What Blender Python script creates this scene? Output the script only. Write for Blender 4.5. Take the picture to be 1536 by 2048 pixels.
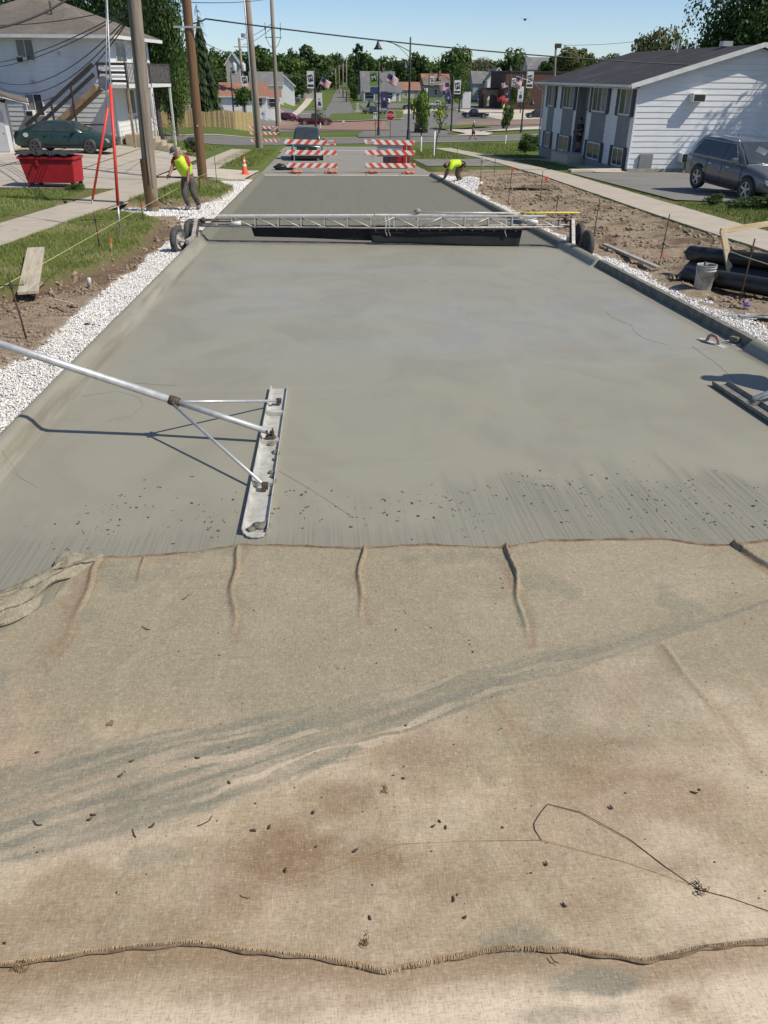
import bpy, math, random
import numpy as np
from mathutils import Vector, Matrix, Euler
random.seed(7)
for o in list(bpy.data.objects): bpy.data.objects.remove(o)
scene = bpy.context.scene
COL = scene.collection
rad = math.radians
# ------------------------------------------------------------------ camera
cd = bpy.data.cameras.new('camera'); cam = bpy.data.objects.new('camera', cd); COL.objects.link(cam)
cd.sensor_fit = 'VERTICAL'; cd.sensor_height = 36.0; cd.lens = 36.0*1538/2048
cd.clip_start = 0.05; cd.clip_end = 5000
_r = Vector((0.99708357, -0.07566479, 0.00995923)); _u = Vector((0.02875655, 0.49336935, 0.86934443)); _b = Vector((-0.07069234, -0.86652266, 0.49410633))
cam.matrix_world = Matrix(((_r.x, _u.x, _b.x, 0), (_r.y, _u.y, _b.y, 0), (_r.z, _u.z, _b.z, 2.5), (0, 0, 0, 1)))
scene.camera = cam
# ------------------------------------------------------------------ sky, sun, exposure
SUN = Vector((0.68, -0.31, 0.89)).normalized()
elev = math.asin(SUN.z); azim = math.atan2(SUN.x, SUN.y)      # clockwise from +Y
w = bpy.data.worlds.new('World'); scene.world = w; w.use_nodes = True
nt = w.node_tree; nt.nodes.clear()
sky = nt.nodes.new('ShaderNodeTexSky'); sky.sky_type = 'NISHITA'; sky.sun_disc = False
sky.sun_elevation = elev; sky.sun_rotation = azim; sky.altitude = 250; sky.air_density = 0.68; sky.dust_density = 0.35; sky.ozone_density = 3.0
bg = nt.nodes.new('ShaderNodeBackground'); bg.inputs['Strength'].default_value = 0.118
wo = nt.nodes.new('ShaderNodeOutputWorld')
nt.links.new(sky.outputs[0], bg.inputs[0]); nt.links.new(bg.outputs[0], wo.inputs[0])
sd = bpy.data.lights.new('sun', 'SUN'); sun = bpy.data.objects.new('sun', sd); COL.objects.link(sun)
sd.energy = 4.3; sd.angle = rad(0.53); sd.color = (1.0, 0.92, 0.80)
sun.rotation_euler = (-SUN).to_track_quat('-Z', 'Y').to_euler(); sun.location = (40, -15, 60)
scene.view_settings.view_transform = 'Standard'; scene.view_settings.look = 'None'
scene.view_settings.exposure = 0.13; scene.view_settings.gamma = 1.0; scene.view_settings.use_curve_mapping = False
scene.cycles.max_bounces = 6
# ------------------------------------------------------------------ ground height
S = 0.0399
BY = [-60,0,115,135,160,200,250,300,420,700]; BZ = [2.394,0,-4.5885,-5.1,-5.5,-5.55,-5.3,-4.6,-3.2,3]
LY = [0,28,52,62,72,85,100,140,175,230,300]; LR = [0,0,.85,.7,.25,.3,.9,1.3,1.0,1.6,1.2]
def ss(a, b, x):
    t = np.clip((x-a)/(b-a), 0, 1); return t*t*(3-2*t)
def zg(x, y):
    return np.interp(y, BY, BZ) + np.interp(y, LY, LR)*ss(-5.5, -12, x)
def P(x, y, h=0.0): return Vector((x, y, float(zg(x, y))+h))     # a point h above the lie of the land
# ------------------------------------------------------------------ noise
_rng = np.random.RandomState(3); _LAT = _rng.rand(256, 256)
def vnoise(x, y):
    xi = np.floor(x).astype(int); yi = np.floor(y).astype(int); fx = x-xi; fy = y-yi
    fx = fx*fx*(3-2*fx); fy = fy*fy*(3-2*fy)
    a = _LAT[xi & 255, yi & 255]; b = _LAT[(xi+1) & 255, yi & 255]; c = _LAT[xi & 255, (yi+1) & 255]; d = _LAT[(xi+1) & 255, (yi+1) & 255]
    return (a*(1-fx)+b*fx)*(1-fy)+(c*(1-fx)+d*fx)*fy
def fbm(x, y, o=4, g=.5):
    s = 0; a = 1; t = 0
    for i in range(o):
        s = s+a*vnoise(x+17.3*i, y+9.1*i); t += a; a *= g; x = x*2.03; y = y*2.03
    return s/t
# ------------------------------------------------------------------ mesh helpers
def np_mesh(name, V, F, mats=(), smooth=False, attrs=None):
    me = bpy.data.meshes.new(name); V = np.asarray(V, np.float32); F = np.asarray(F, np.int32)
    n, k = F.shape
    me.vertices.add(len(V)); me.vertices.foreach_set('co', V.ravel())
    me.loops.add(n*k); me.loops.foreach_set('vertex_index', F.ravel())
    me.polygons.add(n); me.polygons.foreach_set('loop_start', np.arange(0, n*k, k, dtype=np.int32))
    try: me.polygons.foreach_set('loop_total', np.full(n, k, np.int32))
    except Exception: pass
    me.update(calc_edges=True); me.validate()
    if smooth: me.polygons.foreach_set('use_smooth', np.ones(len(me.polygons), bool))
    for a, val in (attrs or {}).items():
        at = me.attributes.new(a, 'FLOAT', 'POINT'); at.data.foreach_set('value', np.asarray(val, np.float32).ravel())
    for m in mats: me.materials.append(m)
    return me
def link(name, me, parent=None, kind=None):
    o = bpy.data.objects.new(name, me); COL.objects.link(o)
    if parent is not None: o.parent = parent
    if kind: o['kind'] = kind
    return o
def grid(name, X, Y, Zf, mat, kind=None, attrs=None, parent=None, smooth=True, keep=None):
    xx, yy = np.meshgrid(X, Y); zz = Zf(xx, yy)
    V = np.stack([xx, yy, zz], -1).reshape(-1, 3); nx = len(X); ny = len(Y)
    i = (np.arange(ny-1)[:, None]*nx+np.arange(nx-1)[None, :]).ravel()
    F = np.stack([i, i+1, i+1+nx, i+nx], -1)
    if keep is not None:
        k = keep(xx, yy).ravel(); F = F[k[F].all(1)]
    at = {a: f(xx, yy).ravel() for a, f in (attrs or {}).items()}
    return link(name, np_mesh(name, V, F, [mat], smooth, at), parent, kind)
class MB:
    def __init__(s): s.v = []; s.f = []
    def add(s, vs, fs):
        n = len(s.v); s.v += [tuple(v) for v in vs]; s.f += [tuple(n+i for i in f) for f in fs]; return s
    def box(s, x0, x1, y0, y1, z0, z1):
        return s.add([(x0,y0,z0),(x1,y0,z0),(x1,y1,z0),(x0,y1,z0),(x0,y0,z1),(x1,y0,z1),(x1,y1,z1),(x0,y1,z1)], [(0,3,2,1),(4,5,6,7),(0,1,5,4),(1,2,6,5),(2,3,7,6),(3,0,4,7)])
    def bar(s, a, b, wd, ht, up=(0,0,1)):                         # rectangular bar from a to b
        a = Vector(a); b = Vector(b); d = (b-a).normalized(); u = Vector(up)
        if abs(d.dot(u)) > .98: u = Vector((1,0,0))
        r = d.cross(u).normalized()*wd/2; u = r.cross(d).normalized()*ht/2
        return s.add([a-r-u,a+r-u,a+r+u,a-r+u,b-r-u,b+r-u,b+r+u,b-r+u], [(0,1,2,3),(7,6,5,4),(0,4,5,1),(1,5,6,2),(2,6,7,3),(3,7,4,0)])
    def tube(s, pts, r, n=8, cap=True):
        pts = [Vector(p) for p in pts]; k = len(pts); rs = r if isinstance(r, (list, tuple)) else [r]*k
        b = len(s.v); prev = None
        for i, p in enumerate(pts):
            d = (pts[min(i+1, k-1)]-pts[max(i-1, 0)]); d = d.normalized() if d.length > 1e-9 else Vector((0,0,1))
            if prev is None:
                u = Vector((0,0,1)) if abs(d.z) < .9 else Vector((1,0,0)); a = d.cross(u).normalized()
            else:
                a = prev-d*prev.dot(d); a = a.normalized() if a.length > 1e-6 else d.orthogonal().normalized()
            prev = a; c = d.cross(a)
            for j in range(n):
                t = 2*math.pi*j/n; s.v.append(tuple(p+(a*math.cos(t)+c*math.sin(t))*rs[i]))
        for i in range(k-1):
            for j in range(n):
                q = (j+1) % n; s.f.append((b+i*n+j, b+i*n+q, b+(i+1)*n+q, b+(i+1)*n+j))
        if cap:
            s.f.append(tuple(b+j for j in reversed(range(n)))); s.f.append(tuple(b+(k-1)*n+j for j in range(n)))
        return s
    def prism(s, poly, axis, c0, c1):                              # extrude a 2-D outline along an axis
        def m(p, c): return {'x': (c, p[0], p[1]), 'y': (p[0], c, p[1]), 'z': (p[0], p[1], c)}[axis]
        n = len(poly); vs = [m(p, c0) for p in poly]+[m(p, c1) for p in poly]
        return s.add(vs, [tuple(range(n))[::-1], tuple(range(n, 2*n))]+[(i, (i+1) % n, n+(i+1) % n, n+i) for i in range(n)])
    def slab(s, pts, t):                                           # thick sheet below a planar outline (3-D points)
        pts = [Vector(p) for p in pts]; nn = (pts[1]-pts[0]).cross(pts[2]-pts[0]).normalized(); n = len(pts)
        return s.add(pts+[p-nn*t for p in pts], [tuple(range(n)), tuple(range(2*n-1, n-1, -1))]+[(i, n+i, n+(i+1) % n, (i+1) % n) for i in range(n)])
    def lathe(s, prof, c=(0,0,0), axis='z', n=16):
        b = len(s.v)
        for (r, h) in prof:
            for j in range(n):
                t = 2*math.pi*j/n; x, y = r*math.cos(t), r*math.sin(t)
                s.v.append({'z': (c[0]+x, c[1]+y, c[2]+h), 'y': (c[0]+x, c[1]+h, c[2]+y), 'x': (c[0]+h, c[1]+x, c[2]+y)}[axis])
        for i in range(len(prof)-1):
            for j in range(n):
                q = (j+1) % n; s.f.append((b+i*n+j, b+i*n+q, b+(i+1)*n+q, b+(i+1)*n+j))
        return s
    def build(s, name, mat, parent=None, smooth=False, bevel=0, kind=None, loc=None):
        me = bpy.data.meshes.new(name); me.from_pydata(s.v, [], s.f); me.materials.append(mat)
        me.validate(); me.update()
        import bmesh
        bm = bmesh.new(); bm.from_mesh(me); bmesh.ops.recalc_face_normals(bm, faces=bm.faces); bm.to_mesh(me); bm.free()
        if smooth:
            for p in me.polygons: p.use_smooth = True
        o = link(name, me, parent, kind)
        if loc is not None: o.location = loc
        if bevel:
            b = o.modifiers.new('bevel', 'BEVEL'); b.width = bevel; b.segments = 2; b.limit_method = 'ANGLE'
        return o
def tag(o, label, cat, group=None):
    o['label'] = label; o['category'] = cat
    if group: o['group'] = group
    return o
def thing(name, label, cat, loc, rz=0.0, group=None):
    o = bpy.data.objects.new(name, None); COL.objects.link(o); o.location = loc; o.rotation_euler = (0, 0, rz); o.empty_display_size = .2
    return tag(o, label, cat, group)
def copy_tree(o, parent=None):
    c = o.copy(); COL.objects.link(c); c.parent = parent
    for ch in list(o.children): copy_tree(ch, c)
    return c
def text_mesh(body, size, mat, parent, M, name='lettering', ext=0.002):
    cu = bpy.data.curves.new('t', 'FONT'); cu.body = body; cu.size = size; cu.align_x = 'CENTER'; cu.align_y = 'CENTER'; cu.extrude = ext; cu.resolution_u = 3
    t = bpy.data.objects.new('t', cu); COL.objects.link(t)
    me = bpy.data.meshes.new_from_object(t.evaluated_get(bpy.context.evaluated_depsgraph_get()))
    bpy.data.objects.remove(t); bpy.data.curves.remove(cu)
    me.materials.clear(); me.materials.append(mat)
    o = link(name, me, parent); o.matrix_local = M; return o
# ------------------------------------------------------------------ materials
def nodes(name):
    m = bpy.data.materials.new(name); m.use_nodes = True; n = m.node_tree; b = n.nodes['Principled BSDF']; return m, n, b
def N(n, typ, **kw):
    x = n.nodes.new(typ)
    for k, v in kw.items(): setattr(x, k, v)
    return x
def L(n, a, b): n.links.new(a, b)
def noise(n, co, scale, detail=5, rough=.55, stretch=None, dist=0):
    t = N(n, 'ShaderNodeTexNoise'); t.inputs['Scale'].default_value = scale; t.inputs['Detail'].default_value = detail; t.inputs['Roughness'].default_value = rough; t.inputs['Distortion'].default_value = dist
    if stretch:
        mp = N(n, 'ShaderNodeMapping'); mp.inputs['Scale'].default_value = stretch; L(n, co, mp.inputs[0]); co = mp.outputs[0]
    L(n, co, t.inputs['Vector']); return t.outputs['Fac']
def ramp(n, f, p0, p1):
    r = N(n, 'ShaderNodeMapRange'); r.inputs[1].default_value = p0; r.inputs[2].default_value = p1; L(n, f, r.inputs[0]); return r.outputs[0]
def mixc(n, f, a, b, mode='MIX'):
    m = N(n, 'ShaderNodeMix', data_type='RGBA', blend_type=mode)
    for sock, v in ((m.inputs[0], f), (m.inputs[6], a), (m.inputs[7], b)):
        if isinstance(v, (int, float)): sock.default_value = v
        elif isinstance(v, tuple): sock.default_value = v if len(v) == 4 else (*v, 1)
        else: L(n, v, sock)
    return m.outputs[2]
def math_(n, op, a, b=0.5):
    m = N(n, 'ShaderNodeMath', operation=op)
    for s_, v in ((m.inputs[0], a), (m.inputs[1], b)):
        if isinstance(v, (int, float)): s_.default_value = v
        else: L(n, v, s_)
    return m.outputs[0]
def attr(n, name):
    a = N(n, 'ShaderNodeAttribute', attribute_name=name); return a.outputs['Fac']
def coord(n, k='Object'): return N(n, 'ShaderNodeTexCoord').outputs[k]
def bump(n, b, h, strength=.3, dist=.01):
    x = N(n, 'ShaderNodeBump'); x.inputs['Strength'].default_value = strength; x.inputs['Distance'].default_value = dist; L(n, h, x.inputs['Height']); L(n, x.outputs[0], b.inputs['Normal'])
_MC = {}
def mat(name, c1, c2=None, scale=4, rough=.75, metal=0, bmp=0, bscale=None, stretch=None, spec=.5, coat=0, lo=.35, hi=.65, bd=.01):
    if name in _MC: return _MC[name]
    m, n, b = nodes(name); co = coord(n)
    if c2 is None: c2 = tuple(max(0, x*.86) for x in c1)
    f = ramp(n, noise(n, co, scale, 6, .6, stretch), lo, hi)
    L(n, mixc(n, f, c1, c2), b.inputs['Base Color'])
    b.inputs['Roughness'].default_value = rough; b.inputs['Metallic'].default_value = metal; b.inputs['Specular IOR Level'].default_value = spec; b.inputs['Coat Weight'].default_value = coat
    if bmp: bump(n, b, noise(n, co, bscale or scale*6, 5, .6, stretch), bmp, bd)
    _MC[name] = m; return m
# ================================================================== SETTING: ground, slab, burlap
def concrete_fresh():
    m, n, b = nodes('fresh_concrete'); co = coord(n); far = attr(n, 'drag'); br = attr(n, 'broom'); gut = attr(n, 'gutter'); pat = attr(n, 'wash_sheen')
    big = ramp(n, noise(n, co, .55, 4, .6, (1, .45, 1), .6), .3, .7); mid = ramp(n, noise(n, co, 2.2, 6, .65, (1, .6, 1), 1.2), .3, .72)
    fine = noise(n, co, 190, 3, .7)
    c = mixc(n, big, (.300, .283, .212), (.285, .273, .212)); c = mixc(n, math_(n, 'MULTIPLY', mid, .45), c, (.315, .298, .235))
    c = mixc(n, math_(n, 'MULTIPLY', pat, .8), c, (.335, .326, .275))  # pale puddle and paste line, plus sky sheen of the band put into colour
    blot = ramp(n, noise(n, co, .85, 5, .62, (1, .8, 1), .8), .46, .62); c = mixc(n, math_(n, 'MULTIPLY', blot, .5), c, (.242, .226, .175))
    marks = ramp(n, noise(n, co, 1.3, 3, .5, (.12, 1.9, 1), .5), .60, .63); marks = math_(n, 'MULTIPLY', marks, ramp(n, noise(n, co, .5, 3), .5, .62))
    c = mixc(n, math_(n, 'MULTIPLY', marks, .45), c, (.32, .31, .265))
    c = mixc(n, math_(n, 'MULTIPLY', gut, ramp(n, noise(n, co, 1.0, 5, .6, (9, .35, 1)), .42, .62)), c, (.185, .165, .118))
    # dragged texture: streaks along the road, where the black drag has already passed
    st = noise(n, co, 1.0, 6, .7, (26, .22, 1), .3); st2 = noise(n, co, 1.0, 4, .6, (1.1, 2.6, 1))
    fd = mixc(n, ramp(n, st, .38, .66), (.132, .129, .096), (.176, .171, .130)); fd = mixc(n, ramp(n, st2, .42, .62), fd, (.156, .151, .115))
    c = mixc(n, far, c, fd)
    bs = noise(n, co, 1.0, 4, .65, (60, .9, 1), .2); bd = mixc(n, ramp(n, bs, .45, .66), (.245, .232, .180), (.150, .143, .112))
    c = mixc(n, br, c, bd)
    c = mixc(n, .16, c, mixc(n, ramp(n, fine, .35, .7), (.16, .152, .12), (.34, .325, .265)))
    L(n, c, b.inputs['Base Color'])
    r = ramp(n, noise(n, co, 1.1, 4, .6, (1, .5, 1), .8), .3, .7); rr = N(n, 'ShaderNodeMapRange'); rr.inputs[3].default_value = .48; rr.inputs[4].default_value = .68; L(n, r, rr.inputs[0]); L(n, math_(n, 'ADD', math_(n, 'SUBTRACT', rr.outputs[0], math_(n, 'MULTIPLY', pat, .20)), math_(n, 'MULTIPLY', far, .3)), b.inputs['Roughness'])
    b.inputs['Specular IOR Level'].default_value = .5
    h = math_(n, 'ADD', math_(n, 'MULTIPLY', fine, .18), math_(n, 'MULTIPLY', math_(n, 'MULTIPLY', bs, br), 2.2)); h = math_(n, 'ADD', h, math_(n, 'MULTIPLY', math_(n, 'MULTIPLY', st, far), 2.5))
    h = math_(n, 'ADD', h, math_(n, 'MULTIPLY', noise(n, co, 3.5, 4, .5, (1, .5, 1)), .5))
    bump(n, b, h, .5, .004); return m
M_CONC = concrete_fresh()
def lp(poly, v, k=0):                                             # polyline lookup
    p = np.array(poly); return np.interp(v, p[:, k], p[:, 1-k])
LPROF = [(-2.72,.10),(-2.70,.13),(-2.66,.145),(-2.61,.135),(-2.57,.10),(-2.54,.05),(-2.51,.014),(-2.46,0)]
RPROF = [(4.95,0),(4.995,.014),(5.03,.05),(5.06,.10),(5.10,.135),(5.15,.145),(5.20,.13),(5.225,.10)]
def has_curb_r(y): return (y < 8.66) | (y > 14.42)
def slab_h(x, y):
    h = np.where(x < -2.44, np.interp(x, [p[0] for p in LPROF], [p[1] for p in LPROF]), 0.0)
    r = np.interp(x, [p[0] for p in RPROF], [p[1] for p in RPROF]); r = np.where(y > 30, np.maximum(0, r), r)
    h = h+np.where((x > 4.94) & has_curb_r(y), r, 0)
    h = h+.0035*(fbm(x*.9, y*.5, 3)-.5)*2*ss(.02, 0, h)+np.where((x < -2.5) | (x > 5.0), .006*(fbm(x*.5+9, y*1.3, 3)-.5), 0)
    h = h-np.where((x < -2.722) | (x > 5.228), .5, 0)
    return h
XS = np.unique(np.round(np.concatenate([[-2.727], [p[0] for p in LPROF], np.arange(-2.4, 4.92, .055), [p[0] for p in RPROF], [5.232]]), 4))
YS = np.unique(np.round(np.concatenate([np.arange(-3, 8.6, .06), np.arange(8.6, 8.7, .02), np.arange(8.7, 20, .12), [14.41, 14.43], np.arange(20, 38.15, .3), [38.1]]), 3))
def a_drag(x, y): return ss(16.9, 17.35, y+.10*(x-1)+(fbm(x*2, y*.5)-.5)*.3)
def a_broom(x, y):
    top = np.interp(x, [-2.5,-1.3,-.7,.34,1.34,2.6,3.6,5.2], [4.6,4.85,4.75,4.75,5.15,5.45,5.2,5.2])+(fbm(x*3, y*1.2, 4)-.5)*1.1+(fbm(x*22, y*.4, 2)-.5)*.7
    return np.maximum(ss(top+.12, top-.28, y)*(.22+.58*ss(-.2, 2.2, x)), .6*ss(4.62, 4.38, y+(fbm(x*30, y*.5, 2)-.5)*.3))
def a_gut(x, y): return np.clip(1.25*ss(-2.64, -2.56, x)*ss(-2.38, -2.48, x)+.6*ss(5.14, 5.08, x)*ss(4.88, 4.96, x), 0, 1)*(1-a_drag(x, y))
def a_wash_sheen(x, y):
    d = np.hypot((x-4.5)/.42, (y-10.55)/.95); p1 = ss(1.03, .99, d+(fbm(x*2, y*2)-.5)*.1)*1.0
    band = (.35+.65*ss(.40, .62, fbm(x*.33+3, y*.9+1, 4)))*ss(7.6, 9.3, y+(fbm(x*.8, y*.4)-.5)*2)*ss(17.0, 13.5, y)*ss(-2.4, -1.2, x)*.8
    ln = ss(.09, .02, np.abs(x-(2.05-.012*y+.12*np.sin(y*1.7)+(fbm(y*1.1, x*.1)-.5)*.35)))*ss(6, 7, y)*ss(15, 12, y)*ss(.45, .6, fbm(x*2+5, y*.6))
    return np.clip(p1+band+.4*ln, 0, 1)
road_slab = grid('road', XS, YS, lambda x, y: -S*y+slab_h(x, y), M_CONC, 'structure', {'drag': a_drag, 'broom': a_broom, 'gutter': a_gut, 'wash_sheen': a_wash_sheen})
# unfinished kerb back between the two finished kerb lengths
M_RAW = mat('raw_kerb_concrete', (.235,.23,.195), (.10,.097,.08), 6, .9, 0, .7, 30, lo=.3, hi=.7)
mb = MB(); ys = np.arange(8.62, 14.47, .13)
pr = []
for y in ys:
    a = .02*(fbm(np.array([y*3.1]), np.array([.3]), 3)[0]-.5); t = .125+.014*(fbm(np.array([y*5.1]), np.array([4.3]), 3)[0]-.5)
    pr.append([(5.135+a, y, -S*y-.02), (5.14+a*.6, y, -S*y+t), (5.232, y, -S*y+t-.004), (5.236, y, -S*y-.3)])
for i in range(len(pr)-1):
    for j in range(3): mb.add([pr[i][j], pr[i][j+1], pr[i+1][j+1], pr[i+1][j]], [(0,1,2,3)])
mb.add(pr[0], [(0,1,2,3)]).add(pr[-1], [(3,2,1,0)])
o = mb.build('raw_kerb', M_RAW, None, kind='structure')
# concrete crumbs and pits near the burlap
def chunks(name, pts, sizes, matl, parent=None, flat=.6, seed=1, kind='stuff'):
    rg = np.random.RandomState(seed); n = len(pts); pts = np.asarray(pts, float); sizes = np.asarray(sizes, float)
    base = np.array([(1,0,0),(0,1,0),(-1,0,0),(0,-1,0),(0,0,1),(0,0,-1)], float); tri = np.array([(0,1,4),(1,2,4),(2,3,4),(3,0,4),(1,0,5),(2,1,5),(3,2,5),(0,3,5)])
    V = base[None]*(rg.uniform(.55, 1.25, (n, 6, 1))); V += rg.uniform(-.25, .25, V.shape); V[:, :, 2] *= flat
    a = rg.uniform(0, 6.28, n); ca, sa = np.cos(a), np.sin(a); x = V[:, :, 0]*ca[:, None]-V[:, :, 1]*sa[:, None]; y = V[:, :, 0]*sa[:, None]+V[:, :, 1]*ca[:, None]
    tl = rg.uniform(-.5, .5, (n, 1)); z = V[:, :, 2]+x*tl
    V = np.stack([x, y, z], -1)*sizes[:, None, None]+pts[:, None, :]
    F = (tri[None]+(np.arange(n)*6)[:, None, None]).reshape(-1, 3)
    me = np_mesh(name, V.reshape(-1, 3), F, [matl], False, {'tint': np.repeat(rg.rand(n), 6)})
    return link(name, me, parent, kind)
rg = np.random.RandomState(11); pts = []; sz = []
cent = [(1.56,5.2,.25,.12),(2.45,5.1,.3,.15),(2.6,4.5,.5,.2),(.52,4.85,.45,.15),(-.2,4.85,.35,.2),(-1.3,5.0,.4,.2),(-.7,4.7,.4,.15),(1.6,4.75,.6,.25),(.9,4.6,.5,.15),(2.3,4.85,.5,.25),(-1.6,4.6,.4,.2),(2.9,4.9,.4,.3)]
for cx, cy, sx, sy in cent:
    for i in range(46):
        x = rg.normal(cx, sx*.7); y = max(rg.normal(cy, sy), 4.32); r = rg.gamma(2, .0028)
        for k in range(rg.randint(1, 3)):
            xx = x+rg.normal(0, .012); yy = y+rg.normal(0, .012); pts.append((xx, yy, -S*yy+.001)); sz.append(min(r, .013))
M_CRUMB = mat('wet_crumb', (.085,.084,.070), (.05,.05,.04), 30, .8)
chunks('concrete_crumbs', pts, sz, M_CRUMB, road_slab, .3, 5)
M_RIDGE = mat('paste_ridge', (.19,.182,.145), (.14,.134,.106), 20, .8)
# thin trowel ridges left in the paste
for pl, r0, mm in [([(4.06,10.81),(4.01,10.44),(4.08,10.12),(4.14,9.95)], .0014, M_RIDGE),([(4.13,9.98),(4.04,9.63),(4.04,9.25),(4.21,8.96)], .0014, M_RIDGE),([(4.49,8.88),(4.47,8.61),(4.45,8.15),(4.35,7.46)], .0018, M_RIDGE),([(-0.39,5.47),(-0.14,5.12),(0.01,4.89),(0.16,4.65)], .0011, M_RIDGE),([(-1.98,7.79),(-1.76,7.72),(-1.54,7.68)], .0018, M_RIDGE),([(-2.41,7.39),(-2.10,7.53),(-1.84,7.32),(-1.75,7.06),(-1.81,6.79),(-1.99,6.67)], .001, M_RIDGE),([(-2.58,5.76),(-2.36,5.46),(-2.17,5.27)], .001, M_RIDGE)]:
    MB().tube([(x, y, -S*y+float(slab_h(np.array([x]), np.array([y]))[0])+.001) for x, y in pl], r0, 5).build('trowel_ridge', mm, road_slab, True)
# ------------------------------------------------------------------ burlap
def burlap_mat():
    m, n, b = nodes('burlap'); co = coord(n); wet = attr(n, 'wet'); brn = attr(n, 'brown'); lit = attr(n, 'pale'); gry = attr(n, 'cement')
    n1 = ramp(n, noise(n, co, 2.2, 6, .65, None, .5), .32, .68); n2 = ramp(n, noise(n, co, 9, 6, .7), .32, .68)
    c = mixc(n, n1, (.44,.358,.245), (.34,.272,.185)); c = mixc(n, math_(n, 'MULTIPLY', n2, .55), c, (.36,.285,.18))
    bl = ramp(n, noise(n, co, 6.5, 8, .72, None, .8), .52, .70); c = mixc(n, math_(n, 'MULTIPLY', bl, .62), c, (.245,.182,.12)); bl2 = ramp(n, noise(n, co, 4.2, 8, .72, (1.3,.8,1), .9), .55, .72); c = mixc(n, math_(n, 'MULTIPLY', bl2, .55), c, (.60,.51,.37))
    pk = ramp(n, noise(n, co, 1.1, 4, .6, None, .4), .45, .65); c = mixc(n, math_(n, 'MULTIPLY', pk, .6), c, (.455,.335,.25))
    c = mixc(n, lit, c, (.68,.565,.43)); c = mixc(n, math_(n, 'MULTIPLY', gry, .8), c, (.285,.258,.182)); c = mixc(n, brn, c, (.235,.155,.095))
    c = mixc(n, math_(n, 'MULTIPLY', wet, 1.0), c, (.222,.214,.165))
    tx = noise(n, co, 1.0, 4, .7, (185, 34, 1), .2); ty = noise(n, co, 1.0, 4, .7, (34, 185, 1), .2); th = math_(n, 'MULTIPLY', math_(n, 'ADD', tx, ty), .5)
    sx = noise(n, co, 1.0, 4, .6, (60, 9, 1), .6); sy = noise(n, co, 1.0, 4, .6, (9, 60, 1), .6); sl = math_(n, 'MULTIPLY', math_(n, 'ADD', sx, sy), .5)
    c = mixc(n, math_(n, 'MULTIPLY', ramp(n, th, .51, .37), .52), c, (.15,.108,.062)); c = mixc(n, math_(n, 'MULTIPLY', ramp(n, th, .53, .66), .46), c, (.70,.61,.45)); 
    m2 = N(n, 'ShaderNodeMix', data_type='RGBA', blend_type='MULTIPLY'); m2.inputs[0].default_value = 1
    rr = N(n, 'ShaderNodeMapRange'); rr.inputs[1].default_value = .36; rr.inputs[2].default_value = .64; rr.inputs[3].default_value = .88; rr.inputs[4].default_value = 1.08; L(n, sl, rr.inputs[0])
    cb = N(n, 'ShaderNodeCombineColor'); [L(n, rr.outputs[0], cb.inputs[i]) for i in range(3)]
    L(n, c, m2.inputs[6]); L(n, cb.outputs[0], m2.inputs[7]); c = m2.outputs[2]
    L(n, c, b.inputs['Base Color']); b.inputs['Roughness'].default_value = .95; b.inputs['Specular IOR Level'].default_value = .15
    bump(n, b, math_(n, 'ADD', th, math_(n, 'MULTIPLY', sl, .5)), .5, .003); return m
M_BUR = burlap_mat()
HEM = [(-2.4,4.05),(-1.66,4.18),(-1.20,4.17),(-.83,4.21),(-.58,4.28),(-.33,4.26),(.19,4.19),(.61,4.21),(1.09,4.13),(1.41,4.21),(2.18,4.19),(2.47,4.08),(2.64,4.08),(2.89,4.12),(3.6,4.2),(4.3,4.1)]
SEAM = [(-2.7,1.45),(-1.12,1.54),(-.72,1.57),(-.48,1.57),(-.31,1.53),(-.07,1.49),(.14,1.43),(.36,1.46),(.55,1.48),(.74,1.46),(1.01,1.40),(1.20,1.43),(1.44,1.44),(2.2,1.40),(4.3,1.5)]
def smooth_line(poly, xs):
    y = lp(poly, xs); k = np.hanning(9); k /= k.sum(); yp = np.pad(y, 4, 'edge'); return np.convolve(yp, k, 'valid')
FOLDS = [(-1.42,4.15,-1.43,3.20,.022,.022),(-.58,4.24,-.54,3.25,.032,.02),(.20,4.2,.17,3.38,.034,.016),(1.13,4.14,1.05,3.10,.045,.017),(2.62,4.1,2.76,3.5,.05,.02),(-1.18,4.15,-1.13,3.88,.02,.012),(1.73,3.05,1.80,2.2,.008,.02),(.75,2.67,.82,2.1,.006,.02)]
def seg(x, y, x0, y0, x1, y1):
    dx, dy = x1-x0, y1-y0; l2 = dx*dx+dy*dy; t = np.clip(((x-x0)*dx+(y-y0)*dy)/l2, 0, 1)
    return t, np.hypot(x-x0-t*dx, y-y0-t*dy), ((x-x0)*dy-(y-y0)*dx)/math.sqrt(l2)
def fold_h(x, y):
    h = 0
    for x0, y0, x1, y1, a, wd in FOLDS:
        xw = x+.016*np.sin(y*5+x0*9)+.010*np.sin(y*13+x0*5); t, d, sd_ = seg(xw, y, x0, y0, x1, y1)
        d = np.where(sd_ > 0, d*.75, d*1.7); h = np.maximum(h, a*(1-t)**.8*(.55+.9*fbm(y*6+x0*7, x0+y*0, 3))*np.clip(1-d/(wd*1.0), 0, 1)**.8)
    return h
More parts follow.
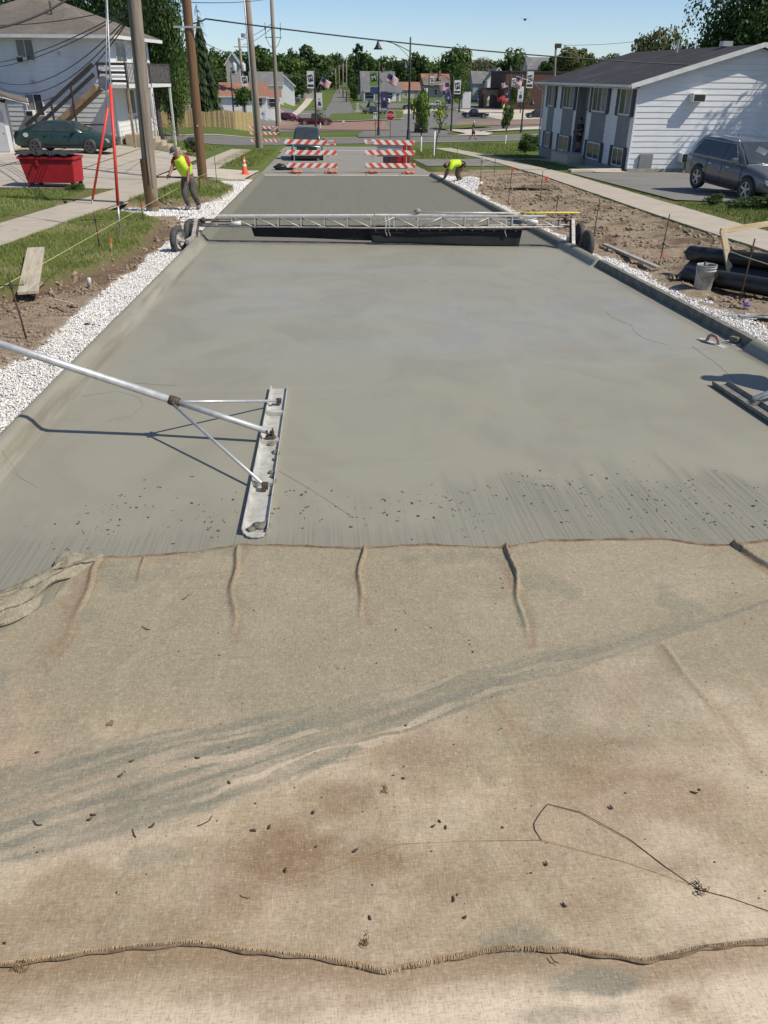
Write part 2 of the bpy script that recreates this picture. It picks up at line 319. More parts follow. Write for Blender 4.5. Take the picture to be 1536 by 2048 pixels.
def bur_attrs(x, y):
    WET = [(-2.6,1.8),(-1.51,2.11),(-1.34,2.17),(-.89,2.32),(-.42,2.46),(.07,2.59),(.55,2.74),(1.09,2.93),(1.70,3.14),(2.10,3.28),(2.52,3.45),(4,4.0)]
    yc = lp(WET, x); up = np.interp(x, [-2.6,-1.3,-.4,.5,1.1,1.7,2.3], [.34,.30,.20,.15,.11,.08,.0]); dn = np.interp(x, [-2.6,-1.3,-.6,0,.5,1.1,1.7,2.3], [.26,.24,.34,.20,.12,.08,.06,.03])
    dd = y-yc; al = x*.93+y*.36; ac = -x*.36+y*.93
    e = (fbm(al*2.2, ac*7, 4)-.5)*.34; wv = (fbm(x*2.6, y*2.6, 3)-.5)*.13+.02*np.sin(al*5+ac*9); acw = ac+wv; u = np.where(dd > 0, dd/up, -dd/dn)+e*1.6
    wet = ss(1.12, .86, u)*(.45+.55*ss(.36, .6, fbm(al*1.6+3, ac*24, 3)))*(.7+.3*ss(.3, .6, fbm(x*3, y*4+9, 4)))
    lines = ss(.545, .60, fbm(al*1.6+2, acw*36+4, 2))*(.35+.65*ss(.40, .58, fbm(x*2+7, y*3, 3))); wet *= 1-.9*lines*ss(-1.5, -.2, x)
    for cx, cy, sx, sy, a in [(.82,1.35,.16,.055,.85),(.62,1.50,.17,.05,.55),(-.69,1.93,.12,.05,.45),(.72,1.27,.2,.03,.5)]:
        q = np.hypot((x-cx)/sx, (y-cy)/sy)+(fbm(x*9, y*14, 4)-.5)*1.5; wet = np.maximum(wet, a*ss(1.15, .5, q))
    strk = lines*ss(1.3, .8, u)*ss(-1.4, -.1, x)
    b = 0
    for cx, cy, sx, sy, a in [(-.12,1.90,.36,.20,.62),(-.35,1.74,.22,.12,.35),(1.1,2.25,.33,.16,.42),(.95,1.66,.2,.1,.30),(.9,2.32,.12,.2,.3),(.06,2.18,.16,.1,.40),(-1.1,1.7,.3,.1,.2),(.5,1.75,.3,.08,.25),(1.05,1.27,.12,.05,.45),(-.2,1.42,.3,.06,.35),(.2,1.36,.5,.05,.3),(-1.45,3.6,.08,.7,.3),(-1.0,1.45,.4,.06,.3),(.35,2.35,.2,.12,.3),(1.35,2.05,.25,.12,.3),(-.55,1.62,.2,.1,.3),(1.25,1.75,.2,.1,.35),(-.9,1.85,.25,.08,.2)]:
        q = np.hypot((x-cx)/sx, (y-cy)/sy)+(fbm(x*5+2, y*7, 5)-.5)*2.0; b = np.maximum(b, min(.95, a*1.5)*ss(1.35, .15, q)*(.55+.6*fbm(x*16, y*20+3, 4)))
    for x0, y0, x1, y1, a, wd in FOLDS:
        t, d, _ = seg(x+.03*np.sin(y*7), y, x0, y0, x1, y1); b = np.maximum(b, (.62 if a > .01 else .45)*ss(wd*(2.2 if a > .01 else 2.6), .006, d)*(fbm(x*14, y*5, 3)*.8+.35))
    b = np.maximum(b, .75*ss(.03, .006, np.abs(y-lp(HEM, x)))*ss(.3, .6, fbm(x*4, y, 2)+.15)); b = np.maximum(b, .6*ss(.09, .01, np.abs(y-lp(SEAM, x)+.035)))  # brown strip below the seam paints the shadow under its raised hem
    p = .55*ss(.45, .7, fbm(x*1.1+7, y*1.6+2, 4))*ss(1.0, 2.3, x+.2*y)+.95*ss(1.55, 1.25, y)*ss(.34, .58, fbm(x*1.7+1, y*2.6, 4))+.35*ss(.52, .7, fbm(x*2.3+5, y*3+8, 4))
    g = ss(2.25, 3.0, y+.25*x*0+(fbm(x*1.3, y*1.3, 3)-.5)*.9)*.95+.1
    for x0, y0, x1, y1, a in [(-.95,3.7,-1.02,2.45,.5),(-.52,3.25,-.60,2.0,.3),(.14,3.3,.10,2.2,.35),(.30,3.0,.26,1.8,.3),(1.02,3.1,.95,2.4,.3),(1.5,3.4,1.5,2.2,.35),(2.0,3.6,2.05,2.5,.4),(-.2,2.3,-.3,1.6,.25),(.6,2.2,.62,1.6,.25)]:
        t, d, _ = seg(x+.04*np.sin(y*3+x0)+.02*np.sin(y*11), y, x0, y0, x1, y1); p = np.maximum(p, a*ss(.05, .0, d)*(.3+.9*fbm(x*12, y*3, 3)))
    p = np.maximum(p, .7*strk); wet = np.maximum(wet, .5*ss(.60, .70, fbm(x*3+1, y*3+8, 4))*ss(2.0, 3.2, y))
    return dict(wet=np.clip(wet, 0, 1), brown=np.clip(b, 0, 1), pale=np.clip(p, 0, .9), cement=np.clip(g, 0, 1))
def sheet(name, label, y0f, y1f, xlf, nx, nv, base, xr=4.3, ripple=.012):
    u = np.linspace(0, 1, nx); v = np.linspace(0, 1, nv); uu, vv = np.meshgrid(u, v)
    ya = y0f(np.zeros(1))[0]+(y1f(np.zeros(1))[0]-y0f(np.zeros(1))[0])*vv; xl = xlf(ya); xx = xl+uu*(xr-xl)
    yy = y0f(xx.ravel()).reshape(xx.shape)*(1-vv)+y1f(xx.ravel()).reshape(xx.shape)*vv
    zz = -S*yy+base+fold_h(xx, yy)+ripple*(fbm(xx*2.2, yy*3, 3)-.35)+.004*(fbm(xx*9, yy*9, 3)-.5)+.007*np.maximum(0, fbm(xx*1.2+3, yy*6.5, 4)-.52)*3*ss(1.3, 1.8, yy)
    i = (np.arange(nv-1)[:, None]*nx+np.arange(nx-1)[None, :]).ravel(); F = np.stack([i, i+1, i+1+nx, i+nx], -1)
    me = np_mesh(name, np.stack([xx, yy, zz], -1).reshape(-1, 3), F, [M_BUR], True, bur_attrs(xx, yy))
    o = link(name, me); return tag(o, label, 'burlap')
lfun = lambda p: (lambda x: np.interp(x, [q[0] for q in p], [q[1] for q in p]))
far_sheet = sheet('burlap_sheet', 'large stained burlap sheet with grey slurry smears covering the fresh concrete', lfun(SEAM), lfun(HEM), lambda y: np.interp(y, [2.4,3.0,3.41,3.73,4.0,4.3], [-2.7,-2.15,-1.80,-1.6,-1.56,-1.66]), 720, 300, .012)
near_sheet = sheet('burlap_sheet', 'tan burlap sheet at the bottom edge, tucked under the frayed seam', lambda x: x*0-1.2, lambda x: lfun(SEAM)(x)+.14, lambda y: y*0-2.7, 330, 140, .004)
M_HEM = mat('hem_jute', (.29,.215,.14), (.13,.085,.05), 18, .95, 0, .8, 160); M_FRAY = mat('frayed_jute', (.56,.43,.27), (.34,.23,.12), 20, .95)
xs = np.arange(-1.66, 4.3, .03); mb = MB()
mb.tube([(x, float(lp(HEM, x))+.004*math.sin(x*31), -S*float(lp(HEM, x))+.013+float(fold_h(np.array([x]), np.array([float(lp(HEM, x))]))[0])*.9) for x in xs], [.007+.004*abs(math.sin(x*7.3)) for x in xs], 6)
mb.build('hem', M_HEM, far_sheet, True)
xs = np.arange(-2.7, 4.3, .02); rr_ = random.Random(2); mb = MB()
sz_ = lambda x: -S*float(lp(SEAM, x))+.017
mb.tube([(x, float(lp(SEAM, x))+.003*math.sin(x*43), sz_(x)) for x in xs], [.0045+.0025*abs(math.sin(x*9+1)) for x in xs], 6)
mb.build('seam_roll', M_HEM, far_sheet, True)
mb = MB(); x = -2.7
while x < 4.3:
    d_ = max(.15, min(1, .55+.6*math.sin(x*3.1+.6)+.3*math.sin(x*11))); y = float(lp(SEAM, x))
    l = rr_.uniform(.003, .010)*d_+.002; a = rr_.uniform(-.5, .5)
    p0 = Vector((x, y+.012, sz_(x)+.006)); p1 = p0+Vector((math.sin(a)*l, -l*.9-.006, .002)); p2 = p1+Vector((math.sin(a)*l*.5, -l*.5, -.007))
    mb.tube([p0, p1, p2], [.0016, .0014, .0006], 4, False); x += rr_.uniform(.0018, .0045)/d_**.3
mb.build('fringe', M_FRAY, far_sheet, kind='stuff')
# rumpled loose corner of the sheet
path = [(-1.56,4.22,.0),(-1.60,4.05,.03),(-1.72,3.86,.05),(-1.84,3.62,.045),(-1.92,3.40,.04),(-2.02,3.1,.03)]
V = []; n_u, n_v = 60, 26
for i in range(n_u):
    t = i/(n_u-1)*(len(path)-1); k = min(int(t), len(path)-2); f = t-k; a, b_ = Vector(path[k]), Vector(path[k+1]); c = a.lerp(b_, f); d_ = (b_-a); d_.z = 0; d_.normalize(); q = Vector((-d_.y, d_.x, 0))
    for j in range(n_v):
        s_ = (j/(n_v-1)-.5)*2; wdt = .10+.05*math.sin(i*.21+1)
        xx = c.x+q.x*s_*wdt+.02*math.sin(j*.9+i*.3); yy = c.y+q.y*s_*wdt+.015*math.sin(i*.5+j*.4)
        nz = float(fbm(np.array([i*.16+3]), np.array([j*.33]), 4)[0]); hh = (1-s_*s_)**.6*(.012+c.z*.8)*(.3+1.5*nz)+.022*max(0, math.sin(s_*7+i*.11+nz*4))*(1-s_*s_)
        V.append((xx, yy, -S*yy+.012+hh))
F = [(i*n_v+j, i*n_v+j+1, (i+1)*n_v+j+1, (i+1)*n_v+j) for i in range(n_u-1) for j in range(n_v-1)]
Vn = np.array(V); gx = np.full(len(V), .8); 
me = np_mesh('rumpled_corner', Vn, F, [M_BUR], True, {'wet': .35+.6*fbm(Vn[:, 0]*9, Vn[:, 1]*9, 3), 'brown': .7*ss(.55, .7, fbm(Vn[:, 0]*7+4, Vn[:, 1]*6, 3)), 'pale': gx*0+.2, 'cement': gx})
link('rumpled_corner', me, far_sheet)
rg = np.random.RandomState(77); xx_ = rg.uniform(-1.9, 2.9, 900); yy_ = rg.uniform(1.25, 4.1, 900); kk = fbm(xx_*1.5, yy_*1.5, 3) > .46; xx_, yy_ = xx_[kk], yy_[kk]
chunks('grit', np.stack([xx_, yy_, -S*yy_+.018], -1), rg.gamma(1.6, .0013, len(xx_))+.0008, mat('dark_grit', (.09,.065,.045), (.05,.038,.028), 40, .9), far_sheet, .5, 78)
# twigs, seeds and a pulled thread lying on the burlap
M_TWIG = mat('dark_twig', (.085,.062,.04), (.04,.03,.02), 60, .9); M_CATK = mat('dry_catkin', (.30,.21,.09), (.17,.10,.04), 60, .9)
TW = [(-1.18,2.11,.05),(-.98,2.12,.02),(-.97,2.14,.02),(-.73,2.07,.026),(-.52,2.07,.07),(-.79,2.03,.05),(-1.01,3.39,.06),(-.84,3.68,.06),(.37,1.99,.02),(.42,1.98,.018),(.40,2.01,.014),(-.20,1.83,.022),(.40,1.67,.026),(-.91,2.34,.026),(-.88,2.42,.022),(-.33,2.02,.024),(-.27,2.03,.02),(.77,1.79,.018),(.06,1.90,.022),(.70,1.425,.035),(1.47,2.08,.028),(.43,1.60,.016),(-.34,1.73,.045),(-.6,2.42,.02),(-.45,2.27,.016),(-.10,2.09,.018),(.79,1.62,.02),(.10,1.62,.02),(-1.3,2.5,.018),(1.1,2.03,.02)]
for i, (x, y, l) in enumerate(TW):
    r_ = random.Random(i); a = r_.uniform(0, 3.14); thick = l < .03; mb = MB(); k = 5; q = []
    for j in range(k):
        t = j/(k-1)-.5; q.append((x+math.cos(a)*l*t+r_.uniform(-1, 1)*l*.10, y+math.sin(a)*l*t+r_.uniform(-1, 1)*l*.10+l*.7*t*t, -S*y+.0185+r_.uniform(0, .002)))
    if thick: mb.tube(q, [.0022,.0042,.005,.0042,.002], 6)
    else:
        mb.tube(q, [.0016,.0025,.0025,.002,.0012], 5)
    o = mb.build('seed_pod' if thick else 'twig', M_TWIG, None, True)
    tag(o, 'small dark seed pod lying on the burlap' if thick else 'thin dark twig lying on the burlap', 'seed' if thick else 'twig', 'seed pods on the burlap' if thick else 'twigs on the burlap')
for x, y, l, lab in [(.20,2.18,.03,'frayed brown thread clump near the middle of the burlap'),(1.29,1.65,.05,'dark tangled knot of thread at the right of the burlap'),(-1.02,2.66,.03,'pale dry catkin on the left half of the burlap'),(.08,1.53,.035,'brown dry catkin just above the frayed seam'),(-1.04,1.53,.04,'straw coloured thread tuft on the seam at left')]:
    r_ = random.Random(int(x*100)); mb = MB()
    for j in range(9):
        a = r_.uniform(0, 6.28); q = Vector((x+r_.gauss(0, l*.2), y+r_.gauss(0, l*.2), -S*y+.022)); mb.tube([q, q+Vector((math.cos(a), math.sin(a), r_.uniform(.1, .6)))*l*.35, q+Vector((math.cos(a+.9), math.sin(a+.9), .1))*l*.6], [.0022,.002,.0008], 4)
    tag(mb.build('thread_tuft', M_TWIG if 'dark' in lab else M_CATK, None, True), lab, 'thread tuft')
for lab, pl, r0 in [('dark loose thread curving to a knot on the right of the burlap', [(.78,1.90),(.765,1.95),(.77,1.98),(.81,2.03),(.85,2.07),(.97,2.02),(1.12,1.88),(1.21,1.75),(1.29,1.65),(1.39,1.61),(1.50,1.55),(1.7,1.5)], .0016), ('fine pale thread stretched across the lower burlap', [(-.34,1.73),(-.13,1.79),(.23,1.92),(.5,1.915),(.78,1.90),(1.07,1.78),(1.29,1.66)], .0008)]:
    mb = MB(); mb.tube([(x, y, -S*y+.0165) for x, y in pl], r0, 5); tag(mb.build('loose_thread', M_TWIG if 'dark' in lab else M_CATK, None, True), lab, 'thread')
# ================================================================== SETTING: terrain, verges, pavements, streets
def lawn_mat(name, c1, c2, c3, sc=1.6):
    m, n, b = nodes(name); co = coord(n)
    c = mixc(n, ramp(n, noise(n, co, sc, 6, .65), .35, .65), c1, c2); c = mixc(n, ramp(n, noise(n, co, .35, 5, .6), .5, .72), c, c3)
    c = mixc(n, ramp(n, noise(n, co, 26, 4, .7), .62, .35), c, tuple(x*.62 for x in c1)); L(n, c, b.inputs['Base Color']); b.inputs['Roughness'].default_value = .9; b.inputs['Specular IOR Level'].default_value = .2
    bump(n, b, noise(n, co, 40, 4, .7), .9, .04); return m
M_LAWN = lawn_mat('lawn', (.105,.155,.033), (.15,.195,.047), (.19,.20,.068))
def corridor(x, y): return ss(-7.95, -7.75, x)*ss(11.3, 11.0, x)*ss(41.5, 41, y)
X = np.unique(np.concatenate([np.arange(-600, -60, 30), np.arange(-60, -16, 3), np.arange(-16, 18, .5), [-7.95,-7.75,11.0,11.3], np.arange(18, 70, 3), np.arange(70, 601, 30)]))
Y = np.unique(np.concatenate([[-60,-30,-10], np.arange(0, 120, 1.5), [41,41.5,115,135,160,200,250,300,420,700,28,52,62,72,85,100,140,175,230], np.arange(120, 260, 4), np.arange(260, 900, 20)]))
grid('ground', X, Y, lambda x, y: zg(x, y)+.10-.75*corridor(x, y)-.6*ss(-2.8, -2.6, x)*ss(5.45, 5.25, x)*ss(75, 70, y)*(1-corridor(x, y)), M_LAWN, 'structure')
# ---- verges
def verge_mat():
    m, n, b = nodes('verge_soil'); co = coord(n); lw = attr(n, 'lawn'); gv = attr(n, 'gravel'); dk = attr(n, 'loam')
    a = ramp(n, noise(n, co, 1.5, 6, .7, None, .6), .3, .7); d = ramp(n, noise(n, co, 7, 6, .7), .35, .65); f = noise(n, co, 45, 4, .75)
    c = mixc(n, a, (.56,.465,.345), (.45,.36,.265)); c = mixc(n, math_(n, 'MULTIPLY', d, .75), c, (.235,.172,.118)); c = mixc(n, dk, c, (.15,.105,.068))
    c = mixc(n, ramp(n, f, .58, .30), c, (.17,.125,.08)); c = mixc(n, gv, c, mixc(n, ramp(n, noise(n, co, 42, 3, .8), .38, .6), (.62,.60,.56), (.80,.785,.755)))
    g = mixc(n, ramp(n, noise(n, co, 3, 6, .7), .35, .65), (.17,.185,.06), (.25,.245,.10)); g = mixc(n, ramp(n, noise(n, co, 60, 3, .7), .6, .35), g, (.09,.10,.035))
    c = mixc(n, lw, c, g); L(n, c, b.inputs['Base Color']); b.inputs['Roughness'].default_value = .97; b.inputs['Specular IOR Level'].default_value = .12
    bump(n, b, math_(n, 'ADD', f, noise(n, co, 14, 5, .7)), 1.0, .03); return m
M_VERGE = verge_mat()
LE = ([2,9,11.8,12.3,13.8,14.3,16,18.5,20.8,22,23.0,23.4],[-5.6,-5.4,-5.0,-4.5,-4.2,-3.95,-3.78,-3.82,-4.1,-4.7,-6.1,-8])
LE2 = ([25.2,25.5,25.9,27.2,30.5,32.8,34.2,34.8],[-8,-6,-4.65,-3.35,-3.15,-3.9,-5,-8])
def m_lawnL(x, y):
    e = (fbm(x*2.5, y*2.5, 4)-.5)*.45
    a = ss(.06, -.06, x-np.interp(y, *LE)+e)*(y < 23.4); b = ss(.06, -.06, x-np.interp(y, *LE2)+e)*(y > 25.2)*(y < 34.8)
    return np.maximum(a, b)
def m_gravL(x, y):
    e = (fbm(x*3, y*1.5+7, 4)-.5)*.5; wd = np.interp(y, [4,8.3,9.7,12,18,20,22.5,25,27,30,34,36], [-3.70,-3.58,-3.48,-3.52,-3.42,-3.42,-3.9,-4.0,-3.5,-3.3,-4.4,-5.2])
    g = ss(-.05, .05, x-wd+e*.5); tr = ss(22.9, 23.3, y)*ss(25.4, 25.0, y)*ss(-6.0, -5.7, x); return np.clip(np.maximum(g, tr), 0, 1)*(1-m_lawnL(x, y))*(y < 36.6)
def hL(x, y):
    lw = m_lawnL(x, y); gv = m_gravL(x, y); h = -.05+.16*(fbm(x*1.3, y*1.3, 5)-.5)+.05*(fbm(x*7, y*7, 3)-.5)
    h = h*(1-gv)+(-.085+.03*(fbm(x*4, y*4, 3)-.5))*gv
    h = h*(1-lw)+(.13+.02*(fbm(x*3, y*3, 2)-.5)+.03*(fbm(x*9, y*9, 2)-.5))*lw
    h = np.where(y > 34.8, np.minimum(h, -.02), h); return -S*y+h-.2*ss(-2.72, -2.68, x)
M_dark = lambda x, y: ss(-.12, .0, x-np.interp(y, *LE))*ss(.42, .15, x-np.interp(y, *LE))*(y < 23.4)*.95+ss(-.12, .0, x-np.interp(y, *LE2))*ss(.4, .1, x-np.interp(y, *LE2))*(y > 25.2)*.9+.8*ss(.5, .62, fbm(x*1.4+4, y*1.6, 4))*ss(.2, .0, x-np.interp(y, *LE)-.6)*(y < 23.4)
verge_l = grid('left_verge', np.arange(-8.0, -2.64, .065), np.concatenate([np.arange(3, 24, .07), np.arange(24, 42, .16)]), hL, M_VERGE, 'structure', {'lawn': m_lawnL, 'gravel': m_gravL, 'loam': lambda x, y: np.clip(M_dark(x, y), 0, .85)})
GR = ([4,8,9,11,13.3,15.4,16.7,26,31,33,36,38,39],[6.15,6.1,6.0,5.75,5.85,5.65,5.6,5.6,5.75,6.5,6.9,6.2,5.4])
SRI = ([5,8,20,37,52,65,70],[8.55,8.6,8.95,9.85,10.0,9.25,9.0])
def m_gravR(x, y): return ss(.05, -.05, x-np.interp(y, *GR)+(fbm(x*3, y*2+3, 4)-.5)*.55)*(y < 39)
def m_lawnR(x, y): 
    si = np.interp(y, *SRI); e = (fbm(x*2+5, y*2, 4)-.5)
    return ss(-.1, .1, x-si+.14+e*.55)*ss(13, 16, y)*ss(33, 28, y)*.9+ss(41, 43, y+e*3)*ss(7.0, 7.6, x)*.95
def hR(x, y):
    si = np.interp(y, *SRI); gv = m_gravR(x, y); q = ss(5.6, si, x)
    h = -.02+.13*q+.20*(fbm(x*1.2+8, y*1.2, 5)-.5)*ss(0, .6, x-5.4)*ss(0, .5, si-x)+.06*(fbm(x*6, y*6, 3)-.5)
    h = h*(1-gv)+(-.03+.03*(fbm(x*4, y*4, 3)-.5))*gv; h = h+.22*np.exp(-((x-6.3)/.55)**2-((y-34.2)/1.6)**2)
    h = np.where(y > 39, np.minimum(h, .08), h); return -S*y+h
verge_r = grid('right_verge', np.arange(5.18, 11.2, .065), np.concatenate([np.arange(4.5, 24, .07), np.arange(24, 44, .16)]), hR, M_VERGE, 'structure', {'lawn': lambda x, y: np.clip(m_lawnR(x, y), 0, 1), 'gravel': m_gravR, 'loam': lambda x, y: .8*ss(.5, .66, fbm(x*1.5+4, y*1.5, 4))*ss(.15, .5, x-5.9)})
# ---- white crushed stone
def stone_mat():
    m, n, b = nodes('white_crushed_stone'); t = attr(n, 'tint'); c = mixc(n, t, (.58,.56,.52), (.88,.87,.85)); c = mixc(n, ramp(n, t, .03, .0), c, (.3,.28,.25)); L(n, c, b.inputs['Base Color']); b.inputs['Roughness'].default_value = .85; return m
M_STONE = stone_mat()
def scatter(n, x0, x1, y0, y1, maskf, rg, thr=.5):
    x = rg.uniform(x0, x1, n); y = rg.uniform(y0, y1, n); k = maskf(x, y) > thr; return x[k], y[k]
def gravel_bed(name, segs, maskf, hf, seed):
    rg = np.random.RandomState(seed); P_ = []; R_ = []
    for x0, x1, y0, y1, dens, r in segs:
        x, y = scatter(int((x1-x0)*(y1-y0)*dens), x0, x1, y0, y1, maskf, rg); rr = r*rg.uniform(.55, 1.35, len(x))
        P_.append(np.stack([x, y, hf(x, y)+rr*.35+rg.uniform(0, .012, len(x))], -1)); R_.append(rr)
    o = chunks(name, np.concatenate(P_), np.concatenate(R_), M_STONE, None, .75, seed); o['label'] = 'loose white crushed stone along the kerb'; o['category'] = 'gravel'; return o
o = gravel_bed('gravel', [(-4.2,-2.74,4.5,11,2700,.0135),(-4.0,-2.74,11,16,1800,.0155),(-4.6,-2.74,16,22,1100,.019),(-6.1,-2.74,22,30,560,.027),(-6,-2.74,30,36.6,420,.03)], m_gravL, hL, 21); o['label'] = 'loose white crushed stone behind the left kerb'
o = gravel_bed('gravel', [(5.25,6.9,4.6,11,2300,.0145),(5.25,6.5,11,18,1300,.019),(5.25,6.6,18,28,700,.024),(5.25,7.6,28,39,420,.03)], m_gravR, hR, 22); o['label'] = 'loose white crushed stone behind the right kerb'
M_CLOD = mat('soil_clod', (.34,.265,.19), (.19,.14,.10), 12, .97)
def clods(name, segs, hf, bad, seed, lab):
    rg = np.random.RandomState(seed); P_ = []; R_ = []
    for x0, x1, y0, y1, dens, r in segs:
        n = int((x1-x0)*(y1-y0)*dens); x = rg.uniform(x0, x1, n); y = rg.uniform(y0, y1, n); k = ~bad(x, y) & (fbm(x*1.4, y*1.4, 3) > .44); x, y = x[k], y[k]; rr = r*rg.gamma(1.6, .6, len(x))+.006
        P_.append(np.stack([x, y, hf(x, y)+rr*.15], -1)); R_.append(np.minimum(rr, .09))
    o = chunks(name, np.concatenate(P_), np.concatenate(R_), M_CLOD, None, .7, seed); o['label'] = lab; o['category'] = 'soil'
clods('soil_clods', [(-5.6,-3.4,6,16,220,.017),(-5.2,-3.3,16,30,60,.024)], hL, lambda x, y: m_lawnL(x, y) > .7, 31, 'crumbled brown soil clods on the left verge')
clods('soil_clods', [(5.9,8.9,6,16,190,.018),(5.9,9.2,16,28,90,.025),(5.9,9.6,28,38,40,.035)], hR, lambda x, y: (m_gravR(x, y) > .7) | (x > np.interp(y, *SRI)-.1), 32, 'crumbled brown soil clods on the right verge')
# ---- grass blades
def grass_mat():
    m, n, b = nodes('grass_blades'); t = attr(n, 'tint'); d = attr(n, 'dry'); c = mixc(n, t, (.12,.165,.035), (.235,.275,.075)); c = mixc(n, d, c, (.42,.39,.19)); L(n, c, b.inputs['Base Color']); b.inputs['Roughness'].default_value = .7; b.inputs['Specular IOR Level'].default_value = .25
    b.inputs['Subsurface Weight'].default_value = 0; return m
M_BLADE = grass_mat()
def grass(segs, maskf, hf, seed, lab, dryf=None):
    rg = np.random.RandomState(seed); VV = []; T = []; Dr = []
    for x0, x1, y0, y1, dens, hgt, wd in segs:
        x, y = scatter(int((x1-x0)*(y1-y0)*dens), x0, x1, y0, y1, lambda a, b: maskf(a, b)*(.55+.45*rg.rand(len(a))), rg, .45); n = len(x); z = hf(x, y); a = rg.uniform(0, 6.28, n)
        l = hgt*rg.uniform(.5, 1.3, n)*(.65+.7*fbm(x*2.2, y*2.2, 3)); bx = np.cos(a)*wd; by = np.sin(a)*wd; lx = rg.normal(0, .5, n)*l; ly = rg.normal(0, .5, n)*l
        VV.append(np.stack([np.stack([x-bx, y-by, z-.01], -1), np.stack([x+bx, y+by, z-.01], -1), np.stack([x+lx, y+ly, z+l], -1)], 1)); tt = np.clip(rg.rand(n)*.7+.6*(fbm(x*1.1, y*1.1, 3)-.35), 0, 1); T.append(tt)
        dd = np.clip((fbm(x*.8+9, y*.8, 4)-.45)*4, 0, 1)*rg.rand(n) if dryf is None else dryf(x, y)*rg.rand(n); Dr.append(dd)
    V = np.concatenate(VV).reshape(-1, 3); n = len(V)//3
    me = np_mesh('grass', V, np.arange(n*3).reshape(-1, 3), [M_BLADE], False, {'tint': np.repeat(np.concatenate(T), 3), 'dry': np.repeat(np.concatenate(Dr), 3)}); o = link('grass', me, None, 'stuff'); o['label'] = lab; o['category'] = 'grass'
grass([(-6.4,-3.2,9,14.5,2400,.06,.0038),(-6.3,-3.2,14.5,23.2,1600,.065,.005)], lambda x, y: m_lawnL(x, y)*(x > -7.3+.058*y), hL, 41, 'short grass of the left verge beside the guy wires')
grass([(-6.0,-2.9,25.3,34.8,700,.09,.008)], lambda x, y: m_lawnL(x, y)*(x > -7.3+.058*y), hL, 42, 'short grass round the foot of the brown utility pole')
gh = lambda x, y: zg(x, y)+.10
grass([(-16,-7.8,17,29.4,420,.075,.008)], lambda x, y: (x < -8.85+.058*y)*1.0, gh, 43, 'grass beside the concrete parking lot at left')
grass([(10.4,15.5,15,24.6,520,.085,.008)], lambda x, y: (x > np.interp(y, *SRI)+1.6)*1.0, lambda x, y: gh(x, y)*1, 44, 'lush grass in front of the parked grey car', lambda x, y: x*0+.1)
grass([(-5.6,-3.1,43,63,130,.10,.014),(-11,-7.2,50,66,90,.10,.014)], lambda x, y: x*0+1, gh, 45, 'grass at the left street corner', lambda x, y: x*0+.1)
grass([(5.9,9.2,50,66,130,.10,.014),(11.8,14.2,42,62,130,.10,.014),(10,22,62,80,50,.10,.018)], lambda x, y: (np.abs(x-np.interp(y, *SRI)-.8) > .85)*1.0, gh, 46, 'grass of the right street corner and apartment lawn', lambda x, y: x*0+.1)
# ---- sidewalks of separate slabs
M_WALK = mat('old_sidewalk', (.47,.415,.33), (.38,.335,.27), 1.7, .9, 0, .35, 60, lo=.3, hi=.7); M_JOINT = mat('joint_soil', (.10,.085,.06), (.06,.07,.03), 9, .95)
def slab_run(name, inner, width, y0, y1, ln, h, zf, matl):
    """inner(y) = x of the inner edge; separate paving slabs, each a child of the run"""
    ys = np.arange(y0, y1, ln); V = []
    for y in ys: V += [(inner(y), y, zf(inner(y), y)+h-.02), (inner(y)+width, y, zf(inner(y)+width, y)+h-.02)]
    root = MB().add(V, [(2*i, 2*i+1, 2*i+3, 2*i+2) for i in range(len(ys)-1)]).build(name, M_JOINT, None, kind='structure')
    for i in range(len(ys)-1):
        r_ = random.Random(i*7+int(y0)); a, b_ = ys[i]+.012, ys[i+1]-.012; e = .02*np.sign(width); dz = [r_.uniform(-.006, .006) for _ in range(4)]
        q = [(inner(a)+e, a), (inner(a)+width-e, a), (inner(b_)+width-e, b_), (inner(b_)+e, b_)]; t = [(x, y, zf(x, y)+h+d_) for (x, y), d_ in zip(q, dz)]
        mb = MB().add(t+[(x, y, z-.09) for x, y, z in t], [(0,1,2,3),(7,6,5,4),(0,4,5,1),(1,5,6,2),(2,6,7,3),(3,7,4,0)]); mb.build('slab', matl, root, bevel=.008)
    return root
zr = lambda x, y: -S*y
slab_run('sidewalk', lambda y: -7.3+.058*y, -1.5, 9, 36, 1.5, .145, zr, M_WALK)
slab_run('sidewalk', lambda y: -7.3+.058*41+(y-41)*.0, -1.5, 41, 64, 1.7, .135, lambda x, y: float(zg(x, y)), M_WALK)
slab_run('sidewalk', lambda y: float(np.interp(y, *SRI)), 1.5, 9, 41, 1.5, .15, zr, M_WALK)
slab_run('sidewalk', lambda y: float(np.interp(y, *SRI)), 1.5, 41, 69, 1.9, .14, lambda x, y: float(zg(x, y)), M_WALK)
# ---- sheets that follow the land
def ribbon(name, A, B, off, matl, nu=24, nv=8, kind='structure', zf=zg):
    A = np.array(A, float); B = np.array(B, float); u = np.linspace(0, 1, nu+1)
    pa = np.stack([np.interp(u, np.linspace(0, 1, len(A)), A[:, k]) for k in (0, 1)], -1); pb = np.stack([np.interp(u, np.linspace(0, 1, len(B)), B[:, k]) for k in (0, 1)], -1)
    t = np.linspace(0, 1, nv+1)[:, None, None]; Q = pa[None]*(1-t)+pb[None]*t; z = zf(Q[..., 0], Q[..., 1])+off
    V = np.concatenate([Q, z[..., None]], -1).reshape(-1, 3); i = (np.arange(nv)[:, None]*(nu+1)+np.arange(nu)[None]).ravel(); F = np.stack([i, i+1, i+nu+2, i+nu+1], -1)
    o = link(name, np_mesh(name, V, F, [matl], True), None, kind)
    if (np.cross(np.append(pa[1]-pa[0], 0), np.append(pb[0]-pa[0], 0)))[2] < 0: o.data.flip_normals()
    return o
